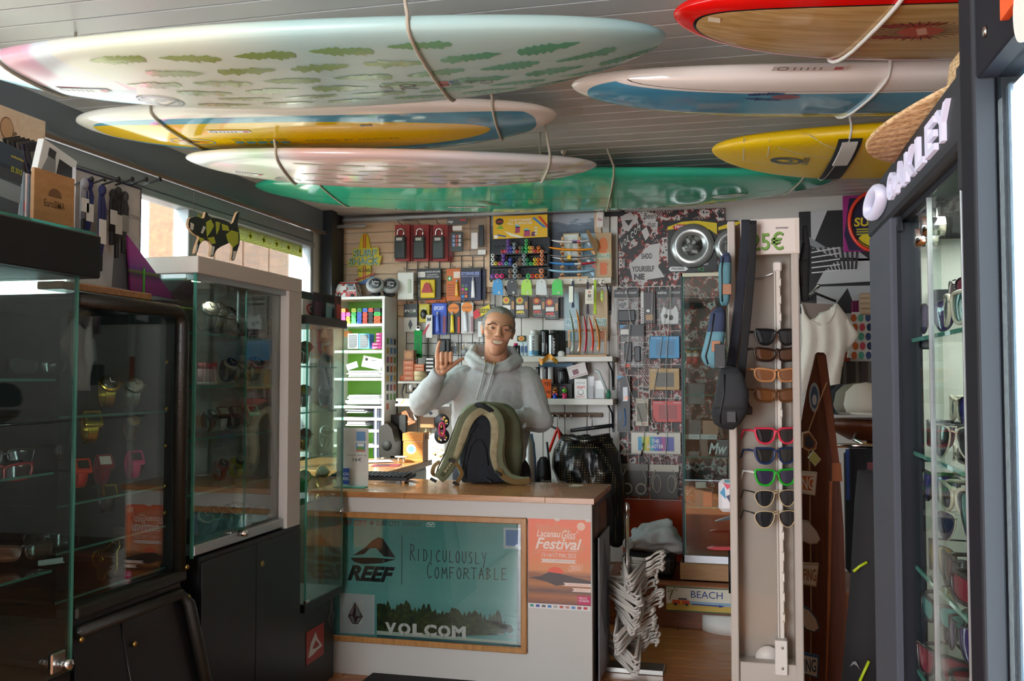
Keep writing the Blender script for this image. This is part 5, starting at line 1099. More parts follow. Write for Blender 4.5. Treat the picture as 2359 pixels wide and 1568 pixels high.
part(g,'body',MB().ball((.0,0,.018),.018,.014,.019,14,10).ball((-.014,0,.010),.010,.012,.010,12,8),o_);part(g,'head',MB().ball((.012,-.002,.042),.011,.010,.011,12,8).prism([(.004,.05),(.010,.052),(.006,.064)],-.004,.0).prism([(.014,.052),(.020,.05),(.019,.062)],-.004,.0),o_);part(g,'face_patch',MB().ball((.017,-.008,.045),.006,.005,.006,8,6),flat('#e8e2da',.5));part(g,'leg',MB().cyl((.012,-.006,0),(.012,-.006,.022),.004,8),o_);part(g,'leg',MB().cyl((.002,-.008,0),(.002,-.008,.016),.004,8),o_)
p=onY(940,903,5.16);g=thing('ski_goggle','black curved strap with two silver pads hanging under the shelf','goggles',(p.x,5.16,p.z));part(g,'strap',MB().tube([(.018,0,.055),(-.02,-.01,.05),(-.036,-.012,0),(-.026,-.012,-.04),(.016,0,-.05)],.006,8),flat('#1d1e22',.5));part(g,'pad',MB().ball((.022,-.01,.03),.013,.008,.022,14,10),flat('#d3d6da',.25));part(g,'pad',MB().ball((.024,-.01,-.028),.013,.008,.024,14,10),flat('#d8dade',.25))
on(912,918,948,924,'long_box','long white box with a yellow mark, upper of two','box',.06,'#e8e6dc','white boxes on the lower thin shelf',5.13).r('#d8c83a',.42,.2,.55,.9);on(917,924,952,930,'long_box','long white box with a yellow mark, lower of two','box',.06,'#e4e2d8','white boxes on the lower thin shelf',5.13).r('#d8c83a',.2,.2,.32,.9)
on(950,892,962,922,'carton','dark red banded carton half hidden by the sleeve','box',.05,'#2a2224',None,5.16).r('#c22a2c',.1,.3,.95,.55)
k=Pk('sandal_tag','tilted brown cardboard hanger with a white leaf mark','tag',(921,945,959,980),5.25,.004,'#8a5a3a',body='card');k.o.rotation_euler[1]=-.35;k.p('#e0d0c0',[(.5,.5),(.6,.64),(.5,.72),(.4,.64)]).r('#e0d0c0',.38,.74,.64,.8).r('#3a2418',.12,.2,.2,.55).r('#3a2418',.74,.2,.82,.55)
k=Pk('sandal_tag','white moulded hanger with a dark diamond mark','tag',(974,942,1011,961),5.24,.01,'#e2e2e2',body='hanger',bev=.006);k.p('#2a3a5a',[(.5,.25),(.64,.5),(.5,.75),(.36,.5)])
k=Pk('compass_tag','cream card tag with a compass rose on a string','tag',(969,965,992,1000),5.325,.002,'#dcc99a',body='card');k.e('#7a5a3a',.5,.37,.34,.22).e('#dcc99a',.5,.37,.27,.175).p('#7a5a3a',[(.5,.17),(.55,.34),(.78,.37),(.55,.4),(.5,.57),(.45,.4),(.22,.37),(.45,.34)]).r('#6a4a34',.12,.82,.3,.93);part(k.o,'string',MB().tube([(0,0,k.h),(.002,0,k.h+.08)],.0012,5),flat('#e8e8e8',.6))
k=Pk('brown_card','brown cardboard sandal hanger behind the white one','tag',(968,952,1000,985),5.28,.004,'#a5764e',body='card')
p=onY(1018,988,5.1);g=thing('bracelet_stand','two patterned round discs with a pink bracelet in front of them','display',(p.x,5.1,p.z));rb=random.Random(2)
for dz in(.042,-.04):
 m=MB().m(flat('#26242a',.5));m.lathe((0,0,dz),[(.001,-.004),(.045,-.004),(.045,.004),(.001,.004)],28,'y');part(g,'disc',m)
 for q in range(11):a=rb.uniform(0,6.28);r0=rb.uniform(.012,.036);m=MB();disc(m,Fr((r0*math.cos(a),-.0045-.0003*q,dz+r0*math.sin(a)),(1,0,0),(0,0,1)),0,0,rb.uniform(.004,.01),rb.uniform(.004,.009),0,.0004,7);part(g,'dot_print',m,flat(rb.choice(('#d8962a','#e8e6e2','#b04a6a','#4a4648','#e0b04a')),.4))
part(g,'bracelet',MB().tube([(.010+.016*math.cos(a),-.03,.038*math.sin(a))for a in[2*PI*q/24 for q in range(24)]],.006,8,closed=True),flat('#c82a5e',.4))
g=thing('shell_garland','small heap of gold and white shell jewellery hung low on the wall','jewellery',onY(1012,1040,5.335));rb=random.Random(8)
for q in range(14):part(g,'shell',MB().ball((rb.uniform(-.05,.05),rb.uniform(-.01,.01),rb.uniform(-.03,.03)),.009,.005,.007,8,6),flat(('#c9a96a','#e4dccb','#b08a4a')[q%3],.4))
k=Pk('wave_poster','blurred blue grey wave photograph behind the marker rack','poster',(1131,487,1370,640),YB-.022,.003,'#42566a',body='sheet',material=mat('wave_print','#4a5c70',.4,build=lambda t,b:t.ramp(t.math('ADD',t.math('DIVIDE',t.sep(t.coord())[2],.40),t.math('MULTIPLY',t.noise(t.mapv(t.coord(),(3,1,9)),4,5),.35)),[(.2,'#24384e'),(.5,'#34495c'),(.75,'#3a4450'),(.98,'#7f92a6'),(1.2,'#b9c6d4')])))
x0,x1,z0,z1=rectY(1129,494,1264,644,5.22);g=thing('marker_rack','black wire marker rack with a yellow header board','rack',((x0+x1)/2,5.28,z0));w=x1-x0;h=z1-z0
RX,RZ=(x0+x1)/2,z0
part(g,'back_panel',MB().box(-w/2,w/2,-.004,0,0,h*.68),flat('#161c26',.5));part(g,'side_wire',MB().box(-w/2,-w/2+.005,-.07,-.062,0,h),M('dark_metal'));part(g,'side_wire',MB().box(w/2-.005,w/2,-.07,-.062,0,h),M('dark_metal'))
for zz in(585,613,643):z=onY(1197,zz,5.22).z-z0;part(g,'tray',MB().box(-w/2+.003,w/2-.003,-.085,-.004,z-.004,z,.001).box(-w/2+.003,w/2-.003,-.088,-.084,z-.004,z+.008),M('dark_metal'));part(g,'tier_back',MB().box(-w/2+.003,w/2-.003,-.010,-.006,z,z+.05),flat('#20272f',.5))
for zz in(568,597,626):
 z=onY(1197,zz,5.22).z-z0
 for q in range(12):xq=-w/2+.02+(w-.04)*q/11;part(g,'divider',MB().tube([(xq,-.012,z+.012),(xq,-.05,z+.012),(xq,-.055,z-.008)],.0014,4),M('dark_metal'))
hx0,hx1,hz0,hz1=rectY(1136,496,1262,548,5.215)
hb=part(g,'header_board',MB().box(hx0-RX,hx1-RX,-.066,-.060,hz0-RZ,hz1-RZ,.001),flat('#e8b818',.4));hf=frY(hx0-RX,hx1-RX,hz0-RZ,hz1-RZ,-.0665)
def hp2(c,m):part(hb,'print_shape',m,flat(c,.4))
m=MB();text_on(m,hf,'CUSTOMISE',.30,.74,.70,.85,.0008,.03);text_on(m,hf,'ALL SURFACES',.26,.60,.72,.71,.0008,.03);part(hb,'lettering',m,flat('#f6ecd2',.4));hp2('#1a1a1c',disc(MB(),hf,.12,.76,.075,.15,0,.0006));m=MB();text_on(m,hf,'POSCA',.07,.72,.18,.80,.001,.03);part(hb,'lettering',m,flat('#d8482a',.4))
for c,pts in(('#3a80c8',[(.72,.86),(.76,.90),(.98,.42),(.92,.42)]),('#d23c2c',[(.82,.92),(.87,.92),(1,.52),(.99,.40)]),('#7ab83a',[(.05,.45),(.15,.60),(.2,.42)]),('#2a5a9a',[(.08,.2),(.24,.12),(.24,.06),(.07,.14)]),('#f0ead2',[(.2,.34),(.58,.02),(.5,.0),(.32,.10)]),('#a83a6a',[(.40,.22),(.42,.52),(.50,.50),(.49,.24)]),('#7ac4d0',[(.40,.48),(.42,.62),(.49,.56),(.48,.46)]),('#a83a6a',[(.56,.06),(.58,.34),(.68,.32),(.68,.06)]),('#7ac4d0',[(.56,.30),(.60,.44),(.67,.36),(.66,.30)]),('#6a2a5a',[(.70,.06),(.71,.26),(.78,.24),(.77,.06)]),('#f2f2f2',[(.02,.02),(.09,.02),(.09,.16),(.02,.16)])):hp2(c,shape(MB(),hf,pts,0,.0006))
m=MB();[plate(m,hf,.76,.14+.13*q,.81,.20+.13*q,0,.0008)for q in range(3)];part(hb,'print_block',m,flat('#cfe2ea',.4))
MK={'R':'#d23a34','K':'#e2588a','P':'#7a4fb0','B':'#4a5cc0','G':'#9aa4aa','N':'#8a6a5a','D':'#2a8a5a','L':'#4ac06a','Y':'#dcc832','E':'#e8946a','O':'#e27a2a','W':'#e2e4e2','T':'#5ab8a8','H':'#e8387e'}
NM={'R':'red','K':'pink','P':'purple','B':'blue','G':'grey','N':'brown','D':'dark green','L':'light green','Y':'yellow','E':'peach','O':'orange','W':'white','T':'turquoise','H':'hot pink'}
tiers=((579,.0105,'R1158 K1165 P1171x4 B1178x2 G1185x3 R1192 N1199x2 D1205x2 L1213x4 Y1221x2 E1227x2 R1234 O1241x2','top'),(607,.0115,'W1136x3 Y1143 K1152 P1160x3 T1167 B1176x2 N1192 N1199x2 G1208x3 D1215x2 L1224 Y1233x2 O1240x2 E1249x4','middle'),(636,.0150,'P1136 K1146 H1157 N1177x2 G1187x3 N1197 L1218 R1227 O1238 E1248x2','bottom'))
ordn=('lowest','second','third','top')
seen={}
for v,r,spec,tn_ in tiers:
 proto={}
 for tok in spec.split():
  c=tok[0];u,_,n=tok[1:].partition('x');n=int(n or 1)
  for q in range(n):
   p=onY(float(u),v,5.19);zz=p.z+q*r*2.02
   side='near the header text start' if float(u)<1170 else('mid rack' if float(u)<1215 else 'towards the little boards')
   lab='%s marker, %s in column, %s tier, %s'%(NM[c],ordn[q]if n>1 else 'single',tn_,side)
   if lab in seen:lab+=', further along'
   seen[lab]=1
   if c not in proto:
    t_=thing('paint_marker',lab,'marker',(p.x,5.19,zz),0,'paint markers in the wire rack')
    part(t_,'barrel',MB().cyl((0,.0,0),(0,.085,0),r*.92,14),flat('#d8d8d6',.35));part(t_,'cap',MB().lathe((0,0,0),[(.001,.012),(r*.8,.012),(r,.008),(r,-.02),(.001,-.02)],16,'y'),flat(MK[c],.35));part(t_,'cap_end',MB().lathe((0,-.0125,0),[(.001,.0),(r*.42,.0),(r*.42,-.002),(.001,-.002)],12,'y'),flat('#2a2a2e',.4));proto[c]=t_
   else:dup(proto[c],(p.x,5.19,zz),None,lab)
g=thing('peg_stand','pale wooden peg stand carrying the five little boards','stand',onY(1318,641,5.16));gp=g.location.copy()
for u in(1296,1335):
 a=onY(u,641,5.17)-gp;b_=onY(u,545,5.17)-gp;part(g,'post',MB().box(a.x-.008,a.x+.008,.012,.03,0,b_.z,.002),M('beech'))
 for v in(566,585,601,619,636):c=onY(u,v,5.17)-gp;part(g,'peg',MB().cyl((c.x,.014,c.z),(c.x,-.045,c.z+.004),.0055,10),M('beech'))
part(g,'foot',MB().box(-.075,.095,-.02,.05,-.004,.008,.002),M('beech'))
def mini(name,label,u0,v0,u1,v1,Y,cols,th=.014,group='little boards on the peg stand',wid=.055,slot=None):
 p,q=onY(u0,v0,Y),onY(u1,v1,Y);L=(q-p).length;a=math.atan2(q.z-p.z,q.x-p.x);c=(p+q)/2
 o=thing(name,label,'model surfboard',c,0,group);o.rotation_euler=(0,-a,0);n=24
 for i,(f0,f1,col)in enumerate(cols):
  m=MB();m.smooth=True;rr_=[]
  for k in range(n+1):
   t=-1+2*(f0+(f1-f0)*k/n);hw_=max(.0008,wid/2*max(0,1-abs(t)**2.3)**.55);ht=max(.0006,th/2*max(0,1-abs(t)**5)**.6);zz=.012*abs(t)**2.2
   rr_.append([(t*L/2,hw_*math.cos(x),zz+ht*math.sin(x))for x in[2*PI*j/14 for j in range(14)]])
  m.rings(rr_);part(o,'deck_section' if len(cols)>1 else 'deck',m,flat(col,.2))
 part(o,'fin',MB().prism([(L*.38,-.004),(L*.46,-.004),(L*.47,-.026)],-.0015,.0015),flat(cols[-1][2],.3));return o
mini('model_board','white model surfboard with navy and pink bands, topmost on the pegs',1270,558,1362,557,5.145,((0,.55,'#e8e8ea'),(.55,.66,'#2c2f6e'),(.66,.74,'#d86a92'),(.74,1,'#dcdce4')))
mini('model_board','plain orange model surfboard, second on the pegs',1263,574,1374,577,5.145,((0,1,'#f09a1c'),))
o=mini('model_board','thin grey and white model surfboard with a yellow strap',1266,592,1376,592,5.145,((0,1,'#8a8886'),),.008);part(o,'strap',MB().box(-.03,-.008,-.03,.03,-.016,.008,.002),flat('#e2b41c',.4))
mini('model_board','white underside model surfboard just below the grey one',1272,597,1362,597,5.15,((0,1,'#e9ecee'),),.008)
mini('model_board','blue model surfboard with a red tail',1265,609,1375,608,5.145,((0,.55,'#3f90dc'),(.55,.68,'#dfe6ea'),(.68,1,'#c8323a')))
mini('model_board','white topped pale blue model surfboard, lowest on the pegs',1262,626,1372,626,5.145,((0,1,'#9ccbe8'),),.016)
k=Pk('model_board_box','small carton with a white arch print behind the pegs','box',(1297,537,1334,600),5.29,.03,'#c8ae88');k.r('#e2e8e2',.08,.05,.92,.95).e('#f2f2ee',.5,.5,.3,.32).e('#b5c8bc',.5,.55,.12,.24)
k=Pk('model_board_box','pale blue carton with an orange arch behind the pegs','box',(1337,537,1372,640),5.30,.03,'#a9c4d0');k.r('#8aa8b8',.1,.1,.9,.9).t('#4a7a90','STREET',.15,.4,.85,.48,.02)
k=Pk('model_board_box','tan carton with an orange surfboard print at the shelf end','box',(1371,536,1409,640),5.24,.05,'#c8a578');k.e('#e0762a',.5,.3,.28,.2).r('#7aa890',.08,.46,.92,.58).t('#e8ddc0','STREET',.12,.45,.88,.52,.02).t('#e8ddc0','NEARES',.12,.53,.88,.6,.02).r('#dd6a28',.3,.66,.72,.93)
g=thing('cardboard_wedge','folded brown cardboard strip standing behind the little boards','cardboard',onY(1364,580,5.13));part(g,'sheet',MB().prism([(-.035,.12),(-.022,.124),(.03,.055),(.036,.03),(.022,-.01),(.012,.005)],-.003,.003),flat('#7d5a30',.6));part(g,'flap',MB().prism([(-.022,.124),(.03,.055),(.026,.05),(-.026,.118)],-.008,-.003),flat('#8a6638',.6))
g=thing('wire_hook_rack','white coated wire rack hung at the end of the wave picture','rack',onY(1388,640,5.2));gp=g.location.copy()
for u in(1381,1391):a=onY(u,486,5.2)-gp;part(g,'wire',MB().tube([(a.x,0,0),(a.x,0,a.z)],.0022,6),flat('#e9e8e4',.4))
for v in(505,545,580,612):a=onY(1386,v,5.2)-gp;part(g,'cross_wire',MB().tube([(a.x-.03,-.004,a.z),(a.x+.03,-.004,a.z+.004),(a.x+.034,-.03,a.z+.006)],.0018,6),flat('#e9e8e4',.4))
k=Pk('white_cap_pack','white crumpled pack with red lettering clipped high on the wire rack','pack',(1374,487,1391,523),5.16,.02,'#e6e2de',body='pouch',bev=.006);k.t('#b03a34','Fila',.2,.4,.75,.6,.02)
g,_=shelf_board('wood_ledge','pale wooden ledge shelf with a row of hooks along its edge',(1135,642,1408,655),5.13,YB-.03,mat('ledge_pale','#ddd3c4',.4),(1168,1400));gp=g.location
for u in(1146,1163,1178,1195,1213,1246,1283,1320,1336,1354,1370,1388):a=onY(u,646,5.12);part(g,'hook',MB().tube([(a.x-gp.x,5.13-gp.y,a.z-gp.z),(a.x-gp.x,5.105-gp.y,a.z-gp.z),(a.x-gp.x,5.10-gp.y,a.z-gp.z+.006)],.0022,6),M('chrome'))
for u,c,nm in((1147,'#3f9fe0','bright blue'),(1180,'#3a3c40','charcoal'),(1213,'#b8ea5c','lime yellow'),(1247,'#dfe3e6','frosted white'),(1284,'#5ade6a','bright green')):
 p=onY(u,644,5.09);m=MB().prism([(-.010,.002),(.008,.004),(.022,-.006),(.028,-.03),(.031,-.088),(-.030,-.086),(-.031,-.04),(-.026,-.012)],-.004,.004);g=thing('wax_comb',nm+' plastic wax comb hanging from the ledge hooks','wax comb',p,.15,'wax combs hanging in a row');part(g,'blade',m,flat(c,.4));part(g,'sticker',MB().box(.002,.012,-.0055,-.004,-.08,-.068),flat('#e8e4e0',.4));part(g,'screw',MB().lathe((.0,-.004,-.012),[(.001,.003),(.004,.003),(.004,0),(.001,0)],10,'y'),M('chrome'))
def lanyard(label,u,v,L,col,tagc,tw=.028,th=.06,cat='lanyard',dy=0.,extra=None):
 p=onY(u,v,5.09-dy);g=thing('lanyard',label,cat,p,0,'lanyards on the ledge hooks');part(g,'strap',MB().box(-.006,.006,-.004,0,-L,0,.001),flat(col,.7));part(g,'ring',MB().tube([(.009*math.cos(a),-.002,.006+.009*math.sin(a))for a in[2*PI*q/14 for q in range(14)]],.0014,6,closed=True),M('chrome'))
 if tagc:part(g,'tag',MB().box(-tw/2-.01,tw/2-.01,-.007,-.005,-.03-th,-.03,.001),flat(tagc,.5))
 part(g,'clip',MB().box(-.008,.008,-.006,.002,-L-.02,-L,.003),flat(col,.5));return g
lanyard('navy lanyard with a long plain white tag',1320,647,.13,'#20304e','#eef2e4',.024,.09);lanyard('dark patterned lanyard behind a cream printed card',1354,649,.16,'#3c3044',None);lanyard('neon yellow lanyard with a white tag',1371,645,.17,'#b4d82a','#f2f2ee',.012,.08)
k=Pk('surf_leash_card','cream printed card tag between the dark and neon lanyards','tag',(1348,666,1368,700),5.07,.002,'#ddd5c0',body='card');k.r('#b8443a',.38,.14,.62,.24).r('#6a6458',.3,.34,.7,.56).r('#8a8478',.2,.64,.8,.67).r('#8a8478',.2,.72,.8,.75)
g=thing('board_keyring','green and yellow chequered surfboard keyring','keyring',onY(1387,650,5.09));part(g,'ring',MB().tube([(.012*math.cos(a),-.002,-.004+.012*math.sin(a))for a in[2*PI*q/14 for q in range(14)]],.0016,6,closed=True),M('chrome'));part(g,'chain',MB().tube([(0,-.002,-.016),(0,-.002,-.04)],.002,6),M('chrome'));part(g,'board',MB().lathe((0,-.004,-.076),[(.0005,-.034),(.006,-.026),(.010,0),(.006,.026),(.0005,.034)],16,'z',.35),flat('#cfd03a',.3))
for q,(x,z)in enumerate(((-.004,-.06),(.004,-.07),(-.004,-.08),(.004,-.09))):part(g,'check',MB().box(x-.0035,x+.0035,-.0088,-.006,z-.005,z+.005),flat('#3a9a4a',.3))
for i,(u0,v0,u1,v1,c,w)in enumerate(((1157,681,1186,733,'#e8d02a','yellow sun carded pack nearest the man'),(1188,682,1217,732,'#ecd42c','yellow sun carded pack beside the red ones'),(1227,683,1256,731,'#d83a2c','red flame carded pack, first of the two'),(1256,686,1287,736,'#dc3e2e','red flame carded pack hanging lowest'))):
 k=Pk('wax_pack',w,'pack',(u0,v0,u1,v1),5.26-.004*i,.02,'#1d1a1a','black carded packs under the combs');n=12;cx_,cy_=.32,.2
 k.p(c,[(cx_+(.34 if q%2 else.2)*math.cos(2*PI*q/24),cy_+(.20 if q%2 else.12)*math.sin(2*PI*q/24))for q in range(24)],'sun_print').e('#d8582a' if i<2 else '#d8a02a',cx_,cy_,.15,.09).p(c,[(.08,.68),(.6,.66),(.7,.78),(.06,.78)]).lab(.05,.42,.66,.62).t('#d8d4d0','Pro DRIVE',.06,.80,.75,.88,.01).r('#b88a5a',.75,.25,.95,.6,'photo_print').t('#d0ccc8','WAX REMOVER KIT',.2,.92,.8,.96).hook(.4)
 part(k.o,'blister',MB().box(-k.w*.5,k.w*.5,-k.d-.004,-k.d-.003,0,k.h),M('blister'))
for i in range(3):Pk('wax_pack','black pack edge hanging behind the flame packs, %s'%('first','second','third')[i],'pack',(1288+i*4,684,1292+i*4,732),5.28,.02,'#1a1a1c','black carded packs under the combs')
shelf_board('wall_shelf','thick white shelf with cans, bottles and upright little boards',(1150,821,1411,833),5.08,YB-.03,mat('shelf_white','#e6e2da',.4),(1404,));shelf_board('wall_shelf','thick white shelf with toys and dark cartons below the bottles',(1150,918,1412,932),5.08,YB-.03,M('shelf_white'),(1404,))
def can(name,label,u,v0,v1,r,col,cap=None,capf=.0,Y=5.16,group=None,prints=()):
 p=onY(u,v1,Y);h=onY(u,v0,Y).z-p.z;g=thing(name,label,name.split('_')[-1],(p.x,Y,p.z),0,group);hb=h*(1-capf)
 part(g,'body',MB().lathe((0,0,0),[(.001,0),(r*.96,0),(r,.004),(r,hb*.93),(r*(.9 if capf else.97),hb),(.001,hb)],22),flat(col,.25))
 if cap:part(g,'cap',MB().lathe((0,0,hb),[(.001,0),(r*.72,0),(r*.72,h*capf*.9),(r*.6,h*capf),(.001,h*capf)],18),flat(cap,.3))
 for kind,c,a0,a1,z0_,z1_,*tx in prints:
  m=MB()
  if kind=='band':m.smooth=True;m.rings([[((r+.0005)*math.sin(a0+(a1-a0)*q/10),-(r+.0005)*math.cos(a0+(a1-a0)*q/10),h*zz)for q in range(11)]for zz in(z0_,z1_)],False,False)
  else:
   vs,fs=glyphs(tx[0],.02)
   m.add([((r+.001)*math.sin(a0+(a1-a0)*(1-y)),-(r+.001)*math.cos(a0+(a1-a0)*(1-y)),h*(z0_+(z1_-z0_)*x))for x,y in vs],fs,False)
  part(g,'label_print' if kind=='band' else 'lettering',m,flat(c,.3))
 return g
can('wax_bottle','white bottle with blue letters at the front of the bottle row',1230,760,820,.028,'#e8ecee','#f2f2f2',.16,5.11,'bottles on the thick shelf',(('band','#6ab4dc',-1.5,1.5,.03,.2),('txt','#16222c',.28,-.28,.08,.78,'DEWAX IT')))
for i in range(3):can('wax_bottle','white bottle with blue letters, %s behind the front one'%('first','second','third')[i],1237+4*i,761,819,.028,'#dfe4e6','#eeeeee',.16,5.17+.05*i,'bottles on the thick shelf',(('band','#6ab4dc',-1.5,1.5,.03,.2),))
can('black_can','black can with a grey curl behind the silver one',1255,760,820,.024,'#141617',None,0,5.12,'cans on the thick shelf',(('band','#8a9094',-.5,.0,.15,.5),('txt','#cfd4d8',.75,.45,.1,.5,'ONEILL')))
can('silver_can','silver fronted black can with upright lettering',1275,760,820,.026,'#1a1c1e','#2a2c2e',.14,5.10,'cans on the thick shelf',(('band','#cdd4d6',-1.2,-.35,.03,.8),('txt','#d8dcde',.5,.05,.08,.72,'ONEILL')))
for i in range(3):can('black_can','black can in the row behind the silver one, %s'%('near','middle','far')[i],1284+4.5*i,761,819,.024,'#17191b',None,0,5.15+.05*i,'cans on the thick shelf')
for i,(u,c)in enumerate(((1188,'#20242a'),(1196,'#1c2622'))):can('jar','dark jar with a %s lid close to the hood'%('pink','black')[i],u,790 if i==0 else 795,820,.016,c,'#d82a6a' if i==0 else '#1a1a1c',.2,5.12)
for i,u in enumerate((1203,1212)):
 p=onY(u,820,5.11);h=onY(u,787,5.11).z-p.z;g=thing('cream_tube','pale blue cream tube standing on its cap, %s'%('first','second')[i],'tube',(p.x,5.11,p.z),0,'cream tubes on the thick shelf');m=MB();m.smooth=True;m.rings([[(.011*(1+.1*f)*math.cos(a),.008*(1-.8*f)*math.sin(a),.008+(h-.008)*f)for a in[2*PI*q/14 for q in range(14)]]for f in(0,.4,.8,1)]);part(g,'body',m,flat('#cfdce4',.3));part(g,'cap',MB().cyl((0,0,0),(0,0,.008),.008,12),flat('#dfe4e8',.3));m=MB();plate(m,frY(-.006,.006,.02,h*.7,-.0086),0,0,1,1,0,.0006);part(g,'label_print',m,flat('#4a6aa0',.4))
k=Pk('sun_card','small dark card with a yellow sun behind the jars','card',(1191,773,1211,786),5.328,.006,'#2a2420');k.e('#e8b82a',.5,.5,.34,.4).e('#d8582a',.5,.5,.2,.24)
can('white_cup','small white lidded cup in front of the dark cans',1293,808,821,.02,'#e8e6e2','#d8d8d8',.2,5.10)
k=Pk('phone_card','grey slanted card leaning behind the white cup','card',(1304,800,1313,820),5.13,.006,'#8a8c90')
g=thing('paper_bag','crumpled orange patterned paper drooping over the shelf edge','paper',onY(1264,829,5.07));m=MB();m.smooth=True;rb=random.Random(12);m.rings([[(x,-.01-.02*math.sin(x*60)**2+rb.uniform(-.006,.006),z+.016*math.sin(x*70+1)+rb.uniform(-.006,.006))for x in[-.052+.104*q/9 for q in range(10)]]for z in(-.012,.0,.012,.02)],False,False);part(g,'sheet',m,mat('orange_paper','#e08a1c',.5,build=lambda t,b:t.ramp(t.noise(t.coord(),60,3),[(.4,'#d8801a'),(.55,'#e8a42a'),(.62,'#7a8a2a'),(.7,'#e09a24')])))
for i,(r_,c,lab)in enumerate((((1299,673,1334,785),'#a5bcc4','pale blue carton behind the slim upright boards'),((1366,671,1400,785),'#c4a87e','tan carton behind the slim upright boards'))):k=Pk('board_carton',lab,'box',r_,5.29,.03,c);k.r('#6a9ab0' if i==0 else '#5a9a8a',.1,.55,.9,.7).t('#e4ecec','STREET',.12,.54,.88,.62,.02).t('#e4ecec','NEARES',.12,.63,.88,.7,.02).r('#5aa0c0' if i==0 else '#c86a2a',.3,.76,.75,.97)
g=thing('board_stand','low wooden stand holding the slim upright boards','stand',onY(1352,821,5.12));gp=g.location.copy();part(g,'base',MB().box(-.115,.115,-.03,.06,0,.010,.002),M('beech'))
for u in(1310,1394):a=onY(u,760,5.14)-gp;part(g,'upright',MB().box(a.x-.006,a.x+.006,.03,.04,.008,a.z,.001),M('beech'))
part(g,'rail',MB().box(-.11,.11,.025,.033,.142,.152,.001),M('beech'))
for u in(1327,1341,1356,1370,1385):a=onY(u,760,5.14)-gp;part(g,'peg',MB().lathe((a.x,.02,a.z),[(.001,.012),(.006,.012),(.006,-.012),(.001,-.012)],12,'y'),flat('#e6d8c2',.4))
for(u0,v0,u1,v1,c,w)in((1316,712,1325,816,'#9cc4be','pale teal'),(1332,710,1340,816,'#ef9a2a','amber orange tall'),(1350,724,1352,815,'#c82048','crimson'),(1361,726,1370,813,'#e8402e','tomato red'),(1373,727,1385,812,'#f0941e','orange tail-end')):
 p,q=onY(u0,v0,5.10),onY(u1,v1,5.10);L=(q-p).length;o=thing('model_board',w+' slim model surfboard standing in the low stand','model surfboard',(p+q)/2,0,'slim model boards in the low stand');o.rotation_euler=(0,math.atan2(q.x-p.x,p.z-q.z)*-1,0)
 m=MB();m.smooth=True;m.rings([[(-.012*t*t+.0055*max(.08,(1-abs(t)**4))*math.cos(x),.025*max(.05,(1-abs(t)**2.2))**.6*math.sin(x),t*L/2)for x in[2*PI*j/14 for j in range(14)]]for t in[-1+2*i/20 for i in range(21)]]);part(o,'deck',m,flat(c,.2))
 part(o,'fin',MB().prism([(-.004,-L*.34),(-.018,-L*.42),(-.026,-L*.43),(-.008,-L*.28)],-.0015,.0015),flat('#d8d4bc' if 'teal' in w or 'amber' in w else c,.3))
for i in range(5):can('spray_can','dark can with silver cap in the row by the sleeve, %s'%('first','second','third','fourth','fifth')[i],1232+9*i,845,917,.018,'#26282c' if i%2 else '#c9ced0',None,0,5.20,'spray cans on the lower shelf')
k=Pk('dark_carton','large dark carton standing behind the toys','box',(1272,842,1322,917),5.29,.06,'#1c1d20');k=Pk('blue_carton','flat blue carton lying at the back of the lower shelf','box',(1240,836,1320,845),5.30,.08,'#3f6f90')
k=Pk('price_tag','orange hand-lettered price tag by the sleeve','tag',(1244,873,1270,917),5.11,.003,'#e4632a',body='card');k.t('#2a1a14','YD',.35,.16,.92,.34,.01).t('#2a1a14','15€',.4,.6,.95,.74,.01)
k=Pk('rate_card','black card with white stripes behind the toy figures','card',(1264,883,1318,917),5.14,.004,'#1a1a1c',body='card');[k.r('#d8d8d8',.06,.22+.13*q,.36,.28+.13*q)and k.r('#a8a8a8',.46,.23+.13*q,.7,.27+.13*q)for q in range(5)];k.t('#c8c8c8','IMPACT',.06,.06,.3,.12)
for u,hc_,bc,ac,lab in((1279,'#ef8a2e','#2a4fd8','#f05a7a','peg toy with an orange head and blue body'),(1301,'#6ac03a','#ee3a7c','#ee3a7c','peg toy with a green head and pink body')):
 p=onY(u,918,5.10);g=thing('peg_toy',lab,'toy',(p.x,5.10,p.z));part(g,'body',MB().lathe((0,0,0),[(.001,0),(.014,0),(.013,.01),(.006,.032),(.001,.034)],16),flat(bc,.4));part(g,'head',MB().ball((0,0,.045),.014,.014,.015,16,10),flat(hc_,.4));part(g,'arm',MB().tube([(-.006,-.004,.03),(-.013,-.006,.02)],.004,8).tube([(.006,-.004,.03),(.013,-.006,.02)],.004,8),flat(ac,.4));part(g,'hair' if 'green' in lab else 'glasses',MB().lathe((0,0,.056),[(.006,0),(.004,.008),(.001,.014)],8)if 'green' in lab else MB().box(-.010,.010,-.016,-.011,.044,.051,.001),flat('#e03a9a' if 'green' in lab else '#1a1a1a',.3))
can('torch_mug','black ribbed flask standing behind the toys',1297,848,884,.024,'#1c1d21','#101012',.14,5.2,None,(('band','#b8c4c8',-1.2,-.9,.1,.8),))
k=Pk('leaflet','tilted white leaflet with a small photograph leaning on the flask','leaflet',(1312,838,1356,868),5.17,.002,'#dcdad8',body='sheet');k.o.rotation_euler[1]=-.28;k.t('#c05a4a','Tom & Pepper',.1,.14,.7,.24).r('#7a3a4a',.25,.36,.55,.75,'photo_print').r('#c86a5a',.1,.84,.95,.88)
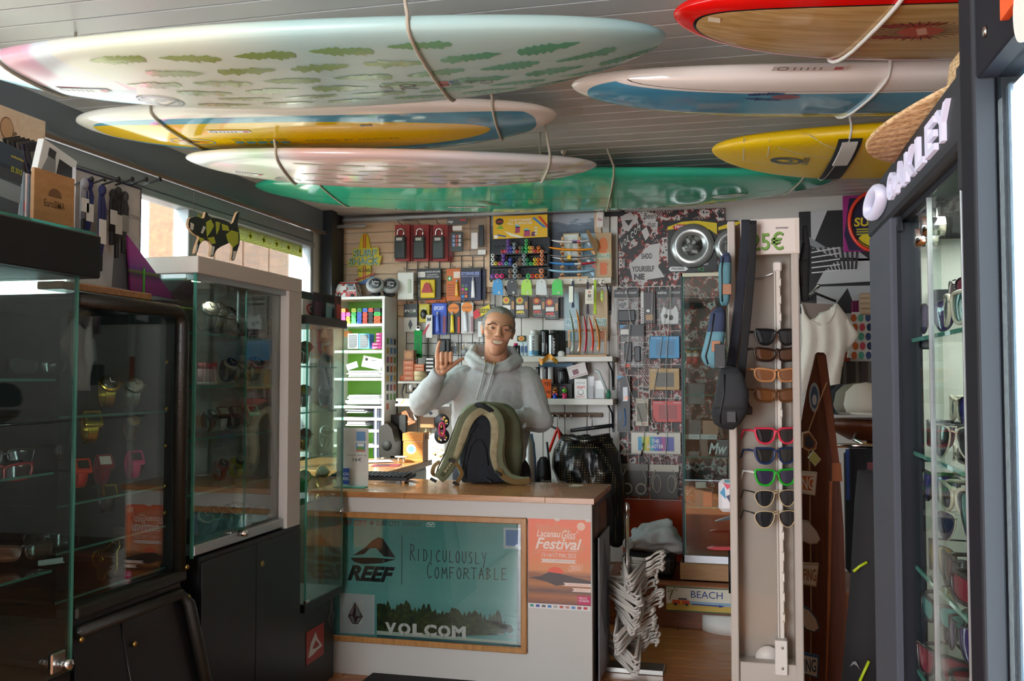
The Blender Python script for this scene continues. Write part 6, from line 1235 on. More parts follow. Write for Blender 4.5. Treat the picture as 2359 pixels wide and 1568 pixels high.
k=Pk('sock_box','white upright carton with a red lettered round face','box',(1323,872,1352,918),5.15,.03,'#ececea');k.t('#8a8a8a','CURIOUS WATER GUARD',.15,.16,.85,.26).t('#d8442e',"DON'T",.22,.36,.86,.5,.03).e('#3a3a3c',.52,.68,.22,.15).e('#ececea',.52,.67,.18,.12).t('#d8442e','HANGOVER',.2,.86,.84,.92,.02)
k=Pk('clear_case','clear plastic case with a dark insert beside the white carton','box',(1353,866,1368,918),5.17,.04,group=None,material=M('blister'),body='case');k.b('#26282c',.05,.45,.9,.98,.001,'insert',lift=-.03);k=Pk('clear_case','wide clear plastic box by the shelf bracket','box',(1369,876,1392,918),5.18,.05,material=M('blister'),body='case');k.b('#9aa0a0',.1,.5,.9,.95,.001,'insert',lift=-.02)
g=thing('brush','slanted clear brush with a green bristle end','brush',onY(1402,918,5.12));part(g,'handle',MB().tube([(-.075,0,.155),(-.055,0,.15),(-.03,0,.09),(-.006,0,.03)],.008,10),flat('#c8d2d2',.25));part(g,'bristle',MB().lathe((0,0,.0),[(.001,0),(.010,.002),(.014,.02),(.009,.045),(.001,.05)],14),flat('#1f7a5a',.5))
# ================================================================ white shelf unit with a green back, and the desk
x0_,x1_=-2.335,-2.0;g=thing('shelf_unit','tall white shelf unit with a green back in the sunlit corner','shelf unit',(-2.17,5.23,0));WL=M('white_gloss')
P('side_panel',MB().box(x1_-.016,x1_,5.12,5.335,0,1.734,.001),WL);P('side_panel',MB().box(x0_,x0_+.016,5.12,5.335,0,1.734,.001),WL);P('top',MB().box(x0_-.012,x1_+.004,5.115,5.335,1.722,1.738,.001),WL);P('back_panel',MB().box(x0_,x1_,5.325,5.335,0,1.73),flat('#74b53a',.5))
SZ=[1.577,1.419,1.255,1.09,1.02,.95,.86,.6]
for z in SZ:P('shelf',MB().box(x0_+.016,x1_-.016,5.122,5.325,z-.016,z,.001),WL)
P('divider',MB().box(-2.06,-2.048,5.125,5.32,.6,1.09),WL)
fx=frX(x1_+.0006,5.12,5.335,.2,1.734);m=MB();plate(m,fx,.1,.55,.92,.86,0,.0004);P('sticker_sheet',m,flat('#d8dade',.5));rb=random.Random(6)
for q in range(22):m=MB();a,b=.16+(q%3)*.27,.83-(q//3)*.036;plate(m,fx,a,b-.012,a+.17,b+.012,.0005,.0009);P('sticker_print',m,flat(rb.choice(('#5a8ac8','#8a5a7a','#c8a84a','#4a4a52','#6a9a5a','#c86a4a')),.5))
for q,(b0,b1)in enumerate(((.39,.52),(.31,.37))):m=MB();plate(m,fx,.08,b0,.5,b1,0,.0006);P('taped_note',m,flat('#cdb598',.6))
def U(u):return onY(u,800,5.125).x
WXC={'k':'#ee3f8e','o':'#f0722a','y':'#c8d42a','g':'#3fd460','d':'#2f9a3c','b':'#3a74e0','r':'#f0563a','n':'#26262a','m':'#8a7a1a'}
cn={'k':'pink','o':'orange','y':'yellow','g':'green','d':'dark green','b':'blue','r':'red','n':'black','m':'olive'}
cols=((788,'kkko',.026),(799,'ymk',.026),(812,'gggy',.03),(825,'bbbd',.03),(838,'rrrb',.03),(851,'nnnr',.03),(866,'oogn',.042));nth=('lowest','second','third','top')
for ci,(u,st,w)in enumerate(cols):
 for q,c in enumerate(st):
  X=U(u);z=1.577+q*.0235;o=thing('wax_case','%s trapezoid wax case, %s in stack %s of the top cubby'%(cn[c],nth[q],('one','two','three','four','five','six','seven')[ci]),'wax case',(X,5.16,z),0,'wax cases in the shelf unit');h=.0228
  part(o,'body',MB().add([(-w/2*f,y,zz)for zz,f in((0,1),(h*.55,1.0),(h,.82))for y in(-.02,.03)for f in(f,-f)],[(0,1,3,2),(0,1,5,4),(4,5,9,8),(2,3,7,6),(6,7,11,10),(0,2,6,4),(4,6,10,8),(1,3,7,5),(5,7,11,9),(8,9,11,10)],False),flat(WXC[c],.4));part(o,'slot',MB().box(-w*.3,w*.3,-.0206,-.0195,h*.42,h*.5),flat('#33333a',.5))
def inb(u0,v0,u1,v1,name,lab,cat,c,dep=.05,Y=5.135,grp=None,**k):return Pk(name,lab,cat,(u0,v0,u1,v1),Y+dep,dep,c,grp,**k)
for i,(u0,c,w)in enumerate(((801,'#d2d4d6','white framed grey wax comb pack in the second cubby'),(827,'#5ab4e8','blue framed grey wax comb pack in front of its row'))):k=inb(u0,768,u0+24,803,'comb_pack',w,'pack',c,.012);k.p('#55595e',[(.12,.06),(.3,.1),(.5,.06),(.7,.1),(.88,.06),(.88,.82),(.7,.94),(.12,.94)]);[k.r('#7c8086',.2,.2+q*.12,.8,.24+q*.12,'groove_print')for q in range(6)]
for i in range(2):inb(832+i*4,769,856+i*4,803,'comb_pack','blue wax comb pack, %s behind the front blue one'%('first','second')[i],'pack','#55aee4',.012,5.155+i*.02)
for i in range(5):inb(866 if i>1 else 857,796.5-i*7.6,878,803.5-i*7.6,'wax_box','pink wax box, number %s up at the stile'%('one','two','three','four','five')[i],'box','#e0469e',.06,grp='pink wax boxes').r('#f4c8e2',.1,.3,.6,.7)
inb(791,762,805,775,'carton','orange carton end behind the grey comb pack','box','#d88a3a',.04,5.2)
def papers(u0,v0,u1,v1,lab,n=5,c='#f2f1ee'):
 g=thing('paper_pile',lab,'papers',(U((u0+u1)/2),5.2,onY(830,v1,5.125).z));w=(U(u1)-U(u0))/2;h=(onY(830,v0,5.125).z-onY(830,v1,5.125).z)/n;rb=random.Random(u0+v0)
 for q in range(n):part(g,'sheet',MB().box(-w+rb.uniform(0,.02),w-rb.uniform(0,.02),-.07+rb.uniform(-.005,.01),.1,q*h,(q+1)*h-.0012,.0008),flat(rb.choice((c,'#e4e2dc','#d2d4da','#9fa3aa')),.6))
papers(797,853,877,868,'loose pile of white papers in the third cubby');papers(795,909,877,931,'pile of papers and dark magazines in the fourth cubby',7);papers(795,943,846,951,'thin pile of papers in the upper drawer slot',3);papers(795,966,846,981,'pile of papers in the lower drawer slot',4)
k=inb(832,822,877,848,'letter_sheet','curled white letter with a round black mark standing in the third cubby','paper','#e9ebee',.002,5.19,body='sheet');k.o.rotation_euler[1]=.2;k.e('#2a3036',.2,.3,.07,.12).r('#8a929a',.45,.25,.9,.3)
k=inb(800,835,826,849,'letter_sheet','bent lilac sheet next to the round marked letter','paper','#c9cae4',.002,5.17,body='sheet');k.o.rotation_euler[1]=-.3
for i,c in enumerate(('#3a3e5a','#6a6478','#4a5068','#2c2e3c')):inb(860+i*4.5,942,864+i*4.5,1053,'binder','upright dark folder spine, number %s, low in the shelf unit'%('one','two','three','four')[i],'folder',c,.1,5.13,'folders low in the shelf unit')
p=onY(803,682,5.2);g=thing('van_tin','white and red patterned camper van tin on the shelf unit','tin',(p.x,5.2,1.738));part(g,'body',MB().add([(x*f,y*f2,z)for z,f,f2 in((0,1,1),(.035,1,1),(.05,.92,.9),(.078,.80,.75),(.085,.7,.6))for x,y in((-.07,-.045),(.07,-.045),(.07,.045),(-.07,.045))],[(0,3,2,1),(16,17,18,19)]+[(i*4+j,i*4+(j+1)%4,i*4+4+(j+1)%4,i*4+4+j)for i in range(4)for j in range(4)],False),mat('van_print','#eeeae6',.35,build=lambda t,b:t.ramp(t.voro(t.coord(),70,'Color'),[(.0,'#efece8'),(.55,'#efece8'),(.6,'#c83a36'),(.72,'#f2f0ec'),(.8,'#4a4a52'),(.86,'#9ab8cc'),(.9,'#efece8')],'CONSTANT')))
part(g,'front_paint',MB().box(.0,.068,-.0465,-.045,.006,.036),flat('#c62f30',.35));part(g,'window',MB().box(.015,.055,-.046,-.041,.046,.070),flat('#7a8086',.3));part(g,'window',MB().box(-.055,.005,-.046,-.041,.046,.070),flat('#d8d4d0',.3));part(g,'roof_board',MB().box(-.06,.06,-.02,.012,.088,.094,.003),flat('#d23c36',.35));part(g,'roof_board',MB().box(-.055,.055,.0,.02,.094,.100,.003),flat('#d8dadc',.35))
for x in(-.04,.045):part(g,'wheel',MB().lathe((x,-.046,.010),[(.001,.004),(.012,.004),(.012,-.002),(.001,-.002)],16,'y'),flat('#2a2a2c',.5))
for x in(.022,.055):part(g,'headlight',MB().lathe((x,-.047,.026),[(.001,.002),(.005,.002),(.005,-.001),(.001,-.001)],12,'y'),flat('#f0e8d8',.3))
for i,(u,lab)in enumerate(((868,'big clear sweet jar with a grey logo lid tipped forward'),(903,'second clear jar with a grey logo lid behind the first'))):
 p=onY(u-6,650,5.2+.05*i);g=thing('candy_jar',lab,'jar',(p.x,5.2+.05*i,1.738),0,'clear jars on the shelf unit');m=MB();m.smooth=True;m.lathe((0,0,0),[(.001,0),(.05,0),(.062,.012),(.064,.055),(.05,.082),(.001,.085)],24);part(g,'jar_body',m,M('blister'))
 m=MB();rb=random.Random(i);[m.ball((rb.uniform(-.035,.035),rb.uniform(-.03,.03),rb.uniform(.012,.045)),.012,.01,.009,8,6)for q in range(26)];part(g,'contents',m,flat('#3a3a40',.5),kind='stuff')
 mx=Matrix.Translation((.022,-.040,.072))@Matrix.Rotation(math.radians(58),4,'X')@Matrix.Rotation(.25,4,'Y')
 part(g,'lid',MB().lathe((0,0,0),[(.001,-.014),(.052,-.014),(.054,.006),(.048,.014),(.001,.014)],28).xf(mx),flat('#b9bdc0',.35));part(g,'lid_disc',MB().lathe((0,0,.0145),[(.001,0),(.037,0),(.037,.001),(.001,.001)],28).xf(mx),flat('#5a5e62',.4))
 m=MB();F_=Fr((-.022,-.018,.0158),(.044,0,0),(0,.038,0));stroke(m,F_,[(.95,.8),(.4,.85),(.35,.2),(.9,.1),(.95,.35)],.006,0,.0006);stroke(m,F_,[(.05,.9),(.2,.7),(.1,.5),(.25,.3),(.1,.1)],.005,0,.0006);m.xf(mx);part(g,'lid_emblem',m,flat('#e4e6e8',.4))
x0,x1,z0,z1=rectY(791,535,874,652,5.31);cx_=onY(838,590,5.31).x;g=thing('wall_sign','yellow surfboard shaped sign with red stripes on the pine boards','sign',(cx_,5.335,z0));h=z1-z0
part(g,'board',MB().prism([(.055*s_*f,z)for s_,seq in((1,((.62,0),(.78,h*.25),(.74,h*.5),(.68,h*.72),(.45,h*.9),(.18,h*.985))),(-1,((.18,h*.985),(.45,h*.9),(.68,h*.72),(.74,h*.5),(.78,h*.25),(.62,0))))for f,z in seq],-.014,0),flat('#e8cf2a',.4))
for dx in(-.006,.006):part(g,'stripe',MB().box(dx-.0035,dx+.0035,-.0152,-.014,.0,h*.97),flat('#e0562a',.4))
F_=Fr((-.105,-.0155,h*.33),(.21,0,0),(0,0,h*.34));m=MB();shape(m,F_,[(.16,1.05),(.95,1.08),(.98,.62),(1.06,.55),(.98,.02),(.85,.06),(.0,.02),(-.02,.3),(.12,.5)],0,.006);part(g,'name_panel',m,flat('#e8d84a',.4))
F2=Fr(F_.p(0,0,.0065),F_.x,F_.y)
for c,off,bo in(('#3c4a3c',0,.045),('#a9d4cc',.0012,.012)):m=MB();text_on(m,F2,'SURF',.16,.54,.92,.98,off+.0003,bo,.08);text_on(m,F2,'SHACK',.02,.08,.98,.5,off+.0003,bo,.08);part(g,'lettering',m,flat(c,.4))
m=MB();text_on(m,Fr((0,-.0155,0),(1,0,0),(0,0,1)),'LACANAU',-.048,h*.22,.046,h*.29,.001,.01);part(g,'lettering',m,flat('#4a4a2a',.4));part(g,'painted_rack',MB().prism([(-.06,h*.08),(.07,h*.20),(.07,h*.17),(-.05,h*.05)],-.02,-.014),flat('#c84a3a',.4));part(g,'painted_wave',MB().prism([(-.05,.0),(.06,h*.14),(.075,h*.1),(.05,-.004),(-.03,-.006)],-.018,-.0142),flat('#5a8ad0',.4))
xd=onZ(925,1077,.80).x;g=thing('desk','wooden side desk running back from the counter','desk',(-2.0,4.6,0));P('top',MB().box(-2.41,xd,4.22,4.93,.77,.80,.002),M('counter_wood'));P('cupboard',MB().box(-2.0,xd-.03,4.5,4.91,0,.77,.002),M('white_laminate'));P('cupboard_door',MB().box(xd-.03,xd-.024,4.53,4.90,.03,.75,.001),M('white_laminate'));P('leg',MB().box(-2.38,-2.34,4.26,4.30,0,.77),M('white_laminate'));P('leg',MB().box(xd-.07,xd-.03,4.26,4.30,0,.77),M('white_laminate'))
p=onZ(948,1064,.80);g=thing('card_box','orange wooden card box with dovetailed corners and a closed lid','box',(p.x,p.y+.07,.80),.12);wd=mat('card_wood','#c8803f',.4,build=wood_build('#b0682e','#c8803f','#d89654'))
part(g,'body',MB().box(-.055,.055,-.07,.07,0,.11,.002),wd);part(g,'lid',MB().box(-.058,.058,-.073,.073,.113,.155,.002),wd);part(g,'gap',MB().box(-.053,.053,-.068,.068,.11,.113),flat('#e8d8c0',.6));m=MB();disc(m,Fr((-.01,-.0702,.07),(1,0,0),(0,0,1)),0,0,.026,.026,0,.0006);part(g,'sticker',m,flat('#dbe8ee',.4));m=MB();disc(m,Fr((-.01,-.071,.07),(1,0,0),(0,0,1)),0,0,.017,.017,0,.0006);part(g,'sticker_print',m,flat('#6ab0d0',.4));part(g,'sticker',MB().box(.058,.0588,-.03,.0,.12,.145),flat('#4a3a24',.5))
p=onZ(932,1064,.80);g=thing('stamp_stand','small chrome stamp stand with a white oval top','stamp',(p.x,p.y-.05,.80));[part(g,'post',MB().cyl((x,0,0),(x,0,.03),.007,10),M('chrome'))for x in(-.014,.014)];part(g,'top',MB().lathe((0,0,.03),[(.001,0),(.036,0),(.036,.006),(.001,.006)],24,'z',.7),flat('#f2f0ea',.4))
for i,(u,v,c,lab)in enumerate(((872,1064,'#f2f0ec','white printed sheet lying on the sunlit desk'),(890,1072,'#8a2a3a','red and black magazine under the white sheet'))):p=onZ(u,v,.80);g=thing('paper_sheet' if i==0 else 'magazine',lab,'papers',(p.x,p.y,.801+(.004 if i==0 else 0)),.5-.3*i);part(g,'sheet',MB().box(-.07,.07,-.06,.06,0,.002),flat(c,.5));part(g,'print_block',MB().box(-.05,.02,-.04,.03,.002,.0026),flat('#c9c5c0' if i==0 else '#2a2226',.5))
p=onZ(888,1052,.80);g=thing('speaker','dark curved loudspeaker standing on the desk by the folders','speaker',(p.x-.02,p.y+.12,.80));part(g,'cabinet',MB().prism([(-.05,0),(.05,0),(.052,.08),(.03,.16),(-.0,.19),(-.05,.17)],-.05,.05),flat('#1c1714',.4));part(g,'grille',MB().lathe((0,-.051,.06),[(.001,0),(.03,0),(.03,.002),(.001,.002)],20,'y'),flat('#0e0e0e',.7))
k=Pk('poster_folder','black picture folder leaning against the wall behind the desk','folder',(898,955,935,1055),5.25,.02,'#1c1b1d',bev=.003)
k=Pk('price_stand','clear acrylic price stand with a paper showing two small pictures','stand',(776,985,849,1122),3.80,.004,group=None,material=M('glass_edge'),body='edge');bpy.data.objects.remove(k.o.children[0]);k.b('#d5cfc4',0,0,1,.97,.001,'sheet',bev=0);k.L=4;k.r('#5a88b4',.62,.06,.9,.22).r('#4a86b0',.62,.25,.9,.4).r('#5a9a3a',.66,.32,.86,.38).r('#e4e0d4',.66,.26,.86,.31).r('#c86a4a',.62,.365,.9,.395).t('#55524e','Cartes à partir de:',.34,.44,.96,.48).t('#2a2a2c','16€',.52,.5,.8,.56,.01).r('#2c54a8',.2,.68,.42,.95).t('#dfe6f2','ICAN',.22,.75,.4,.80,.01).t('#dfe6f2','RESS',.22,.83,.4,.88,.01).b('#ffffff',0,0,1,1,.002,'acrylic',M('blister'),0,lift=.006).b('#ffffff',0,.97,1,1,.04,'foot',M('glass_edge'),.001)
a=onZ(936,1114,.773);g=thing('keyboard','black computer keyboard on the counter seen from its edge','keyboard',(a.x-.19,a.y+.05,.773));part(g,'case',MB().add([(-.19,-.05,.012),(.19,-.05,.012),(.19,.08,.020),(-.19,.08,.020),(-.19,-.05,.026),(.19,-.05,.026),(.19,.08,.036),(-.19,.08,.036)],[(0,1,2,3),(7,6,5,4),(0,4,5,1),(1,5,6,2),(2,6,7,3),(3,7,4,0)],False),flat('#1a1a1c',.4));km=MB().m(flat('#232326',.5)).box(-.0085,.0085,-.0085,.0085,0,.008,.002).mesh('key')
for i in range(17):
 for j in range(5):obj('key',km,g,(-.175+i*.0215,-.033+j*.0225,.027+j*.0017))
for x in(-.15,.15):part(g,'foot',MB().box(x-.01,x+.01,-.045,-.035,0,.013),flat('#8a8c90',.4));part(g,'foot',MB().box(x-.01,x+.01,.06,.07,0,.02),flat('#8a8c90',.4))
for i,(u,v,w,d,c,lab)in enumerate(((946,1108,.04,.02,'#f0efec','white paper tag beside the keyboard'),(958,1110,.025,.012,'#e9e7e2','smaller white plastic tag further along the counter'),(1327,1119,.05,.045,'#c9cabb','pale sticky note near the counter corner'))):p=onZ(u,v,.773);g=thing('paper_tag',lab,'paper',(p.x,p.y,.7735),-.3);part(g,'sheet',MB().box(-w/2,w/2,-d/2,d/2,0,.0015),flat(c,.5));part(g,'edge_strip',MB().box(-w/2,w/2,d/2-.003,d/2,.0015,.003),flat('#dddbd2',.5))
p=onZ(1275,1114,.773);g=thing('cellophane','crumpled clear cellophane wrapper on the counter','wrapper',(p.x,p.y,.7735));rb=random.Random(1);m=MB();m.rings([[(x,y,max(0,rb.uniform(0,.022)))for x in[-.06+.12*q/8 for q in range(9)]]for y in(-.03,-.01,.01,.03)],False,False,False);part(g,'film',m,M('clear_bag'))
# ================================================================ sunglasses and watches
def glasses(name,label,cat,loc,rz,fc,lc,style='way',group=None,tip=0.,w=.138,stand=False,tc=None):
 g=thing(name,label,cat,loc,rz,group);g.rotation_euler[0]=tip;fm=flat(fc,.25);lm=mat('lens_%s'%lc,lc,.06,coat=.6,spec=.7)
 O={'way':[(-.52,.36),(-.2,.42),(.25,.42),(.52,.44),(.50,.1),(.36,-.30),(.1,-.42),(-.2,-.40),(-.44,-.15)],'wrap':[(-.54,.22),(0,.30),(.5,.34),(.56,.05),(.40,-.24),(0,-.30),(-.44,-.26)],'avi':[(-.50,.30),(-.1,.40),(.35,.38),(.54,.2),(.50,-.12),(.26,-.48),(-.1,-.52),(-.40,-.2)]}[style]
 for _ in range(2):O=[((a[0]*f+b[0]*(1-f)),(a[1]*f+b[1]*(1-f)))for a,b in zip(O,O[1:]+O[:1])for f in(.75,.25)]
 hw_,hh=w*.23,w*(.20 if style!='wrap' else.23);cy=lambda x:2.2*x*x
 fr_=MB();thin=style=='avi'
 for s in(-1,1):
  C=s*w*.255;pts=[(C+s*a*hw_*2*.94,b*hh*2)for a,b in O]
  lens=MB();n=len(pts);lens.add([(x*.985+C*.015,cy(x)+.001,z*.97)for x,z in pts]+[(C,cy(C)-.003,0)],[(i,(i+1)%n,n)for i in range(n)],True);lens.add([(x*.985+C*.015,cy(x)+.0025,z*.97)for x,z in pts],[tuple(range(n))],False);part(g,'lens',lens,lm)
  fr_.tube([(x,cy(x),z)for x,z in pts],.0015 if thin else.0034,6,closed=True)
 fr_.tube([(-w*.05,cy(.01)-.001,hh*.45),(0,-.002,hh*.52),(w*.05,cy(.01)-.001,hh*.45)],.0015 if thin else.0034,6)
 if thin:fr_.tube([(-w*.06,0,hh*.75),(w*.06,0,hh*.75)],.0012,6)
 part(g,'frame',fr_,fm)
 for s in(-1,1):x=s*w*.5;part(g,'temple',MB().tube([(x*.98,cy(x),hh*.55),(x*1.02,.03,hh*.6),(x*.98,w*.62,hh*.5),(x*.95,w*.8,-hh*.5)],[.003,.0038 if not thin else.002,.0032 if not thin else.0018,.0028],6),flat(tc,.3)if tc else fm)
 return g
def watch(label,loc,rz,strap,case,dial,sq=False,big=1.,group=None,metal=False,name='wristwatch'):
 g=thing(name,label,'watch',loc,rz,group);g.scale=(big,)*3;sm_=M(strap)if strap in MATS else flat(strap,.4);cm=M(case)if case in MATS else flat(case,.3);ry,rz_=.024,.027;n=26;rr_=[]
 m=MB()
 for k in range(n+1):
  a=math.radians(70+320*k/n);y,z=ry*-math.cos(a),.036+rz_*math.sin(a);wv=.0105-.003*abs(math.sin((a-1.2)/2));o=Vector((0,-math.cos(a),math.sin(a)))*.0014;rr_.append([Vector((-wv,y,z))-o,Vector((wv,y,z))-o,Vector((wv,y,z))+o,Vector((-wv,y,z))+o])
 m.rings(rr_,True,True,not metal);part(g,'strap',m,sm_)
 mx=Matrix.Translation((0,-ry*.80,.036+rz_*.62))@Matrix.Rotation(math.radians(-52),4,'X')@Matrix.Rotation(PI,4,'X')
 mx=Matrix.Translation((0,-ry*.80,.036+rz_*.62))@Matrix.Rotation(math.radians(52),4,'X')
 if sq:part(g,'case',MB().box(-.016,.016,-.0165,.0165,-.004,.006,.002).xf(mx),cm);part(g,'dial',MB().box(-.011,.011,-.009,.010,.006,.0066).xf(mx),flat(dial,.15))
 else:
  part(g,'case',MB().lathe((0,0,0),[(.001,-.004),(.017,-.004),(.019,0),(.0185,.005),(.0155,.0065),(.001,.0065)],24).xf(mx),cm);d=part(g,'dial',MB().lathe((0,0,.0066),[(.001,0),(.0148,0),(.0148,.0004),(.001,.0004)],24).xf(mx),flat(dial,.15))
  part(d,'hand',MB().box(-.0006,.0006,0,.010,.0072,.0078).box(0,.007,-.0006,.0006,.0072,.0078).xf(mx),flat('#f0f0f0' if lin(dial)[0]<.3 else '#222222',.3));part(g,'crown',MB().cyl((.018,0,.001),(.0225,0,.001),.0025,8).xf(mx),cm)
 part(g,'clip_stand',MB().tube([(0,-.012,.012),(0,.0,.006),(0,.012,.010)],.004,8).box(-.012,.012,-.014,.014,0,.004),M('blister'));return g
def wpos(u,X,z):p=onX(u,950,X);return(X,p.y,z)
R9=math.radians
for a in((244,1.156,'gold','gold','#2e2a22',0,1.25,'large gold and steel watch on the top glass shelf of the padded case'),(303,1.156,'steel','steel','#d8d4c8',0,1.15,'white dial steel watch beside the large gold one'),(206,1.061,'gold','gold','#1a1812',1,1.25,'gold watch with a square face in the padded case'),(300,1.061,'#5a4030','#3a2c24','#b08a5a',0,1.,'brown strapped watch level with the gold square one'),(186,.946,'#c8301e','#d8341e','#1a1a1a',1,1.1,'bright red square watch by the canopy case edge'),(236,.946,'#8a1f34','#8f2036','#e0dcd6',1,1.15,'maroon square watch with a pale top'),(307,.946,'#f0468a','#f24c8e','#1c1418',1,1.15,'hot pink square watch'),(248,.861,'#1a1814','gold','#16140f',1,1.15,'black square watch outlined in gold')):
 watch(a[7],wpos(a[0],-1.72,a[1]),R9(55),a[2],a[3],a[4],a[5],a[6]*1.2,'watches in the padded case',a[2]in('gold','steel'))
for a in((470,1.397,'steel','steel','#d0d0cc',0,1.3,'silver chronograph nearest the glass corner, top shelf of white cabinet'),(492,1.397,'steel','steel','#b8b8b4',0,1.3,'silver watch second along the top shelf'),(515,1.397,'steel','steel','#2a2a2a',0,1.2,'dark dial steel watch third along the top shelf'),(546,1.397,'steel','steel','#e0e0da',0,1.,'small silver watch before the black gift boxes'),(522,1.229,'#2a3a5a','steel','#2a3a5a',0,1.1,'blue strapped watch on the second shelf of white cabinet'),(548,1.229,'#6a6258','brass','#8a8476',0,1.2,'bronze watch on the second shelf'),(580,1.229,'#1c1c20','#8a2420','#1a1a1c',0,1.2,'black watch with a red rimmed case on the second shelf'),(480,1.061,'#7a4a34','#2a2420','#1c1c1c',0,1.,'brown strapped watch on the third shelf'),(505,1.061,'#c8c8c4','#2a2a2c','#8a9a8a',1,1.1,'grey square digital watch on the third shelf'),(536,1.061,'#3a3c40','#3a3c40','#7a8a7a',1,1.1,'charcoal square digital watch on the third shelf'),(572,1.061,'#2a2a2e','#7fd8b8','#20302c',1,1.1,'mint rimmed square watch at the end of the third shelf'),(507,.889,'#8a2a22','#8a2a22','#1c1010',0,1.,'dark red watch on the fourth shelf'),(544,.889,'#b8b428','#b8b428','#3a3a10',0,1.,'acid yellow watch on the fourth shelf'),(466,.713,'#7a8288','steel','#22262a',0,1.2,'grey watch lying low by the cabinet corner'),(484,.713,'#9aa2a8','steel','#1a1c20',0,1.25,'big pale grey watch on the cabinet floor'),(508,.713,'#222428','#2a2c30','#501818',0,1.1,'black watch with a red hand on the cabinet floor'),(536,.713,'steel','steel','#2c2e32',0,1.2,'steel diver watch on the cabinet floor'),(551,.713,'#b8b428','steel','#2c2e32',0,1.1,'steel watch with a yellow strap on the cabinet floor')):
 watch(a[7],wpos(a[0],-1.73,a[1]),R9(60),a[2],a[3],a[4],a[5],a[6]*1.25,'watches in the white cabinet',a[2]=='steel')
for a in((700,1.301,'steel','steel','#e2e0d8','steel watch on the top shelf of the glass tower'),(698,1.121,'steel','steel','#c8b84e','steel watch on the second shelf of the glass tower'),(700,.941,'gold','steel','#8a2a24','gold strapped watch with a red dial in the glass tower'),(699,.769,'#2fbf5a','#2fbf5a','#e8f0e8','bright green watch in the glass tower'),(740,.769,'brass','brass','#d8d4c0','thin gold watch on a clear stand beside the green one'),(745,1.121,'#222222','#222222','#5a5a5a','black watch by the hinge side of the second tower shelf'),(748,.941,'#2a2a2a','steel','#222222','black strapped watch on the third tower shelf')):
 watch(a[5],wpos(a[0],-1.74,a[1]),R9(40),a[2],a[3],a[4],0,1.5,'watches in the glass tower',a[2]in('gold','steel'))
for i,u in enumerate((572,588)):p=wpos(u,-1.80,1.397);g=thing('watch_box','open black watch box, %s on the cabinet top shelf'%('nearer the small silver watch','at the door stile')[i],'box',p,R9(70));part(g,'base',MB().box(-.03,.03,-.03,.03,0,.045,.003),flat('#121214',.4));part(g,'lid',MB().box(-.03,.03,.026,.034,.04,.09,.002),flat('#121214',.4));part(g,'cushion',MB().box(-.02,.02,-.022,.02,.045,.052,.003),flat('#b8b4ae',.6))
for i in range(5):p=wpos(459+i*8.5,-1.75,1.229);g=thing('lip_balm','pink and white balm tube, number %s in the row by the glass corner'%('one','two','three','four','five')[i],'tube',p,0,'balm tubes in the white cabinet');part(g,'body',MB().cyl((0,0,0),(0,0,.055),.008,12),flat('#d8a8b4',.4));part(g,'cap',MB().cyl((0,0,.055),(0,0,.075),.0083,12),flat('#c8344a',.4));part(g,'foot',MB().cyl((0,0,-.0),(0,0,.01),.009,12),flat('#e8e4e2',.4))
p=wpos(602,-1.75,.713);g=thing('white_pot','white ribbed watch cushion pot on the cabinet floor','pot',p);m=MB();m.smooth=True;part(g,'body',m.lathe((0,0,0),[(.001,0),(.03,0),(.032,.03),(.02,.055),(.001,.058)],20),flat('#b9b4ac',.5));part(g,'rim',MB().lathe((0,0,.026),[(.031,0),(.034,.003),(.031,.006)],20),flat('#d2cec6',.5))
p=wpos(248,-1.70,.691);g=thing('sheep_cutout','black sheep shaped card with a gold outline','cutout',p,R9(90));sp=[(-.055,.075),(-.05,.05),(-.035,.045),(-.03,.01),(-.01,.0),(.0,.02),(.025,.02),(.035,.008),(.05,.02),(.05,.045),(.048,.07),(.062,.085),(.055,.10),(.03,.108),(.012,.092),(-.012,.085),(-.03,.09),(-.045,.088)]
part(g,'card',MB().prism(sp,-.002,.002),flat('#1c1a16',.5));part(g,'outline',MB().tube([(a,-.002,b)for a,b in sp],.0018,6,closed=True),M('gold'));part(g,'leaf_mark',MB().tube([(-.03,-.003,.06),(-.02,-.003,.07),(-.012,-.003,.062),(-.022,-.003,.055)],.0014,6,closed=True),M('gold'))
for u,X,z,fc,lc,st,lab in((15,-1.72,1.02,'#1a1a1c','#202428','way','black sunglasses on the middle shelf of the canopy case'),(8,-1.70,.965,'#8a1a20','#2a1414','wrap','dark red sunglasses just under the middle shelf of the canopy case'),(62,-1.74,.78,'#4a2a20','#5a3a30','wrap','brown wrap sunglasses on the low shelf of the canopy case'),(128,-1.80,.78,'#2a1a1a','#3a2020','wrap','dark red tinted sunglasses behind the brown pair'),(90,-1.84,1.25,'#16161a','#1c1c22','wrap','black wrap sunglasses on the top shelf of the canopy case')):
 p=onX(u,900,X);glasses('sunglasses',lab,'sunglasses',(X,p.y,z+(.034 if z!=.965 else.09-.03)),R9(50),fc,lc,st)
p=onX(118,1310,-1.69);g=thing('price_ticket','small white price ticket on the low shelf of the canopy case','ticket',(-1.69,p.y,.78),R9(60));part(g,'card',MB().box(-.03,.03,-.006,.006,0,.002),flat('#e4e6ea',.5));part(g,'fold',MB().box(-.03,.03,.004,.006,0,.012),flat('#dcdee2',.5))
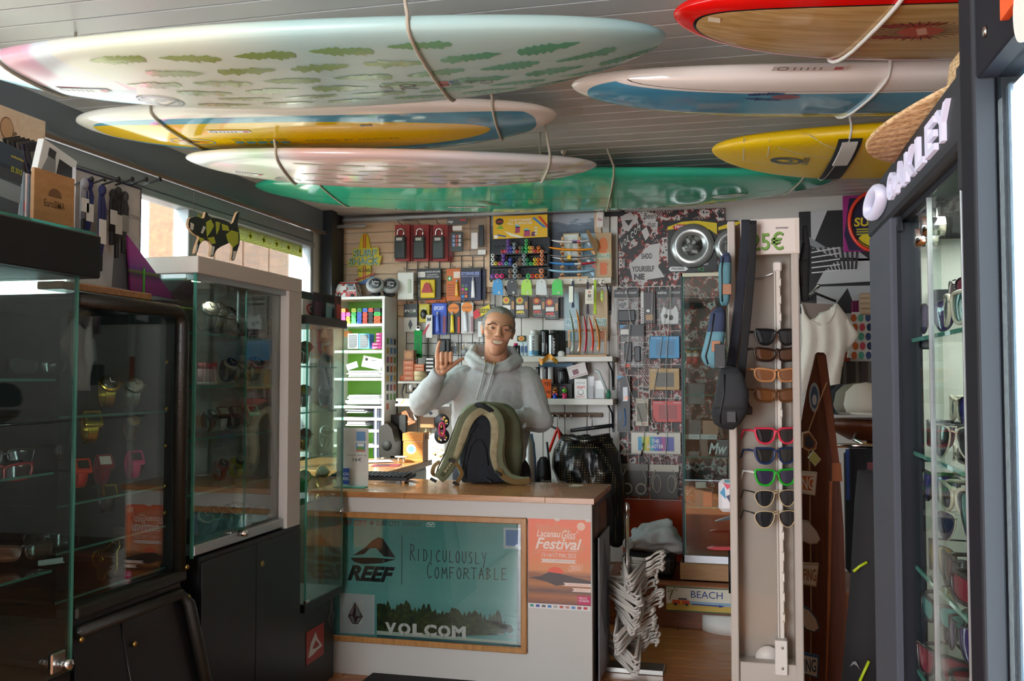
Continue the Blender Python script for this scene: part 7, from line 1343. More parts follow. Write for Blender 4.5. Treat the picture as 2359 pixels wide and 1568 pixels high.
# ================================================================ things on top of the left cases
ZN=1.625
def onTop(u,X=-1.72):return onX(u,500,X).y
def pack_x(name,lab,cat,u0,u1,v0,v1,X,th,c,mats=None,prints=(),grp=None,tip=0.):
 a,b=onX(u0,(v0+v1)/2,X),onX(u1,(v0+v1)/2,X);zt,zb=onX((u0+u1)/2,v0,X).z,onX((u0+u1)/2,v1,X).z
 g=thing(name,lab,cat,(X,(a.y+b.y)/2,zb),0,grp);g.rotation_euler[0]=tip;w=b.y-a.y;part(g,'board',MB().box(-th,0,-w/2,w/2,0,zt-zb,.001),mats or flat(c,.5));F_=Fr((.0004,-w/2,0),(0,w,0),(0,0,zt-zb))
 for i,(nm,col,*pts)in enumerate(prints):
  m=MB()
  if isinstance(pts[0],str):text_on(m,F_,pts[0],*pts[1],.0008+.0004*i,.012)
  else:shape(m,F_,[(x,1-y)for x,y in pts[0]],.0003*i,.0003*i+.0006)
  part(g,nm,m,flat(col,.5))
 return g
Rc=lambda x0,y0,x1,y1:[(x0,y0),(x1,y0),(x1,y1),(x0,y1)]
pack_x('wood_board','plain wooden display board standing at the back of the canopy','board',-10,104,258,420,-1.93,.012,'',M('pine_clad'),(('lettering','#5a3a20','ne rien gâcher',(.55,.52,.95,.58)),('lettering','#6a4628','code',(.14,.62,.40,.72)),('ring_print','#6a4628',[(.2+.13*math.cos(a),.3+.16*math.sin(a))for a in[i*PI/8 for i in range(16)]]),('ring_fill','#c99c70',[(.2+.12*math.cos(a),.3+.145*math.sin(a))for a in[i*PI/8 for i in range(16)]])))
for i,(u,c)in enumerate(((36,'#2a2620'),(46,'#3a342a'),(56,'#1e1c22'),(66,'#4a4238'),(76,'#2c2838'),(86,'#1c1a20'))):pack_x('booklet','dark tilted booklet number %s in the wooden crate'%('one','two','three','four','five','six')[i],'booklet',u,u+42,318+i*3,440,-1.84+.006*i,.005,c,None,(('cover_print','#5a7a6a' if i==0 else '#6a6258',Rc(.1,.15,.8,.4)),),'dark booklets in the crate',.35)
pack_x('photo_magazine','black and white photo magazine leaning against the crate','magazine',84,166,338,418,-1.76,.02,'#e2e0dc',None,(('photo_print','#26262a',Rc(.5,.28,.98,.95)),('photo_print','#8a8a8c',[(.1,.9),(.2,.4),(.4,.35),(.5,.9)]),('photo_print','#3a3a3e',Rc(.18,.15,.38,.4)),('label_print','#c8443a',Rc(.72,.88,.82,.94))),None,-.25)
cr=onX(80,520,-1.70);g=pack_x('wood_crate','small plywood brochure crate with a burnt round mark','crate',78,172,398,522,-1.66,.01,'',mat('crate_ply','#b98a5a',.5,build=wood_build('#a87a48','#bd8c5a','#cfa070',(14,3,14))),(('lettering','#6a4a2c','EuroSIMA',(.24,.34,.74,.48)),('mark_print','#7a5636',[(.5+.16*math.cos(a),.45-.16*math.sin(a))for a in[i*PI/10 for i in range(11)]])))
part(g,'side',MB().box(-.12,-.011,-.066,-.058,0,.11,.001),M('crate_ply'));part(g,'back',MB().box(-.125,-.12,-.066,.06,0,.12),M('crate_ply'))
for i,(u,c)in enumerate(((34,'#4a5a6a'),(44,'#c8d4d8'),(52,'#8a9aa4'),(60,'#d8c4bc'),(66,'#5a6a7a'),(72,'#b8a890'))):pack_x('leaflet','standing leaflet number %s in front of the crate'%('one','two','three','four','five','six')[i],'leaflet',u,u+15,392+i*3,506+i*2,-1.69+.004*i,.004,c,None,(('cover_print',('#2a3a4a','#7ab0c0','#c8303a','#3a6a8a','#c02a4a','#8a3a3a')[i],Rc(.2,.6,.8,.8)),),'leaflets by the crate')
g=pack_x('surf_brochure','large blue wave brochure in a clear holder, first on the canopy','brochure',-20,44,330,488,-1.64,.006,'#3a4a5a',None,(('wave_print','#8a9aa2',Rc(0,.55,1,.8)),('wave_print','#2c3a48',Rc(0,.3,1,.5)),('lettering','#c8d43a','ES 2015',(.55,.62,.95,.70)),('lettering','#d8c84a','surfactivities',(.5,.83,.96,.87))),None,-.1);part(g,'holder',MB().box(.002,.005,-.1,.07,-.0,.1),M('blister'))
ZP=1.468
g=pack_x('photo_display','weathered white photo panel with nail hooks along its top','panel',172,324,408,664,-1.72,.012,'',mat('panel_worn','#c9c6c2',.6,build=lambda t,b:t.mix(t.ramp(t.noise(t.mapv(t.coord(),(1,60,18)),2.5,4,.8),[(.66,'#000000'),(.70,'#ffffff')]),t.ramp(t.noise(t.coord(),8,3),[(.3,'#a9a9ac'),(.6,'#cfccca'),(.8,'#dad6d4')]),'#8a5a44')),(('border_print','#2a2a4a',Rc(.985,0,1,1)),('border_print','#2a2a4a',Rc(0,0,1,.02)),('figure_print','#6a6a70',[(.55,.98),(.58,.6),(.66,.5),(.7,.4),(.74,.42),(.76,.52),(.84,.6),(.82,.98)]),('lettering','#6a6a74','PRO',(.36,.66,.48,.70)),('lettering','#6a6a74','COLLECTION',(.62,.68,.96,.72))));gl=g.location.copy()
part(g,'wood_ledge',MB().box(-.05,.03,-.22,.16,-.022,-.001,.003),M('counter_wood'))
for i,u in enumerate((182,212,246,278,311,343)):y=onX(u-12,425,-1.72).y-gl.y;z=onX(u,425,-1.72).z-gl.z;part(g,'nail_hook',MB().cyl((0,y,z-.006),(.055,y,z+.008),.003,8).lathe((.055,y,z+.008),[(.001,0),(.008,0),(.007,.003),(.001,.004)],10,'x'),M('dark_metal'))
for i,(u,v0,v1,c,tg,lab)in enumerate(((192,415,510,'#8a8a92','#e4e2de','pale grey lanyard bundle on the first nail hook'),(203,415,538,'#26306a','#d8d6d2','navy and white lanyard on the second nail hook'),(233,430,600,'#2a3060','#e2e0dc','long navy lanyard with a white bar code tag'),(258,440,540,'#1c1c20','#c8c6c2','short black lanyard beside a grey tag'),(270,435,570,'#222226','#b8b6b0','long black lanyard with looped cords'),(285,445,560,'#3a3a3e','#8a8a88','grey cord lanyard on the last used hook'))):
 X=-1.68;a,b=onX(u,v0,X),onX(u,v1,X);L=a.z-b.z;g=thing('lanyard',lab,'lanyard',a,0,'lanyards on the nail hooks');m=MB()
 for dy in(-.008,.0,.007):m.tube([(0,dy*.3,0),(.006,dy*1.6,-L*.3),(.004,dy*1.2,-L*.7),(0,dy*.6,-L*.95)],.004,6)
 part(g,'cord',m,flat(c,.7));part(g,'knot',MB().ball((.004,0,-.01),.010,.012,.016,10,8),flat(c,.7));part(g,'tag',MB().box(.008,.010,-.016,.012,-L*.78,-L*.45),flat(tg,.5));part(g,'clasp',MB().box(-.004,.006,-.006,.006,-L-.03,-L*.93,.002),M('dark_metal'))
yy=[onX(u,v,-1.66)for u,v in((322,540),(430,688),(330,672))]
g=thing('folded_display','folded purple cardboard display lying open with green edges','display',(-1.70,yy[1].y-.06,1.468));part(g,'fin_panel',MB().prism([(p.y-(yy[1].y-.06),p.z-1.468)for p in yy],-.006,0,'yz'),mat('purple_card','#7a2a7a',.35,build=lambda t,b:t.ramp(t.math('MULTIPLY',t.sep(t.coord())[2],7),[(.1,'#6a1a5a'),(.5,'#8a2a78'),(.62,'#3a2048'),(.68,'#6a7a2a'),(.72,'#6a2a88'),(1,'#a03a9a')])));part(g,'edge_strip',MB().box(-.012,.002,-.105,-.098,0,.11),flat('#4ac02a',.4));part(g,'base_sheet',MB().box(-.04,.05,-.10,.09,-.0,.004),flat('#8ab84a',.4));
for q in range(3):part(g,'paper',MB().box(-.03+.01*q,.045,-.08,.05-.02*q,.005+.004*q,.008+.004*q),flat(('#3a3036','#4a3a44','#2a2428')[q],.5))
pg=[(433,520),(436,502),(452,498),(470,505),(474,485),(482,500),(500,503),(520,508),(535,518),(545,490),(552,486),(546,515),(551,535),(552,560),(545,580),(540,600),(532,600),(536,575),(534,555),(522,562),(508,568),(498,575),(490,592),(484,590),(488,565),(482,555),(470,553),(460,560),(453,585),(447,583),(455,558),(460,545),(448,540),(440,532)]
XP=-1.612;pg=[(a[0]*f+b[0]*(1-f),a[1]*f+b[1]*(1-f))for a,b in zip(pg,pg[1:]+pg[:1])for f in(.8,.2)];bp0=onX(495,590,XP);g=thing('pig_cutout','black and lime bull terrier shaped cutout standing on the white cabinet','cutout',(XP,bp0.y,1.629));Q=[onX(u,v,XP)for u,v in pg];Q=[(p.y-bp0.y,max(.0,p.z-1.629))for p in Q];part(g,'plywood',MB().prism(Q,-.008,0,'yz'),flat('#c8a07a',.6));part(g,'face_print',MB().prism(Q,.0002,.001,'yz'),flat('#1c2a26',.5))
rb=random.Random(9);T=lambda u,v:((lambda p:(p.y-bp0.y,p.z-1.629))(onX(u,v,XP)))
for c,lst in(('#b9c83a',(((474,512),(485,505),(492,520),(484,535),(476,545)),((496,510),(506,512),(504,528),(498,540)),((520,540),(532,530),(548,535),(548,560),(536,570),(524,555)),((510,515),(524,520),(528,532),(512,530)),((456,545),(470,550),(462,560)),((476,548),(492,545),(496,560),(488,562)))),('#e6e8dc',(((450,566),(455,562),(452,582),(448,582)),((486,566),(494,568),(490,588),(485,588)),((537,578),(544,578),(540,598),(534,598)),((438,512),(446,516),(444,530),(438,528)),((468,520),(473,524),(466,538),(462,536))))):
 for pts in lst:m=MB();m.prism([T(*p)for p in pts],.001,.0018,'yz');part(g,'patch_print',m,flat(c,.5))
for i,(u0,u1,v0,v1,c,pr,lab)in enumerate(((692,724,674,735,'#1e3a2c','#2a5a3a','dark green card at the stile end of the tower top'),(697,730,693,735,'#e6e2dc','#c8343a','white card with a red ring on the tower top'),(722,748,679,738,'#3a3440','#6a4a5a','dark photo card on the tower top'),(748,776,688,745,'#1a1a1c','#7fb0ba','card with a standing figure on the tower top'),(774,786,690,745,'#4a1c20','#b83a2c','dark red card at the far end of the tower top'))):
 g=pack_x('card',lab,'card',u0,u1,v0,v1,-1.70+.02*i,.006,c,None,(('cover_print',pr,Rc(.1,.35,.9,.95)if i!=1 else[(.6+.34*math.cos(a),.5+.3*math.sin(a))for a in[q*PI/8 for q in range(16)]]),)+((('ring_fill','#eee8e2',[(.6+.25*math.cos(a),.5+.22*math.sin(a))for a in[q*PI/8 for q in range(16)]]),('lettering','#2a2a2a','TINGO',(.42,.46,.78,.54)))if i==1 else(('figure_print','#1c2a34',[(.55,.9),(.6,.6),(.7,.5),(.8,.62),(.75,.9)]),('lettering','#e8e4e0','TENGO',(.15,.52,.7,.6)))if i==3 else()),'cards on the tower top');g.location.z=1.498
# ================================================================ collage wall, white grid goods and the glass cabinet at the back
def collage(t,b):
 v=t.mapv(t.coord(),(1,.01,1));n=t.noise(v,16,3,.6);w=t.noise(t.mapv(v,(1,1,1),(3,0,7)),9,4,.7)
 vo=t.voro(v,11,'Color');st=t.new('ShaderNodeTexWave');t.link(t.mapv(v,(1,1,1),rot=(0,.6,0)),st.inputs[0]);st.inputs['Scale'].default_value=28;st.inputs['Distortion'].default_value=6
 base=t.ramp(n,[(.0,'#16110f'),(.49,'#16110f'),(.5,'#8f2b22'),(.545,'#8f2b22'),(.55,'#c9c3c0'),(.62,'#c9c3c0'),(.63,'#1a1412')],'CONSTANT')
 red=t.ramp(st.outputs[1],[(.0,'#1c1210'),(.45,'#1c1210'),(.5,'#a03026'),(.8,'#c9bfba')],'CONSTANT')
 return t.mix(t.ramp(w,[(.0,'#000000'),(.56,'#000000'),(.57,'#ffffff')],'CONSTANT'),base,red)
k=Pk('collage_board','tall black, red and white cut-out lettering collage board','board',(1426,484,1672,1142),YB-.02,.02,material=mat('collage_print','#2a1a18',.45,build=collage),body='sheet')
for c,pts in(('#16110f',[(.0,.095),(.21,.035),(.24,.065),(.02,.14)]),('#d3cfcc',[(.24,.0),(.37,.012),(.36,.035),(.23,.022)]),('#d3cfcc',[(.27,.02),(.38,.04),(.37,.07),(.26,.045)]),('#cdc8c6',[(.10,.19),(.30,.12),(.40,.115),(.38,.20),(.44,.235),(.14,.25)]),('#cfcac8',[(.22,.07),(.27,.055),(.30,.085),(.26,.105)]),('#c9c4c2',[(.02,.015),(.12,.0),(.18,.03),(.10,.07),(.05,.065)]),('#16110f',[(.06,.03),(.14,.028),(.10,.05)])):k.p(c,pts,'paper_cutout')
for i,ch in enumerate('VOLCOM'):k.t('#e4e0de',ch,.02+i*.033,.108-i*.0125,.045+i*.033,.132-i*.0125,.02)
k.t('#2a2422','Been',.25,.006,.36,.028).t('#2a2422','that',.28,.038,.36,.058).t('#2a2422','SHOO',.22,.15,.32,.17,.02).t('#2a2422','YOURSELF',.13,.195,.34,.215,.02).t('#16110f','NE',.15,.222,.25,.243,.04).t('#d8d2d0','Bi',.005,.165,.06,.2,.03).t('#cfcac8','R',.16,.01,.2,.045,.04)
struct('panel',(lambda r:MB().box(r[0],r[1],YB-.03,YB-.01,.22,r[3]))(rectY(1436,1142,1700,1330,YB-.02)),wall_back,mat('orange_gloss','#b8421c',.18))
GW='packs on the pale wire grid';Y5=YB-.075
def hang5(*a,**k):return Pk(*a[:-1],Y=Y5,group=GW,**k)if False else Pk(a[0],a[1],a[2],a[3],Y5,k.pop('dep',.015),a[4],GW,**k)
k=hang5('camera_bag','clear bag of dark camera mounts, first on the grid','pack',(1415,666,1472,744),None,material=M('clear_bag'),body='bag',bev=.005);k.r('#1a1a1e',0,0,1,.24).t('#e8e8e6','veho & muvi',.04,.05,.9,.14).b('#202226',.15,.62,.85,.95,.01,'mount')
k=hang5('camera_pack','dark camera carton with an upright white side name','pack',(1476,672,1510,745),'#3a3032');k.r('#d8d4d2',0,0,.2,1).t('#3a3032','muvi',.03,.5,.17,.96,.01,0,True).r('#b08a5a',.35,.72,.85,.9).e('#e8e8e6',.5,.6,.12,.05)
k=hang5('camera_bag','clear bag with a white harness plate, last on the grid','pack',(1512,665,1572,750),None,material=M('clear_bag'),body='bag',bev=.005);k.r('#1a1a1e',0,0,1,.23).t('#e8e8e6','veho',.04,.05,.4,.14,.01).t('#e8e8e6','muvi',.6,.05,.95,.14);k.p('#dcdcdc',[(.28,.46),(.4,.56),(.62,.56),(.74,.46),(.86,.66),(.84,.95),(.2,.95),(.16,.7)],'plate').e('#2a2c30',.36,.74,.08,.06).e('#2a2c30',.56,.78,.09,.07)
k=hang5('mount_bag','clear bag below a dark header with an orange sticker','pack',(1428,748,1484,848),None,material=M('clear_bag'),body='bag',bev=.005);k.r('#20262a',0,0,1,.26).p('#4aa0d8',[(0,.0),(.3,.0),(0,.1)]).lab(.03,.1,.36,.22).b('#34383c',.2,.4,.5,.85,.01,'arm').b('#2a2e34',.6,.5,.85,.85,.01,'clip').r('#e8582a',.2,.9,.42,.98)
for r_,c,lab,ins in(((1496,774,1565,825),'#2f9ed8','sky blue speaker carton on the grid','#3a88b8'),((1496,848,1565,898),'#c09a54','gold speaker carton on the grid','#5a5648'),((1503,923,1572,972),'#d8403a','red speaker carton on the grid','#a83a34')):k=hang5('speaker_carton',lab,'box',r_,c,dep=.03);k.r(ins,.22,.2,.82,.86,'window_print').t('#eeeeee','The Mini Blaster',.05,.06,.38,.12).t('#eeeeee','NOODLE',.7,.05,.95,.12)
k=hang5('tool_pack','long black carded pack with a blue cable','pack',(1422,866,1452,993),'#17181c',dep=.02);k.p('#4aa0d8',[(0,.0),(.55,.0),(0,.06)]).e('#e07a2a',.68,.4,.17,.04).t('#d8d8d8','VIEW 360 CAM',.1,.1,.22,.28,0,0,True).t('#3a88d0','GoSmart',.1,.64,.26,.82,.0,0,True);part(k.o,'cable',MB().tube([(.005,-.026,.13),(.01,-.027,.06),(.006,-.027,.035),(-.004,-.027,.03)],.003,6),flat('#3a78c8',.4));part(k.o,'window',MB().box(-.004,.022,-.024,-.021,.17,.25),M('blister'))
k=hang5('phone_case','slim beige boxed phone case hanging on the grid','box',(1464,918,1494,981),'#d0c6b2');k.r('#77705e',.12,.16,.88,.84).t('#5a5648','NOODLE',.1,.05,.6,.1).r('#c85a4a',.55,.9,.85,.93)
k=hang5('speaker_carton','long white carton with a rainbow speaker print','box',(1454,996,1568,1045),'#ded9cc',dep=.03);[k.r(c,.14+i*.08,.2,.225+i*.08,.86,'colour_print')for i,c in enumerate(('#2f9ac8','#a8c838','#e0c838','#2fa8b8','#3a6ac8','#5a4ab0','#a03a8a','#3a4a9c','#4a58b0'))];k.L=9;k.t('#eeeeee','THE',.42,.32,.57,.5,.02).t('#eeeeee','BLASTER',.33,.56,.66,.74,.02)
for r_,lab,h_ in(((1429,1068,1493,1145),'clear pack with two coiled white earphone rings',1),((1497,1070,1564,1150),'white headed clear pack with a looped white cable',0)):
 k=hang5('cable_pack',lab,'pack',r_,None,material=M('clear_bag'),body='bag',bev=.004);k.r('#4a4844',.05,.06,.95,.97,'insert_print');k.r('#cfcabb' if not h_ else '#7a7870',0,0,1,.2);wc=flat('#c9c4b6',.4)
 for s in(-1,1):part(k.o,'ring' if h_ else 'loop',MB().tube([(s*k.w*.25+k.w*(.17 if h_ else.13)*math.cos(a),-.02,k.h*(.26 if h_ else.45)+k.h*(.15 if h_ else.25)*math.sin(a))for a in[2*PI*q/18 for q in range(18)]],.005 if h_ else.003,6,closed=True),wc);part(k.o,'lead',MB().tube([(s*k.w*.4,-.02,k.h*.3),(s*k.w*.44,-.02,k.h*.55),(s*k.w*.3,-.02,k.h*.85)],.003,6),wc)
for i,(pts)in enumerate((((1544,665),(1530,740),(1518,830),(1500,930),(1502,960),(1512,980),(1516,1000)),((1546,665),(1540,750),(1534,840),(1534,930),(1537,1000),(1532,1050),(1525,1062)),((1443,665),(1452,740),(1446,800),(1438,850),(1452,900),(1470,950),(1484,1000),(1478,1050)),((1503,665),(1500,760),(1486,820),(1480,900),(1490,950),(1508,985)))):
 P3=[onY(u,v,Y5-.05)for u,v in pts];g=thing('security_cable',('left curving thin pale cable ending above the rainbow carton','straight thin pale cable over the red and blue cartons','thin pale cable over the dark tool pack','thin pale cable beside the dark camera carton')[i],'cable',P3[0],0,'thin cables over the grid');part(g,'cord',MB().tube(P3,.002,6),flat('#cbc8c2',.4),world=True);part(g,'plug',MB().tube([P3[-1],P3[-1]+(P3[-2]-P3[-1])*.6],.0055,8),M('steel'),world=True)
for r_,lab,cut in(((1538,506,1652,626),'silver flying disc in a black and yellow blister card',1),((1655,508,1700,626),'second silver flying disc card partly behind the sunglasses stand',0)):
 k=Pk('disc_pack',lab,'pack',r_,YB-.0405,.006,'#1a1b18','flying discs on the wall');n=14;W_=1 if cut else 2.5
 k.p('#e8cc1e',[(0,.12),(.3*W_,.03),(.6*W_,.02),(1*W_ if cut else 1,.08),(1,.3),(.85 if cut else 1,.2),(.5 if cut else.9,.12),(0,.18)]).r('#17181a',0,.78,1,1)
 if cut:k.p('#c8281e',[(.1,.12),(.2,.08),(.5,.09),(.5,.16),(.15,.18)]).t('#f0f0f0','FRISBEE',.16,.10,.47,.155,.02).t('#e8e8e8','HEAVYWEIGHT',.46,.84,.82,.88,.02).p('#e8e8e8',[(.02,.94),(.06,.89),(.36,.9),(.42,.94),(.36,.98),(.06,.98)]).t('#1a1a1a','FRISBEE',.08,.91,.34,.96,.02).t('#2f9a4a','K2',.62,.92,.74,.99,.01)
 R_=.128 if cut else.1;part(k.o,'disc',MB().lathe((0 if cut else.02,-.006,k.h*.50),[(.001,.02),(R_*.52,.02),(R_*.55,.026),(R_*.8,.024),(R_*.95,.014),(R_,0),(.001,0)],48,'y',1.0),mat('disc_silver','#a9acac',.25,metal=.6));part(k.o,'disc_print',MB().lathe((0 if cut else.02,-.028,k.h*.50),[(.001,.0005),(R_*.45,.0005),(R_*.45,0),(.001,0)],32,'y'),mat('disc_photo','#6a6a64',.4,build=lambda t,b:t.ramp(t.noise(t.coord(),30,4),[(.4,'#2a2a28'),(.52,'#5a5a54'),(.6,'#c4c6c4')])))
x0,x1,_,_=rectY(1570,625,1700,1300,4.86);zb=.224;zt=onY(1620,628,4.86).z;g=thing('glass_cabinet','tall mirrored glass cabinet on a wood plinth on the platform','display case',((x0+x1)/2,5.0,zb))
P('plinth',MB().box(x0-.012,x1+.03,4.84,5.2,zb,zb+.085,.003),mat('plinth_wood','#b88a5c',.4,build=wood_build('#a87a4c','#bb8e60','#c89e72')));P('rail',MB().box(x0,x1+.03,4.85,4.875,zb+.085,zb+.125,.002),M('alu'));P('top_rail',MB().box(x0,x1+.03,4.85,4.875,zt-.02,zt,.002),flat('#d8d0b8',.4));P('stile',MB().box(x0,x0+.012,4.85,4.872,zb+.085,zt,.002),M('dark_metal'));P('glass_edge',MB().box(x0+.012,x0+.018,4.851,4.857,zb+.12,zt),M('glass_edge'))
P('glass_door',MB().box(x0+.018,x1+.03,4.853,4.858,zb+.125,zt-.02),M('case_glass'));P('side_glass',MB().box(x0+.002,x0+.007,4.875,5.2,zb+.125,zt),M('case_glass'))
for v in(800,908,1052,1168):z=onY(1620,v,4.87).z;P('shelf',MB().box(x0+.015,x1+.02,4.88,5.18,z-.006,z),M('case_glass'));P('shelf_edge',MB().box(x0+.015,x1+.02,4.877,4.88,z-.006,z),M('glass_edge'))
def inc(u0,v0,u1,v1,nm,lab,cat,c,dep=.06,**k):return Pk(nm,lab,cat,(u0,v0,u1,v1),4.93+dep,dep,c,**k)
for i,u in enumerate((1588,1603)):p=onY(u,839,4.95);g=thing('spray_tube','red and white tube with a copper cap, %s in the glass cabinet'%('first','second')[i],'tube',p);part(g,'body',MB().lathe((0,0,0),[(.001,0),(.014,0),(.014,.055),(.001,.055)],16),flat('#c8403a',.3));part(g,'band',MB().lathe((0,0,.04),[(.0141,0),(.0145,.001),(.0145,.02),(.0141,.02)],16),flat('#e8e0dc',.3));part(g,'cap',MB().lathe((0,0,.055),[(.001,0),(.0135,0),(.0135,.022),(.001,.022)],16),M('brass'))
inc(1580,882,1624,931,'dark_box','tall dark box on the upper cabinet shelf','box','#1c1a1c').r('#3a6a8a',.8,.4,.95,.7);inc(1576,966,1616,1040,'wallet_box','flat black box in the middle of the cabinet','box','#1f1c1c').r('#5a5450',.3,-.1,.4,.1);inc(1618,968,1655,1000,'brown_box','light brown leather box in the cabinet','box','#a8704c');inc(1574,1000,1613,1012,'white_lid_box','white lidded black box, near the stile','box','#c9ccd0',grp=None)if False else None
for i,u in enumerate((1574,1614)):inc(u,1000,u+38,1052,'lidded_box','black box with a pale lid, %s on the lower shelf'%('near the stile','towards the stand')[i],'box','#2a211f' if i==0 else '#6a3f28').r('#bfc4c8',0,0,1,.22).t('#6a7076','ELECTRIC',.5,.08,.9,.15)
k=inc(1630,1012,1678,1050,'wave_card','dark blue card with white brush writing','card','#27323e',.01);k.t('#d8e4ea','Mw',.05,.2,.95,.9,.02,.3)
inc(1600,1128,1640,1166,'orange_box','orange and black box low in the cabinet','box','#1c1a1a').r('#d85a22',.5,.1,1,1);inc(1602,1110,1626,1124,'white_carton','small white carton above the orange box','box','#b9b9b4',.03)
for u,v0,c,lab in((1686,1195,'#2a2c30','grey winged disc toy edge showing by the stand'),(1656,1262,'#c82030','red model board tip poking past the stand')):p=onY(u,v0,4.6);g=thing('toy_wing',lab,'toy',p);part(g,'wing',MB().prism([(-.08,-.012),(.06,.04),(.06,.025),(0,.0)]if '2a2' in c else[(-.055,.0),(-.02,.008),(.08,.012),(.08,-.004),(-.02,-.006)],-.02,.02),flat(c,.35));part(g,'stem',MB().cyl((.05,0,.222-p.z),(.05,0,.01),.006,8),M('dark_metal'))
k=Pk('helmet_box','white, teal and pink printed pouch by the stand edge','pouch',(1655,1105,1690,1180),2.93,.04,'#d8d8dc',bev=.012);k.p('#2a8ab8',[(.1,.4),(.4,.2),(.5,.6)]).p('#c83a5a',[(.3,.1),(.9,.15),(.6,.3)]).p('#1f2a4a',[(.5,.5),(.95,.4),(.9,.8)]).r('#2a7a8a',.4,0,1,.08)
p=onY(1500,1338,4.9);g=thing('suitcase','black suitcase under the grey clothes on the platform','suitcase',(p.x,4.97,.222));part(g,'shell',MB().box(-.15,.12,-.1,.12,.0,.12,.02),flat('#141416',.5));part(g,'lid_seam',MB().box(-.151,.121,-.101,.121,.085,.09),flat('#2a2a2c',.5))
g=thing('sweatshirt','crumpled pale grey sweatshirt heaped on the black suitcase','clothes',(p.x+.02,4.97,.345));m=MB();rb=random.Random(4)
m.ball((0,0,.05),.13,.09,.075,24,16);m.ball((.04,.0,.075),.085,.07,.06,20,12)
for a_,b_,r0,r1 in(((-.12,-.06,.04),(-.02,-.085,.075),.034,.04),((-.02,-.085,.075),(.07,-.07,.10),.038,.03),((.05,-.09,.08),(.12,-.06,.02),.036,.034),((-.06,-.04,.115),(.06,.0,.135),.022,.026),((-.10,.0,.09),(-.03,-.06,.11),.024,.02)):capsule(m,a_,b_,r0,r1)
m.xf(Matrix.Translation(g.location));fuse('cloth',m,.008,3,mat('grey_fleece','#c2c8ca',.9,build=lambda t,b:t.bump(t.noise(t.coord(),90,3),b,.3,.004)),g,disp=lambda c:.014*(1-2*abs(noise.noise(Vector((c.x*14,c.y*14,c.z*22)))))-.004);part(g,'sleeve_opening',MB().lathe((-.135,-.085,.045),[(.02,-.002),(.03,.0),(.03,.012),(.024,.014)],18,'y'),flat('#c4cacd',.9))
x0,x1,z0,z1=rectY(1535,1353,1700,1410,4.74);g=thing('beach_sign','painted wooden beach sign with a van, palm and blue arrow on the platform front','sign',((x0+x1)/2,4.744,z0));fb=Fr((x0,4.7355,z0),(x1-x0,0,0),(0,0,z1-z0));part(g,'board',MB().box(x0,x1,4.736,4.744,z0,z1,.002),flat('#e6e2d0',.5),world=True)
def bs(nm,c,pts,l=0.):m=MB();shape(m,fb,pts,l,l+.0006);part(g,nm,m,flat(c,.5),world=True)
bs('sand_paint','#c9a84a',[(0,.02),(1,.02),(1,.28),(.5,.3),(.2,.36),(0,.3)]);bs('sea_paint','#8fb0cc',[(.1,.32),(.5,.3),(1,.28),(1,.42),(.1,.44)],.0003);bs('edge_paint','#3a5a3a',[(0,0),(1,0),(1,.04),(.4,.05),(0,.04)],.0006);bs('edge_paint','#3a5a3a',[(0,.97),(.5,.95),(1,.97),(1,1),(0,1)],.0006);bs('arrow','#27408a',[(.36,.29),(.74,.27),(.74,.23),(.82,.29),(.74,.35),(.74,.32),(.36,.34)],.0009);bs('van_body','#d8562a',[(.08,.3),(.09,.46),(.32,.46),(.34,.30)],.0009);bs('van_roof','#e8e4da',[(.10,.46),(.12,.56),(.31,.56),(.32,.46)],.0012);bs('van_window','#2a2a2c',[(.17,.48),(.17,.54),(.29,.54),(.29,.48)],.0015);bs('board_paint','#e8c83a',ell(.21,.38,.012,.07,10),.0015);bs('palm_trunk','#7a5a34',[(.04,.46),(.08,.85),(.1,.85),(.055,.46)],.0012)
for a in range(7):an=a*.9;bs('palm_leaf','#4a6a2a',[(.09,.86),(.09+.07*math.cos(an)-.01,.86+.14*math.sin(an)),(.09+.08*math.cos(an),.82+.16*math.sin(an))],.0015)
for u in(.13,.29):bs('wheel','#2a2a2c',ell(u,.29,.022,.055,12),.0018)
m=MB();text_on(m,fb,'BEACH',.35,.58,.79,.86,.001,.0);part(g,'lettering',m,flat('#27408a',.5),world=True)
p=onZ(1660,1462,0);g=thing('foam_stand','white foam block with a scooped top on the wood floor','foam block',(p.x+.06,p.y+.12,0));m=MB();m.smooth=False;m.rings([[(.16*math.cos(a),.13*math.sin(a),z)for a in[2*PI*q/28 for q in range(28)]]for z in(0,.075)]);part(g,'block',m,flat('#e4e2de',.7));part(g,'hollow',MB().lathe((.05,.0,.0752),[(.001,0),(.05,0),(.052,.001),(.001,.0012)],20),flat('#cfccc6',.7))
b0=onZ(1455,1548,0);g=thing('hanger_stand','chrome pole on a steel foot carrying the stacked hangers','stand',(b0.x,b0.y+.03,0));part(g,'foot',MB().box(-.135,.135,-.05,.05,0,.022,.002),M('steel'));zt=onY(1442,1165,b0.y).z;part(g,'pole',MB().cyl((-.02,0,.02),(-.02,0,zt-.03),.0095,14),M('chrome'));part(g,'finial',MB().lathe((-.02,0,zt-.05),[(.001,0),(.013,.004),(.011,.05),(.006,.06),(.001,.062)],14),M('chrome'))
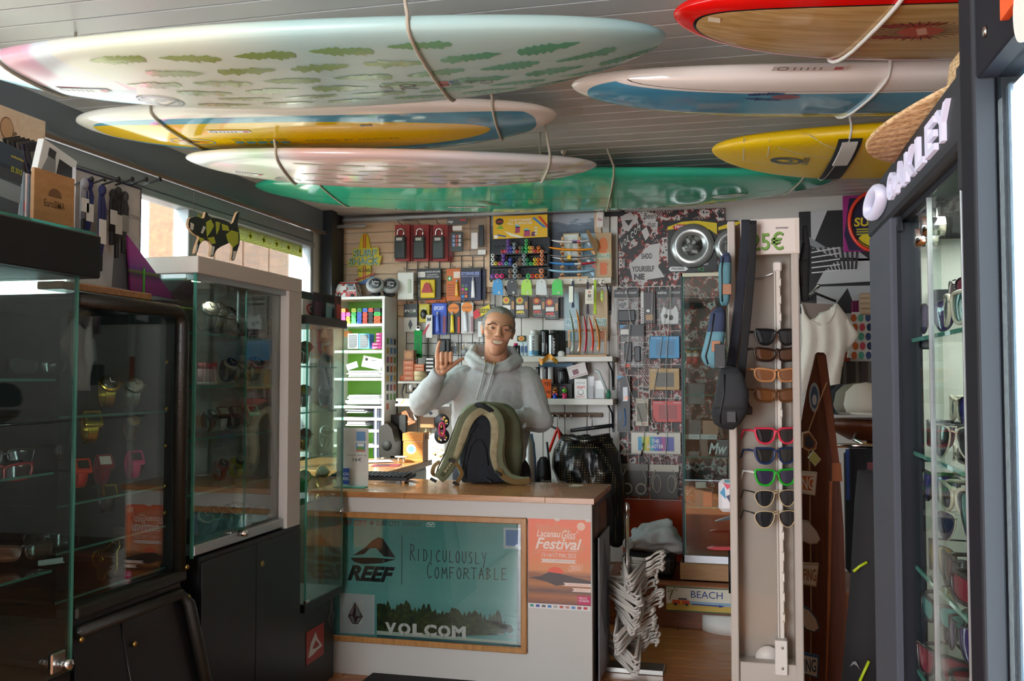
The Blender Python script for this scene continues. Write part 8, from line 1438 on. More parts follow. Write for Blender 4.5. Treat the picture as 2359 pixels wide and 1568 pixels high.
hm_=MB();hm_.smooth=True;hk=MB();hk.smooth=True;hw_=flat('#d3ccc4',.4);hm_.tube([(-.15,0,-.02),(-.155,0,-.01),(-.14,0,.0),(0,0,.07),(.14,0,.0),(.155,0,-.01),(.15,0,-.02),(-.15,0,-.02)],.0052,6);hk.tube([(0,0,.07),(0,0,.1),(.012,0,.107),(.022,0,.117),(.028,0,.130),(.026,0,.145),(.016,0,.156),(.002,0,.159),(-.012,0,.153),(-.02,0,.142)],.0048,6);hbm,hkm=hm_.m(hw_).mesh('bar'),hk.mesh('hook');hbm.materials.clear();hbm.materials.append(hw_);hkm.materials.append(hw_);rb=random.Random(21);za,zc_=.055,onY(1480,1300,b0.y).z
def ordw(n):
 one='first second third fourth fifth sixth seventh eighth ninth tenth eleventh twelfth thirteenth fourteenth fifteenth sixteenth seventeenth eighteenth nineteenth'.split();ten={2:'twenty',3:'thirty',4:'forty'}
 return one[n-1]if n<20 else(ten[n//10][:-1]+'ieth' if n%10==0 else ten[n//10]+'-'+one[n%10-1])
for i in range(44):
 f=i/43;h_=thing('clothes_hanger','white plastic hanger, %s up from the steel foot of the stand'%ordw(i+1),'hanger',(b0.x-.02+rb.uniform(-.006,.006)+(.0,-.02,.015,.0,.02)[int(f*4.99)],b0.y-.03+rb.uniform(-.008,.008),za+(zc_-za)*f),0,'white hangers stacked on the stand');yaw_=rb.uniform(-.1,.1)+(.22,-.28,.05,.3,-.1)[int(f*4.99)];yw=yaw_*.8;bx=Vector((-.28,.95,.05));bx.rotate(Matrix.Rotation(yw,3,'Z'));hz=Vector((.85,.2,.40+rb.uniform(-.04,.04)));hz.rotate(Matrix.Rotation(yw,3,'Z'));hz=(hz-bx*hz.dot(bx)/bx.dot(bx)).normalized();bx.normalize();h_.rotation_euler=Matrix((bx,hz.cross(bx),hz)).transposed().to_euler();obj('bar',hbm,h_);obj('hook',hkm,h_)
x0,x1,z0,z1=rectY(1262,950,1388,960,YB-.04);g=thing('hook_rail','brown wooden coat rail with silver hooks under the shelves','rail',((x0+x1)/2,YB-.02,z0));part(g,'board',MB().box(-(x1-x0)/2,(x1-x0)/2,-.02,0,0,z1-z0,.002),mat('rail_wood','#6a4c36',.5))
for u in(1275,1289,1304,1317,1360):X=onY(u,955,YB-.04).x-(x0+x1)/2;part(g,'hook',MB().ball((X,-.03,.006),.007,.007,.009,10,8).tube([(X,-.02,.002),(X,-.035,-.01),(X+.004,-.045,-.002)],.003,6),M('chrome'))
g=thing('red_hanger','red clothes hanger with black tips on the coat rail','hanger',onY(1284,985,YB-.08));part(g,'bar',MB().tube([(-.05,0,-.14),(-.005,0,-.02),(0,0,0),(.01,0,-.02),(.03,0,-.16)],.0085,8),flat('#d8301f',.35));part(g,'hook',MB().tube([(0,0,0),(0,0,.05),(.008,-.005,.07),(-.006,-.005,.075)],.0025,6),M('steel'));part(g,'black_bar',MB().tube([(-.045,.012,.01),(.0,.012,-.01),(.04,.012,-.06),(.055,.012,-.15)],.007,8),flat('#1a1a1c',.35))
g=thing('trouser_hanger','black bar hanger with two steel clips above the spotted coat','hanger',onY(1364,985,YB-.10));part(g,'bar',MB().tube([(-.125,0,-.018),(.125,0,.016)],.011,10),flat('#1b1d20',.3));part(g,'hook',MB().tube([(0,0,.0),(0,0,.05),(-.012,0,.07)],.0028,6),M('steel'));part(g,'wire',MB().tube([(-.10,0,-.07),(.11,0,-.05)],.002,6),M('steel'));[part(g,'clip',MB().box(x-.010,x+.010,-.006,.006,-.095,-.055,.003),M('chrome'))for x in(-.10,.11)]
cl=[(1296,1005,.05),(1276,1040,.10),(1272,1080,.12),(1290,1130,.12),(1330,1200,.1),(1360,1250,.08)];cr_=[(1408,1005,.05),(1428,1035,.10),(1434,1090,.12),(1440,1140,.12),(1446,1200,.1),(1444,1250,.08)]
g=thing('spotted_coat','shiny black coat with gold dots hanging behind the counter end','coat',onY(1360,1000,5.1));m=MB();rr_=[]
for(ul,v,d_),(ur,_,_)in zip(cl,cr_):
 a,b_=onY(ul,v,5.1),onY(ur,v,5.1);c=(a+b_)/2;rr_.append([c+Vector(((b_.x-a.x)/2*math.cos(q),-d_*math.sin(q)*(1+.18*math.sin(q*7+v*.03)),.012*math.sin(q*5)))for q in[2*PI*k_/44 for k_ in range(44)]])
m.rings(rr_);fuse('shell',m,.009,2,mat('coat_black','#0c0c0e',.3,build=lambda t,b:(t.bump(t.noise(t.coord(),14,3),b,.4,.015),t.mix(t.math('LESS_THAN',t.voro(t.mapv(t.coord(),(1,.35,1)),75,rnd_=.0),.22),'#0c0c0e','#b59a5c'))[1]),g,disp=lambda c:.014*noise.noise(Vector((c.x*18,c.y*12,c.z*8))));part(g,'collar',MB().tube([onY(1300,1008,5.06),onY(1345,1016,5.0),onY(1404,1006,5.06)],.022,10),MATS['coat_black'],world=True)
for nm,lab,u0,u1,v0,v1,c in(('white_cloth','sunlit white garment with a blue edge hanging beside the man',1196,1236,998,1112,'#f6f4f2'),('shoulder_bag','black bag hanging on the wall beside the white garment',1234,1270,1052,1112,'#161619')):
 a,b_=onY(u0,v0,5.0),onY(u1,v1,5.0);g=thing(nm,lab,'garment' if 'cloth' in nm else 'bag',((a.x+b_.x)/2,5.0,b_.z));w,h=(b_.x-a.x)/2,a.z-b_.z;m=MB();m.smooth=True;m.rings([[(w*f*math.cos(q),.035*math.sin(q)*(1+.3*math.sin(4*q)),z)for q in[2*PI*k_/24 for k_ in range(24)]]for z,f in((0,1.0),(h*.4,.95),(h*.8,.8),(h,.35))]);part(g,'body',m,flat(c,.6));part(g,'edge' if 'cloth' in nm else 'strap',MB().tube([(w*.95,-.01,0),(w*.9,-.015,h*.5),(w*.5,-.01,h*(1 if 'cloth' in nm else 1.6))],.006,8),flat('#6a90c8' if 'cloth' in nm else '#1c1c20',.6))
# ================================================================ sign case on the right
XO=.30;g=thing('sign_case','tall grey sunglasses case with glowing white letters on its header','display case',(.5,1.7,0));OG,OD=M('oakley_grey'),M('oakley_dark')
P('stile',MB().box(XO,XO+.05,1.92,2.20,0,1.567,.004),OG);P('stile_lip',MB().box(XO+.012,XO+.05,1.885,1.92,.05,1.55,.002),OD);P('stile',MB().box(XO,XO+.05,1.25,1.335,0,1.567,.003),OG);P('stile_lip',MB().box(XO-.002,XO+.004,1.335,1.340,.0,1.56,.001),M('alu'))
P('header',MB().box(XO,.78,1.25,2.215,1.567,1.668,.006),M('header_grey'));P('header_end',MB().box(XO-.003,XO+.1,1.25,1.345,1.50,1.672,.004),M('header_grey'))
P('back_panel',MB().box(.70,.74,1.26,2.2,.05,1.567),mat('case_cream','#d9d2c0',.5));P('end_panel',MB().box(XO+.05,.74,2.17,2.2,0,1.567),mat('case_pale','#b9c0b8',.4));P('end_panel',MB().box(XO+.05,.74,1.25,1.27,0,1.567),OD);P('plinth',MB().box(XO+.005,.74,1.25,2.2,0,.25),OD);P('case_ceiling',MB().box(XO+.02,.74,1.26,2.19,1.555,1.567),OD);P('valance',MB().box(.42,.70,2.12,2.165,1.40,1.44),OD)
P('glass_door',MB().box(XO+.016,XO+.021,1.34,1.64,.27,1.55),M('sign_glass'));P('glass_door',MB().box(XO+.026,XO+.031,1.62,1.90,.27,1.55),M('sign_glass'));P('door_edge',MB().box(XO+.014,XO+.022,1.638,1.6405,.27,1.55),M('alu'))
for zz,yy_ in((1.535,1.66),(1.525,1.72)):P('roller',MB().cyl((XO+.01,yy_,zz-.03),(XO+.045,yy_,zz-.03),.016,16).cyl((XO+.03,yy_,zz),(XO+.034,yy_,zz-.03),.004,8),M('chrome'))
P('door_bracket',MB().box(XO+.008,XO+.016,1.87,1.89,1.53,1.56,.002),OD)
SZ2=(1.326,1.113,.899,.706)
for z in SZ2:P('shelf',MB().box(XO+.033,.69,1.28,1.88,z-.007,z),M('case_glass'));P('shelf_edge',MB().box(XO+.030,XO+.034,1.28,1.885,z-.007,z),M('glass_edge'));P('shelf_clip',MB().box(XO+.04,XO+.07,1.885,1.90,z-.02,z-.004,.002),OD)
lamp('sign_case_lamp','AREA',(.5,1.7,1.55),4.5,(1,.96,.88),target=(.5,1.7,0),size=.3,size_y=.7)
LW=mat('letter_white','#c4c4da',.5,emit=.3);fo=Fr((XO,0,0),(0,-1,0),(0,0,1))
def letter(txt,ua,ub,va,vb,bold=.03):
 a,b_=onX(ua,va,XO).y,onX(ub,vb,XO).y;vs,fs=glyphs(txt,bold);z0,z1=1.590,1.642;m=MB();n=len(vs);P3=[[(XO-o,a+(b_-a)*x,z0+(z1-z0)*y)for x,y in vs]for o in(.0,.007)]
 m.add(P3[0]+P3[1],[tuple(f)for f in fs]+[tuple(i+n for i in f)for f in fs],False);ed={}
 for f in fs:
  for i in range(len(f)):e=(f[i],f[(i+1)%len(f)]);k_=tuple(sorted(e));ed[k_]=None if k_ in ed else e
 for e in ed.values():
  if e:m.add([P3[0][e[0]],P3[0][e[1]],P3[1][e[1]],P3[1][e[0]]],[(0,1,2,3)],False)
 P('letter',m,LW)
ro=[onX(u,455,XO).y for u in(2012,2048)];yc,zc2,ry_,rz2=sum(ro)/2,1.614,(ro[0]-ro[1])/2,.032;m=MB();n=36
m.rings([[(XO-.012+.012*math.sin(b),yc+(ry_-.012+.012*math.cos(b))*math.cos(2*PI*k_/n),zc2+(rz2-.008+.010*math.cos(b))*math.sin(2*PI*k_/n))for b in[2*PI*j/10 for j in range(10)]]for k_ in list(range(n))+[0]],True,False);P('ring_emblem',m,LW)
for ch,ua,ub in(('O',2050,2066),('A',2069,2088),('K',2092,2113),('L',2118,2136),('E',2142,2163),('Y',2166,2194)):letter(ch,ua,ub,400,350)
rb=random.Random(31);LC=('#2a2a80','#3a3a44','#1e5a5a','#8a7a2a','#3c2a6a','#22262c','#4a8a8a','#6a5a2a','#26304a','#7a2a3a');LN=('violet blue','charcoal','teal','gold mirror','purple','black','sea green','amber','midnight blue','dark red');protos={}
for si,(z,lift)in enumerate(((1.327,'top'),(1.114,'second'),(1.02,'second stand'),(.9,'third'),(.80,'third stand'),(.707,'bottom'),(.60,'base'))):
 for ri,X in enumerate((.345,.395)):
  for k_ in range(3):
   y=1.47+k_*.155+(.05 if ri else 0);ci=(si*3+ri*5+k_*2)%10;st=('wrap','way','avi')[(si+k_)%3];key=(st,ci)
   lab='%s sunglasses, %s row, sign case, %s, %s'%(LN[ci],lift,('near the aisle','set further in')[ri],('at the near stile','mid shelf','at the far stile')[k_]);loc=(X,y,z+.036+.045*ri);rz=R9(-75+rb.uniform(-15,15))
   if key not in protos:protos[key]=glasses('sunglasses',lab,'sunglasses',loc,rz,('#1c1c20','#2a2c34','#b8b0a0')[ci%3],LC[ci],st,'sunglasses in the sign case',0,.15)
   else:dup(protos[key],loc,rz,lab)
p=onX(2175,210,.40);g=thing('straw_hat','woven straw sun hat lying on top of the sign case','hat',(.47,1.66,1.672));m=MB();m.smooth=True;st_=mat('straw','#d2b486',.7,build=lambda t,b:(t.bump(t.new('ShaderNodeTexWave',wave_type='RINGS',rings_direction='Z').outputs[1],b,.2,.01),t.mix(t.ramp(t.voro(t.mapv(t.coord(),(1,1,2)),110),[(.2,'#000000'),(.7,'#ffffff')]),'#b08a5a','#dcc096'))[1])
m.rings([[((r+.012*math.sin(3*a))*math.cos(a),(r+.012*math.sin(3*a))*1.1*math.sin(a),h_+.02*math.cos(a+.6)*(r/.2)**2)for a in[2*PI*k_/48 for k_ in range(48)]]for r,h_ in((.235,.012),(.238,.018),(.19,.034),(.12,.040),(.108,.06),(.10,.12),(.08,.145),(.02,.15))]);part(g,'crown',m,st_);part(g,'band',MB().lathe((0,0,.046),[(.110,0),(.114,.004),(.110,.022),(.105,.024)],40,'z',1.1),flat('#8a6a44',.7))
g=thing('lit_case','dark floor to ceiling case with a bright lamp strip at the frame edge','display case',(.55,1.0,0));P('stile',MB().box(XO-.02,.34,1.178,1.246,0,2.2,.002),OD);P('stile_lip',MB().box(XO-.023,XO,1.165,1.178,0,2.2,.002),M('header_grey'));P('side_panel',MB().box(.34,.78,1.22,1.246,0,2.2),OD)
P('header',MB().box(XO-.02,.34,.3,1.165,1.60,2.2,.002),OD);P('back_panel',MB().box(.74,.78,.3,1.22,0,2.2),flat('#dfe3ee',.5));P('plinth',MB().box(XO,.78,.3,1.17,0,.12),OD);P('glass_door',MB().box(XO+.002,XO+.008,.3,1.164,.12,1.60),M('case_glass'))
P('lamp_strip',MB().box(XO+.011,XO+.03,1.02,1.138,.13,1.585,.003),mat('strip_white','#f4f6ff',.4,emit=9));m=MB();[m.ball((XO+.018,1.140,.14+i*.0245),.008,.008,.0085,10,8)for i in range(59)];P('lamp_dots',m,M('strip_white'));g.children[-1]['kind']='stuff'
P('profile',MB().box(XO+.010,XO+.03,1.15,1.164,.13,1.59,.002),mat('pale_profile','#b9cbe6',.2,metal=.4));P('screw',MB().lathe((XO-.02,1.12,1.64),[(.001,0),(.007,0),(.005,-.003),(.001,-.003)],10,'x'),M('steel'))
oy=onX(2319,60,XO-.022).y;P('orange_sign',MB().box(XO-.028,XO-.02,.55,oy,1.62,2.1),flat('#f0642a',.4));m=MB();oc=onX(2356,18,XO-.03);F_=Fr((XO-.0285,oc.y,oc.z),(0,-1,0),(0,0,1));shape(m,F_,ell(0,0,.026,.032,24),0,.003);P('sign_letter',m,flat('#f6f4f0',.4))
# ================================================================ sunglasses column
c0,c1=onY(1680,1000,2.76).x,onY(1846,1000,2.76).x;YC2=2.76;cw=c1-c0;g=thing('sunglasses_column','narrow white sunglasses column with a rail of clips','display stand',((c0+c1)/2,2.86,0));zt=onY(1760,506,YC2).z;WC=mat('column_white','#b8b0a6',.45)
P('side_panel',MB().box(c0,c0+.022,YC2,2.98,0,zt,.003),WC);P('side_panel',MB().box(c1-.022,c1,YC2,2.98,0,zt,.003),WC);P('back_panel',MB().box(c0+.02,c1-.02,2.84,2.86,0,zt),mat('column_panel','#958b7f',.4));P('foot_panel',MB().box(c0+.02,c1-.02,YC2+.012,2.84,0,onY(1760,1530,YC2).z,.002),WC);P('clear_front',MB().box(c0+.022,c1-.04,YC2+.05,YC2+.052,.35,onY(1760,612,YC2).z),M('blister'))
hx=[onY(u,550,YC2-.006).x for u in(1706,1842)];zh=onY(1770,586,YC2).z;P('header_board',MB().box(hx[0],hx[1],YC2-.006,YC2+.012,zh,zt+.002,.001),flat('#d9d0c6',.5));fh=frY(hx[0],hx[1],zh,zt,YC2-.0065);m=MB();plate(m,fh,.2,.05,.93,.98,0,.001);P('price_sheet',m,flat('#e2dad2',.5));m=MB();text_on(m,fh,'25€',.18,.10,.74,.62,.0016,.012);P('lettering',m,flat('#3a4a24',.4));m=MB();text_on(m,fh,'25€',.17,.115,.73,.635,.0024,.010);P('lettering',m,flat('#6fa03a',.4));m=MB();text_on(m,fh,'eyewear',.60,.69,.82,.76,.0016,.015);P('lettering',m,flat('#4a3050',.4));m=MB();plate(m,Fr((c0-.0004,YC2+.2,zt-.09),(0,-.14,0),(0,0,.08)),.2,.1,.8,.95,0,.001);P('side_label',m,flat('#2a2a2e',.5))
rx=onY(1797,1000,YC2+.03).x;z1=onY(1790,606,YC2).z;z0=onY(1790,1475,YC2).z;P('rail',MB().box(rx-.012,rx+.006,YC2+.03,YC2+.05,z0-.05,z1,.002),flat('#dcd6cc',.35));P('rail_slot',MB().box(rx-.009,rx-.006,YC2+.029,YC2+.031,z0,z1-.02),flat('#8a847a',.4));P('rail_cap',MB().box(rx-.014,rx+.010,YC2+.024,YC2+.05,z1-.02,z1+.008,.004),flat('#e6e2dc',.35));P('rail_arm',MB().tube([(rx-.014,YC2+.03,z1-.025),(rx-.05,YC2+.07,z1-.035),(rx-.08,YC2+.08,z1-.035)],.003,6),M('alu'))
bz=onY(1790,1555,YC2).z;P('clamp_box',MB().box(rx-.022,rx+.012,YC2+.0,YC2+.04,bz,z0,.002),flat('#dedad4',.4));[P('clamp_screw',MB().lathe((rx-.002,YC2-.0005,z),[(.001,0),(.004,0),(.003,.002),(.001,.002)],10,'y'),M('steel'))for z in(bz+.02,z0-.02)];P('half_disc',MB().lathe((rx-.04,YC2+.06,bz+.03),[(.001,0),(.035,0),(.035,.004),(.001,.004)],20,'y'),flat('#d2ccc4',.4))
cm_=MB().m(flat('#e6e2da',.3)).box(-.0025,.0025,-.018,0,0,.004).box(-.0025,.0025,-.018,-.015,-.022,.004).box(-.0025,.0025,-.018,0,-.022,-.018).mesh('clip')
for v in(642,682,722,768,808,852,898,945,990,1038,1085,1132,1180,1228,1276,1324,1370,1418):obj('clip',cm_,g,(rx+.004-g.location.x,YC2+.03-g.location.y,onY(1797,v,YC2).z))
for v,fc,lc,st,tc,lab in((776,'#17171a','#24262a','way',None,'black sunglasses, topmost on the white column'),(817,'#2a1812','#5a3820','wrap',None,'tortoiseshell wrap sunglasses under the black pair'),(864,'#c89060','#8a5a3a','wrap',None,'caramel framed sunglasses on the white column'),(911,'#6a4222','#7a4e28','wrap',None,'brown tinted sunglasses below the caramel pair'),(1004,'#e03a56','#2a2426','way',None,'raspberry red framed sunglasses on the column'),(1050,'#1f3560','#2a2826','way',None,'navy framed sunglasses on the column'),(1100,'#22b02a','#38304e','way','#e4e6e2','bright green framed sunglasses with white arms'),(1146,'#d0bc94','#26262a','avi','#2a2a2a','gold rimmed aviator sunglasses, upper of the two'),(1194,'#d0bc94','#26262a','avi','#2a2a2a','gold rimmed aviator sunglasses, lowest on the column')):
 p=onY(1793,v,YC2-.02);glasses('sunglasses',lab,'sunglasses',(p.x-.004,YC2-.015,p.z),R9(24),fc,lc,st,'sunglasses on the white column',0,.130,tc=tc)
def strap(name,lab,pts,w,c,Y=2.72):g=thing(name,lab,'strap',onY(*pts[0],Y));part(g,'webbing',band(MB(),[onY(u,v,Y)for u,v in pts],[w]*len(pts),.004,Vector((0,-1,0))),flat(c,.8),world=True);part(g,'buckle',MB().box(-w*.6,w*.6,-.006,.004,-.012,.012,.003).xf(Matrix.Translation(onY(*pts[-1],Y)-g.location)),M('dark_metal'));return g
strap('bag_strap','wide navy webbing strap hanging over the column edge',((1718,506),(1716,560),(1704,680),(1690,800),(1682,850)),.026,'#1a1f2c');strap('bag_strap','long black webbing strap running down to the black bag',((1734,508),(1732,600),(1724,700),(1714,800),(1708,890),(1722,945)),.022,'#141416',2.70)
def softbag(name,lab,secs,Y,c1,c2,split=.45,patch=None):
 g=thing(name,lab,'bag',onY((secs[-1][0]+secs[-1][1])/2,secs[-1][2],Y))
 for nm,c,lo,hi in(('top_panel',c1,0,split),('bottom_panel',c2,split,1)):
  m=MB();m.smooth=True;rr_=[];N=12
  for q in range(N+1):
   f=(lo+(hi-lo)*q/N)*(len(secs)-1);i=min(int(f),len(secs)-2);t=f-i;ul,ur,v,d=[secs[i][j]+(secs[i+1][j]-secs[i][j])*t for j in range(4)];a,b_=onY(ul,v,Y),onY(ur,v,Y);rr_.append([(a+b_)/2+Vector(((b_.x-a.x)/2*math.copysign(abs(math.cos(x))**.7,math.cos(x)),-d*math.copysign(abs(math.sin(x))**.7,math.sin(x)),0))for x in[2*PI*k_/22 for k_ in range(22)]])
  m.rings(rr_);part(g,nm,m,mat('cloth_'+c.strip('#'),c,.85,build=lambda t,b:t.bump(t.noise(t.coord(),300,2),b,.3,.002)),world=True)
 i=len(secs)//2;a=onY(secs[i][0],secs[i][2],Y);b_=onY(secs[i][1],secs[i][2],Y);mm=(a+b_)/2
 part(g,'zip',MB().tube([onY(s[0]+(s[1]-s[0])*.25,s[2],Y-s[3]-.001)for s in secs[1:-1]],.0022,6),flat('#15161a',.4),world=True)
 if patch:part(g,'patch',MB().box(-.012,.012,-.003,0,-.015,.015,.001).xf(Matrix.Translation(mm+Vector((.006,-secs[i][3]-.001,-.01)))),flat(patch,.6),world=True)
 return g
softbag('sling_bag','narrow blue and denim sling bag, upper of the hanging bags',[(1668,1680,582,.006),(1660,1684,592,.02),(1655,1685,620,.025),(1656,1684,660,.025),(1658,1680,695,.02),(1662,1676,704,.006)],2.70,'#3a4866','#5d8f9c',.3,'#a5765a')
softbag('sling_bag','blue topped denim sling bag with a leather patch, lower one',[(1650,1666,708,.008),(1636,1672,722,.03),(1630,1672,755,.035),(1622,1668,790,.035),(1614,1660,820,.03),(1622,1656,838,.02),(1640,1652,848,.006)],2.66,'#3a4866','#6ba0b0',.38,'#b58060');k=Pk('swing_tag','long black swing tag in front of the denim bag','tag',(1646,792,1671,848),2.60,.003,'#121214',body='card');k.r('#b8b8b8',.4,.955,.75,.965)
softbag('black_sling_bag','charcoal and black sling bag hanging lowest beside the column',[(1662,1700,846,.008),(1655,1712,862,.03),(1648,1726,905,.04),(1638,1722,950,.04),(1644,1706,975,.03),(1666,1690,989,.01)],2.64,'#2f3236','#26282c',.55,'#3a3d42');softbag('black_pouch','slim black pouch hanging on the far edge of the column',[(1850,1858,520,.004),(1848,1866,560,.012),(1838,1866,610,.016),(1842,1864,660,.016),(1846,1862,694,.006)],2.80,'#17171a','#141416')
# ================================================================ wooden board, garland and clothes on the right
def lath(name,lab,pts,Y,th,material,cat):g=thing(name,lab,cat,onY(*pts[-1],Y));part(g,'deck',MB().prism([(onY(u,v,Y).x,onY(u,v,Y).z)for u,v in pts],Y,Y+th),material,world=True);return g
dw=mat('dark_wood','#5f2e16',.4,spec=.3,build=wood_build('#43200f','#61301a','#7a4122',(40,40,1.2)));lw_=mat('rail_orange','#a85a24',.3,build=wood_build('#8f4a1c','#a85a26','#b96c34',(30,30,2)))
YBD=3.25;g=lath('wooden_surfboard','tall dark varnished wooden surfboard standing behind the column',[(1879,815),(1884,811),(1898,812),(1903,818),(1918,930),(1932,1060),(1944,1220),(1950,1400),(1950,1570),(1840,1570),(1840,1000),(1858,900)],YBD,.05,dw,'surfboard')
def gl_(nm,mt_,pts,y):m=MB();m.prism([(onY(u,v,y).x,onY(u,v,y).z)for u,v in pts],y,y+.02);part(g,nm,m,mt_,world=True)
gl_('rail_strip',lw_,[(1917,1066),(1937,1066),(1941,1108),(1917,1108)],YBD-.012);gl_('rail_strip',lw_,[(1911,1108),(1918,1108),(1912,1400),(1905,1570),(1902,1570),(1908,1300)],YBD-.010);gl_('centre_strip',mat('mid_wood','#7a3c1c',.3),[(1882,818),(1900,818),(1934,1066),(1918,1066)],YBD-.008);m=MB();fE=Fr(onY(1876,915,YBD-.004),(.001,0,0),(0,0,.001));disc(m,fE,0,0,17,50,0,.002);part(g,'oval_emblem',m,flat('#a9b4c0',.4),world=True);m=MB();disc(m,fE,0,0,12,38,.002,.003);part(g,'oval_emblem',m,flat('#3a5878',.4),world=True);m=MB();disc(m,fE,0,-8,7,18,.003,.004);part(g,'oval_emblem',m,flat('#c4ccd4',.4),world=True)
YG=3.12;g=thing('garland_string','twine cord of the wooden surf garland hanging beside the board','string',onY(1868,1000,YG));part(g,'cord',MB().tube([onY(u,v,YG)for u,v in((1905,880),(1882,940),(1862,995),(1866,1100),(1866,1200),(1868,1300),(1869,1400),(1868,1510),(1866,1568))],.0022,6),M('twine'),world=True);part(g,'knot',MB().ball(onY(1862,995,YG),.006,.006,.006,8,6),M('twine'),world=True)
GG='wooden pieces on the garland'
def hang_piece(name,lab,pts,c,edge,txt=None,tcol='#a85a2a',inner=None):
 cu,cv=sum(p[0]for p in pts)/len(pts),sum(p[1]for p in pts)/len(pts);g=thing(name,lab,'ornament',onY(cu,cv,YG),0,GG);Q=[(onY(u,v,YG).x,onY(u,v,YG).z)for u,v in pts];part(g,'block',MB().prism(Q,YG-.012,YG+.012),flat(edge,.6),world=True);cx,cz=sum(q[0]for q in Q)/len(Q),sum(q[1]for q in Q)/len(Q)
 part(g,'face_paint',MB().prism([(cx+(a-cx)*.86,cz+(b-cz)*.86)for a,b in Q],YG-.0135,YG-.011),flat(c,.5),world=True);xs,zs=[q[0]for q in Q],[q[1]for q in Q]
 if inner:part(g,'inner_paint',MB().prism([(cx+(a-cx)*.62,cz+(b-cz)*.62)for a,b in Q],YG-.0145,YG-.0125),flat(inner,.5),world=True)
 if txt:m=MB();text_on(m,frY(cx-(max(xs)-min(xs))*.40,cx+(max(xs)-min(xs))*.36,cz-(max(zs)-min(zs))*.26,cz+(max(zs)-min(zs))*.26,YG-.0148),txt,0,0,1,1,.0008,.02);part(g,'lettering',m,flat(tcol,.5),world=True)
hang_piece('bird_house','small wooden bird house with a pale bent roof on the garland',[(1848,996),(1864,992),(1882,1018),(1879,1034),(1862,1038),(1848,1030)],'#8a4e2a','#d8c4a0',None,None,'#1f2a3a');hang_piece('diamond_charm','pale yellow diamond charm under the bird house',[(1874,1037),(1891,1057),(1877,1073),(1861,1054)],'#c9cc7a','#d0d8c0');hang_piece('word_sign','white wooden sign with an orange field, upper on the garland',[(1838,1084),(1882,1087),(1877,1140),(1838,1134)],'#e6e0d6','#d8d2c4','ING','#e8e4da','#c86a2c')
hang_piece('wooden_fish','whitewashed wooden fish shape below the orange sign',[(1842,1196),(1862,1200),(1882,1224),(1889,1240),(1882,1250),(1866,1252),(1848,1244)],'#d2c6bc','#b8aaa0');hang_piece('word_sign','white wooden sign with brown letters, middle of the garland',[(1848,1296),(1886,1297),(1880,1350),(1848,1344)],'#d8cfc0','#b89a7a','FING','#9a5a2c');hang_piece('wooden_fish','cream oval with a blue rim low on the garland',[(1846,1392),(1864,1400),(1882,1424),(1888,1446),(1876,1455),(1856,1448),(1846,1436)],'#cdb9a4','#2c4258');hang_piece('word_sign','blue framed white sign, lowest on the garland',[(1840,1500),(1886,1510),(1884,1560),(1840,1546)],'#d2cdc4','#27527a','FING','#2a4a66',None)
k=Pk('geometric_backdrop','large black, white and plaid geometric shop backdrop','poster',(1842,482,2120,720),YB-.021,.02,'#15151a',body='sheet')
for c,pts in(('#b9b7ba',[(.1,.0),(.24,.0),(.12,.32),(.1,.3)]),('#a9a8ac',[(.1,.36),(.45,.36),(.62,.52),(.62,.40),(.9,.42),(.9,.5),(.5,.5),(.3,.46)]),('#c2c0c3',[(.3,.50),(.6,.5),(.6,.70),(.14,.72),(.2,.6)]),('#b5b4b8',[(.14,.74),(.6,.74),(.6,.84),(.32,.94),(.14,.98)]),('#1a181c',[(.28,.95),(.40,.76),(.46,.95)]),('#8a8a8e',[(.04,.22),(.28,.4),(.3,.44),(.02,.3)])):k.p(c,pts)
for i in range(9):k.p('#2a2a2e',[(.12+i*.045,.36),(.14+i*.045,.36),(.24+i*.03,.58),(.22+i*.03,.58)],'plaid_print')
for i in range(5):k.p('#d2d0d2',[(.1,.40+i*.05),(.34,.36+i*.055),(.34,.372+i*.055),(.1,.412+i*.05)],'plaid_print')
k=Pk('disc_ring_pack','violet card pack holding a bright red flying ring','pack',(1942,448,2070,578),YB-.045,.008,'#a0207a',bev=.004);k.p('#1c1440',[(.12,.05),(.98,.02),(.98,.98),(.1,.98),(.02,.7)]).t('#e4c81e','SUPER',.2,.40,.86,.56,.03,.1).e('#e8d024',.42,.82,.16,.12).r('#c9b8c8',.36,.27,.6,.37);[k.r('#c8c03a',.24,.60+.045*q,.7,.622+.045*q,'text_line')for q in range(3)];part(k.o,'ring',MB().tube([(.02+k.w*.46*math.cos(a),-.02,k.h*.52+k.h*.52*math.sin(a))for a in[2*PI*q/48 for q in range(48)]],.010,10,closed=True),flat('#f0452e',.35));part(k.o,'inner_ring',MB().tube([(.02+k.w*.41*math.cos(a),-.022,k.h*.52+k.h*.46*math.sin(a))for a in[2*PI*q/48 for q in range(48)]],.003,6,closed=True),flat('#2a1418',.5))
YT=4.6;g=thing('t_shirt','cream short sleeved T-shirt on a black hanger','T-shirt',onY(1905,760,YT));q_=[(1846,700),(1852,722),(1864,738),(1890,748),(1910,741),(1921,724),(1927,700),(1950,730),(1976,772),(1958,800),(1944,812),(1936,850),(1930,905),(1846,905),(1846,800)];Q=[(onY(u,v,YT).x,onY(u,v,YT).z)for u,v in q_];bm=bmesh.new();V=[bm.verts.new((a,YT-.03,b))for a,b in Q];bm.faces.new(V);bmesh.ops.triangulate(bm,faces=bm.faces[:])
for _ in range(4):ed=[e for e in bm.edges if e.calc_length()>.025];bmesh.ops.subdivide_edges(bm,edges=ed,cuts=1);bmesh.ops.triangulate(bm,faces=bm.faces[:])
for v in bm.verts:v.co.y+=.012*math.sin(v.co.x*90+2*math.sin(v.co.z*12))*min(1,max(.2,(1.62-v.co.z)*4));v.co-=g.location
for f in bm.faces:f.smooth=True
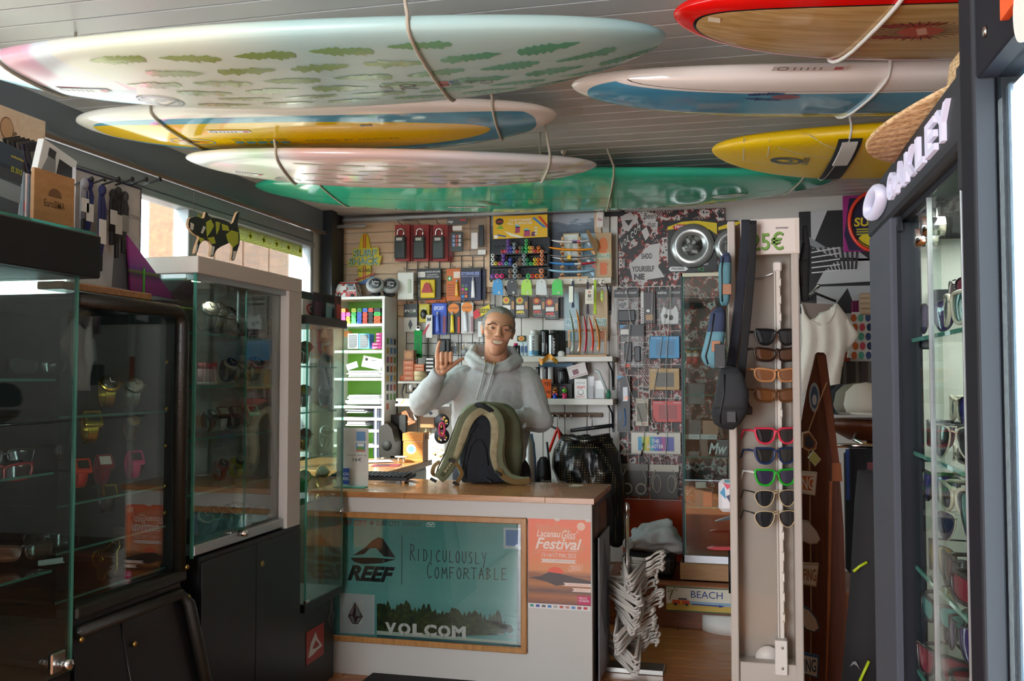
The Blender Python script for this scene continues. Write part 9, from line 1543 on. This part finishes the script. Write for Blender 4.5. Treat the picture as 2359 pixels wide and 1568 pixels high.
me=bpy.data.meshes.new('front');bm.to_mesh(me);bm.free();me.materials.append(mat('tee_cream','#eae2d6',.85));o=obj('front',me,g);sd=o.modifiers.new('s','SOLIDIFY');sd.thickness=.006;part(g,'neckline',MB().tube([onY(u,v,YT-.035)for u,v in q_[:7]],.005,6),flat('#e0d8cc',.85),world=True);part(g,'back',MB().prism([(onY(u,v,YT).x,onY(u,v,YT).z)for u,v in((1846,696),(1926,700),(1920,760),(1860,760))],YT+.02,YT+.024),flat('#8a7a72',.8),world=True);part(g,'hanger_hook',MB().tube([onY(1880,676,YT),onY(1880,668,YT),onY(1884,662,YT)],.003,6),M('steel'),world=True);hz_=onY(1884,660,YT);solo('clothes_rail','short steel rail from the back wall holding the T-shirt','rail',MB().cyl((hz_.x,YT-.05,hz_.z),(hz_.x,YB,hz_.z),.008,10),(hz_.x,YB,hz_.z),material=M('steel'),world=True);part(g,'hanger',MB().tube([onY(u,v,YT)for u,v in((1848,690),(1880,676),(1926,694))],.006,8),flat('#17171a',.4),world=True)
g=thing('dotted_skirt','white skirt with teal, navy and orange dots hanging behind the T-shirt','skirt',onY(1990,830,4.9));fk=frY(onY(1952,780,4.9).x,onY(2060,780,4.9).x,onY(2000,832,4.9).z,onY(2000,718,4.9).z,4.9);m=MB();shape(m,fk,[(.12,1),(1,1),(1,0),(.0,.08)],-.03,0);part(g,'cloth',m,flat('#d8d2cc',.8),world=True);DC=('#b8582a','#2a3a5a','#5aa08a','#c8622e','#3a4a72','#c84a5a')
for a in range(6):
 for b in range(5):m=MB();disc(m,fk,.14+a*.155+(b%2)*.03,.12+b*.19,.062,.080,0,.0012,14);part(g,'dot',m,flat(DC[(a*2+b*3)%6],.8),world=True)
for nm,lab,r_,Y,c,c2 in(('plaid_shirt','dark brown and grey plaid shirt hanging under the dotted skirt',(1930,832,2060,890),4.95,'#3a302c','#5a524c'),('red_garment','rust red garment edge hanging beside the T-shirt',(1936,810,1958,882),YB-.001,'#a03a1e','#b04a2a'),('magenta_garment','dark magenta garment between the backdrop and dotted skirt',(1962,692,1990,745),5.0,'#6a1440','#8a2a58')):k=Pk(nm,lab,'clothes',r_,Y,.03,c,body='cloth',bev=.008,rough=.9);[k.r(c2,.1+.22*q,0,.16+.22*q,1,'weave_print')for q in range(4)]
k=Pk('wood_crate_stack','pale slatted wooden crates stacked by the sign case','crate',(1982,674,2060,725),4.95,.06,'#a08468',body='frame');[k.b('#b89c80',0,.04+.24*q,1,.2+.24*q,.006,'slat',None,.001)for q in range(4)]
for i,(u,c,w)in enumerate(((1938,'#17191e','black cap, first of the row on the round shelf'),(1955,'#1c2026','black cap, second of the row on the round shelf'),(1972,'#8a8478','grey cap before the white one'),(1996,'#d8d0c4','off-white cap at the front of the row'))):p=onY(u,950,4.0-i*.06);g=thing('cap',w,'cap',p,0,'caps on the round shelf');m=MB();m.smooth=True;m.lathe((0,0,0),[(.075,0),(.085,.03),(.075,.08),(.045,.11),(.001,.118)],24);part(g,'crown',m,flat(c,.85));part(g,'peak',MB().prism([(.075*math.cos(a),.075*math.sin(a)*1.9)for a in[PI+PI*q/12 for q in range(13)]],-.004,.003,'xy'),flat(c,.85))
p=onY(1985,980,3.85);g=thing('round_shelf','dark wooden round table top carrying the caps','table',(p.x+.06,3.95,0));part(g,'top',MB().lathe((0,0,p.z-.06),[(.001,0),(.10,.0),(.19,.05),(.2,.08),(.001,.08)],36),dw);part(g,'leg',MB().cyl((0,0,0),(0,0,p.z-.05),.03,14),dw)
g=thing('wetsuit','dark wetsuit with lime seams hanging between the wooden board and sign case','wetsuit',onY(1975,1560,3.0));m=MB();m.smooth=True;rr_=[]
for ul,ur,v in((1975,2050,1085),(1968,2060,1160),(1960,2065,1320),(1948,2070,1460),(1936,2075,1600)):a,b_=onY(ul,v,3.0),onY(ur,v,3.0);rr_.append([(a+b_)/2+Vector(((b_.x-a.x)/2*math.cos(x),-.05*math.sin(x),0))for x in[2*PI*k_/24 for k_ in range(24)]])
m.rings(rr_);part(g,'body',m,flat('#1d1c1f',.8),world=True)
for pts in(((1966,1316),(1980,1304),(1998,1294)),((1978,1575),(1990,1548),(2002,1522))):part(g,'seam',MB().tube([onY(u,v,2.94)for u,v in pts],.0045,6),flat('#b5cc1e',.5),world=True)
m=MB();F_=Fr(onY(1960,1535,2.945),(.03,0,0),(0,0,.03));shape(m,F_,[(-.1,.0),(.2,.5),(.5,.55),(.9,-.3),(.6,.1),(.3,.3)]);part(g,'emblem',m,flat('#7a7a7c',.6),world=True)
k=Pk('rail_garment','row of dark garments hanging on the rail behind the wetsuit','clothes',(1950,1035,2060,1330),3.55,.08,'#15151a',body='cloth',bev=.02,rough=.9);k.r('#2a5ab8',.0,.0,.08,.4,'blue_edge').r('#5a1420',.45,.1,.6,.5,'weave_print');part(k.o,'rail',MB().cyl((-.2,-.04,k.h+.01),(.2,-.04,k.h+.01),.008,10).cyl((0,-.04,k.h+.01),(0,YB-3.6,k.h+.01),.008,10),M('chrome'))
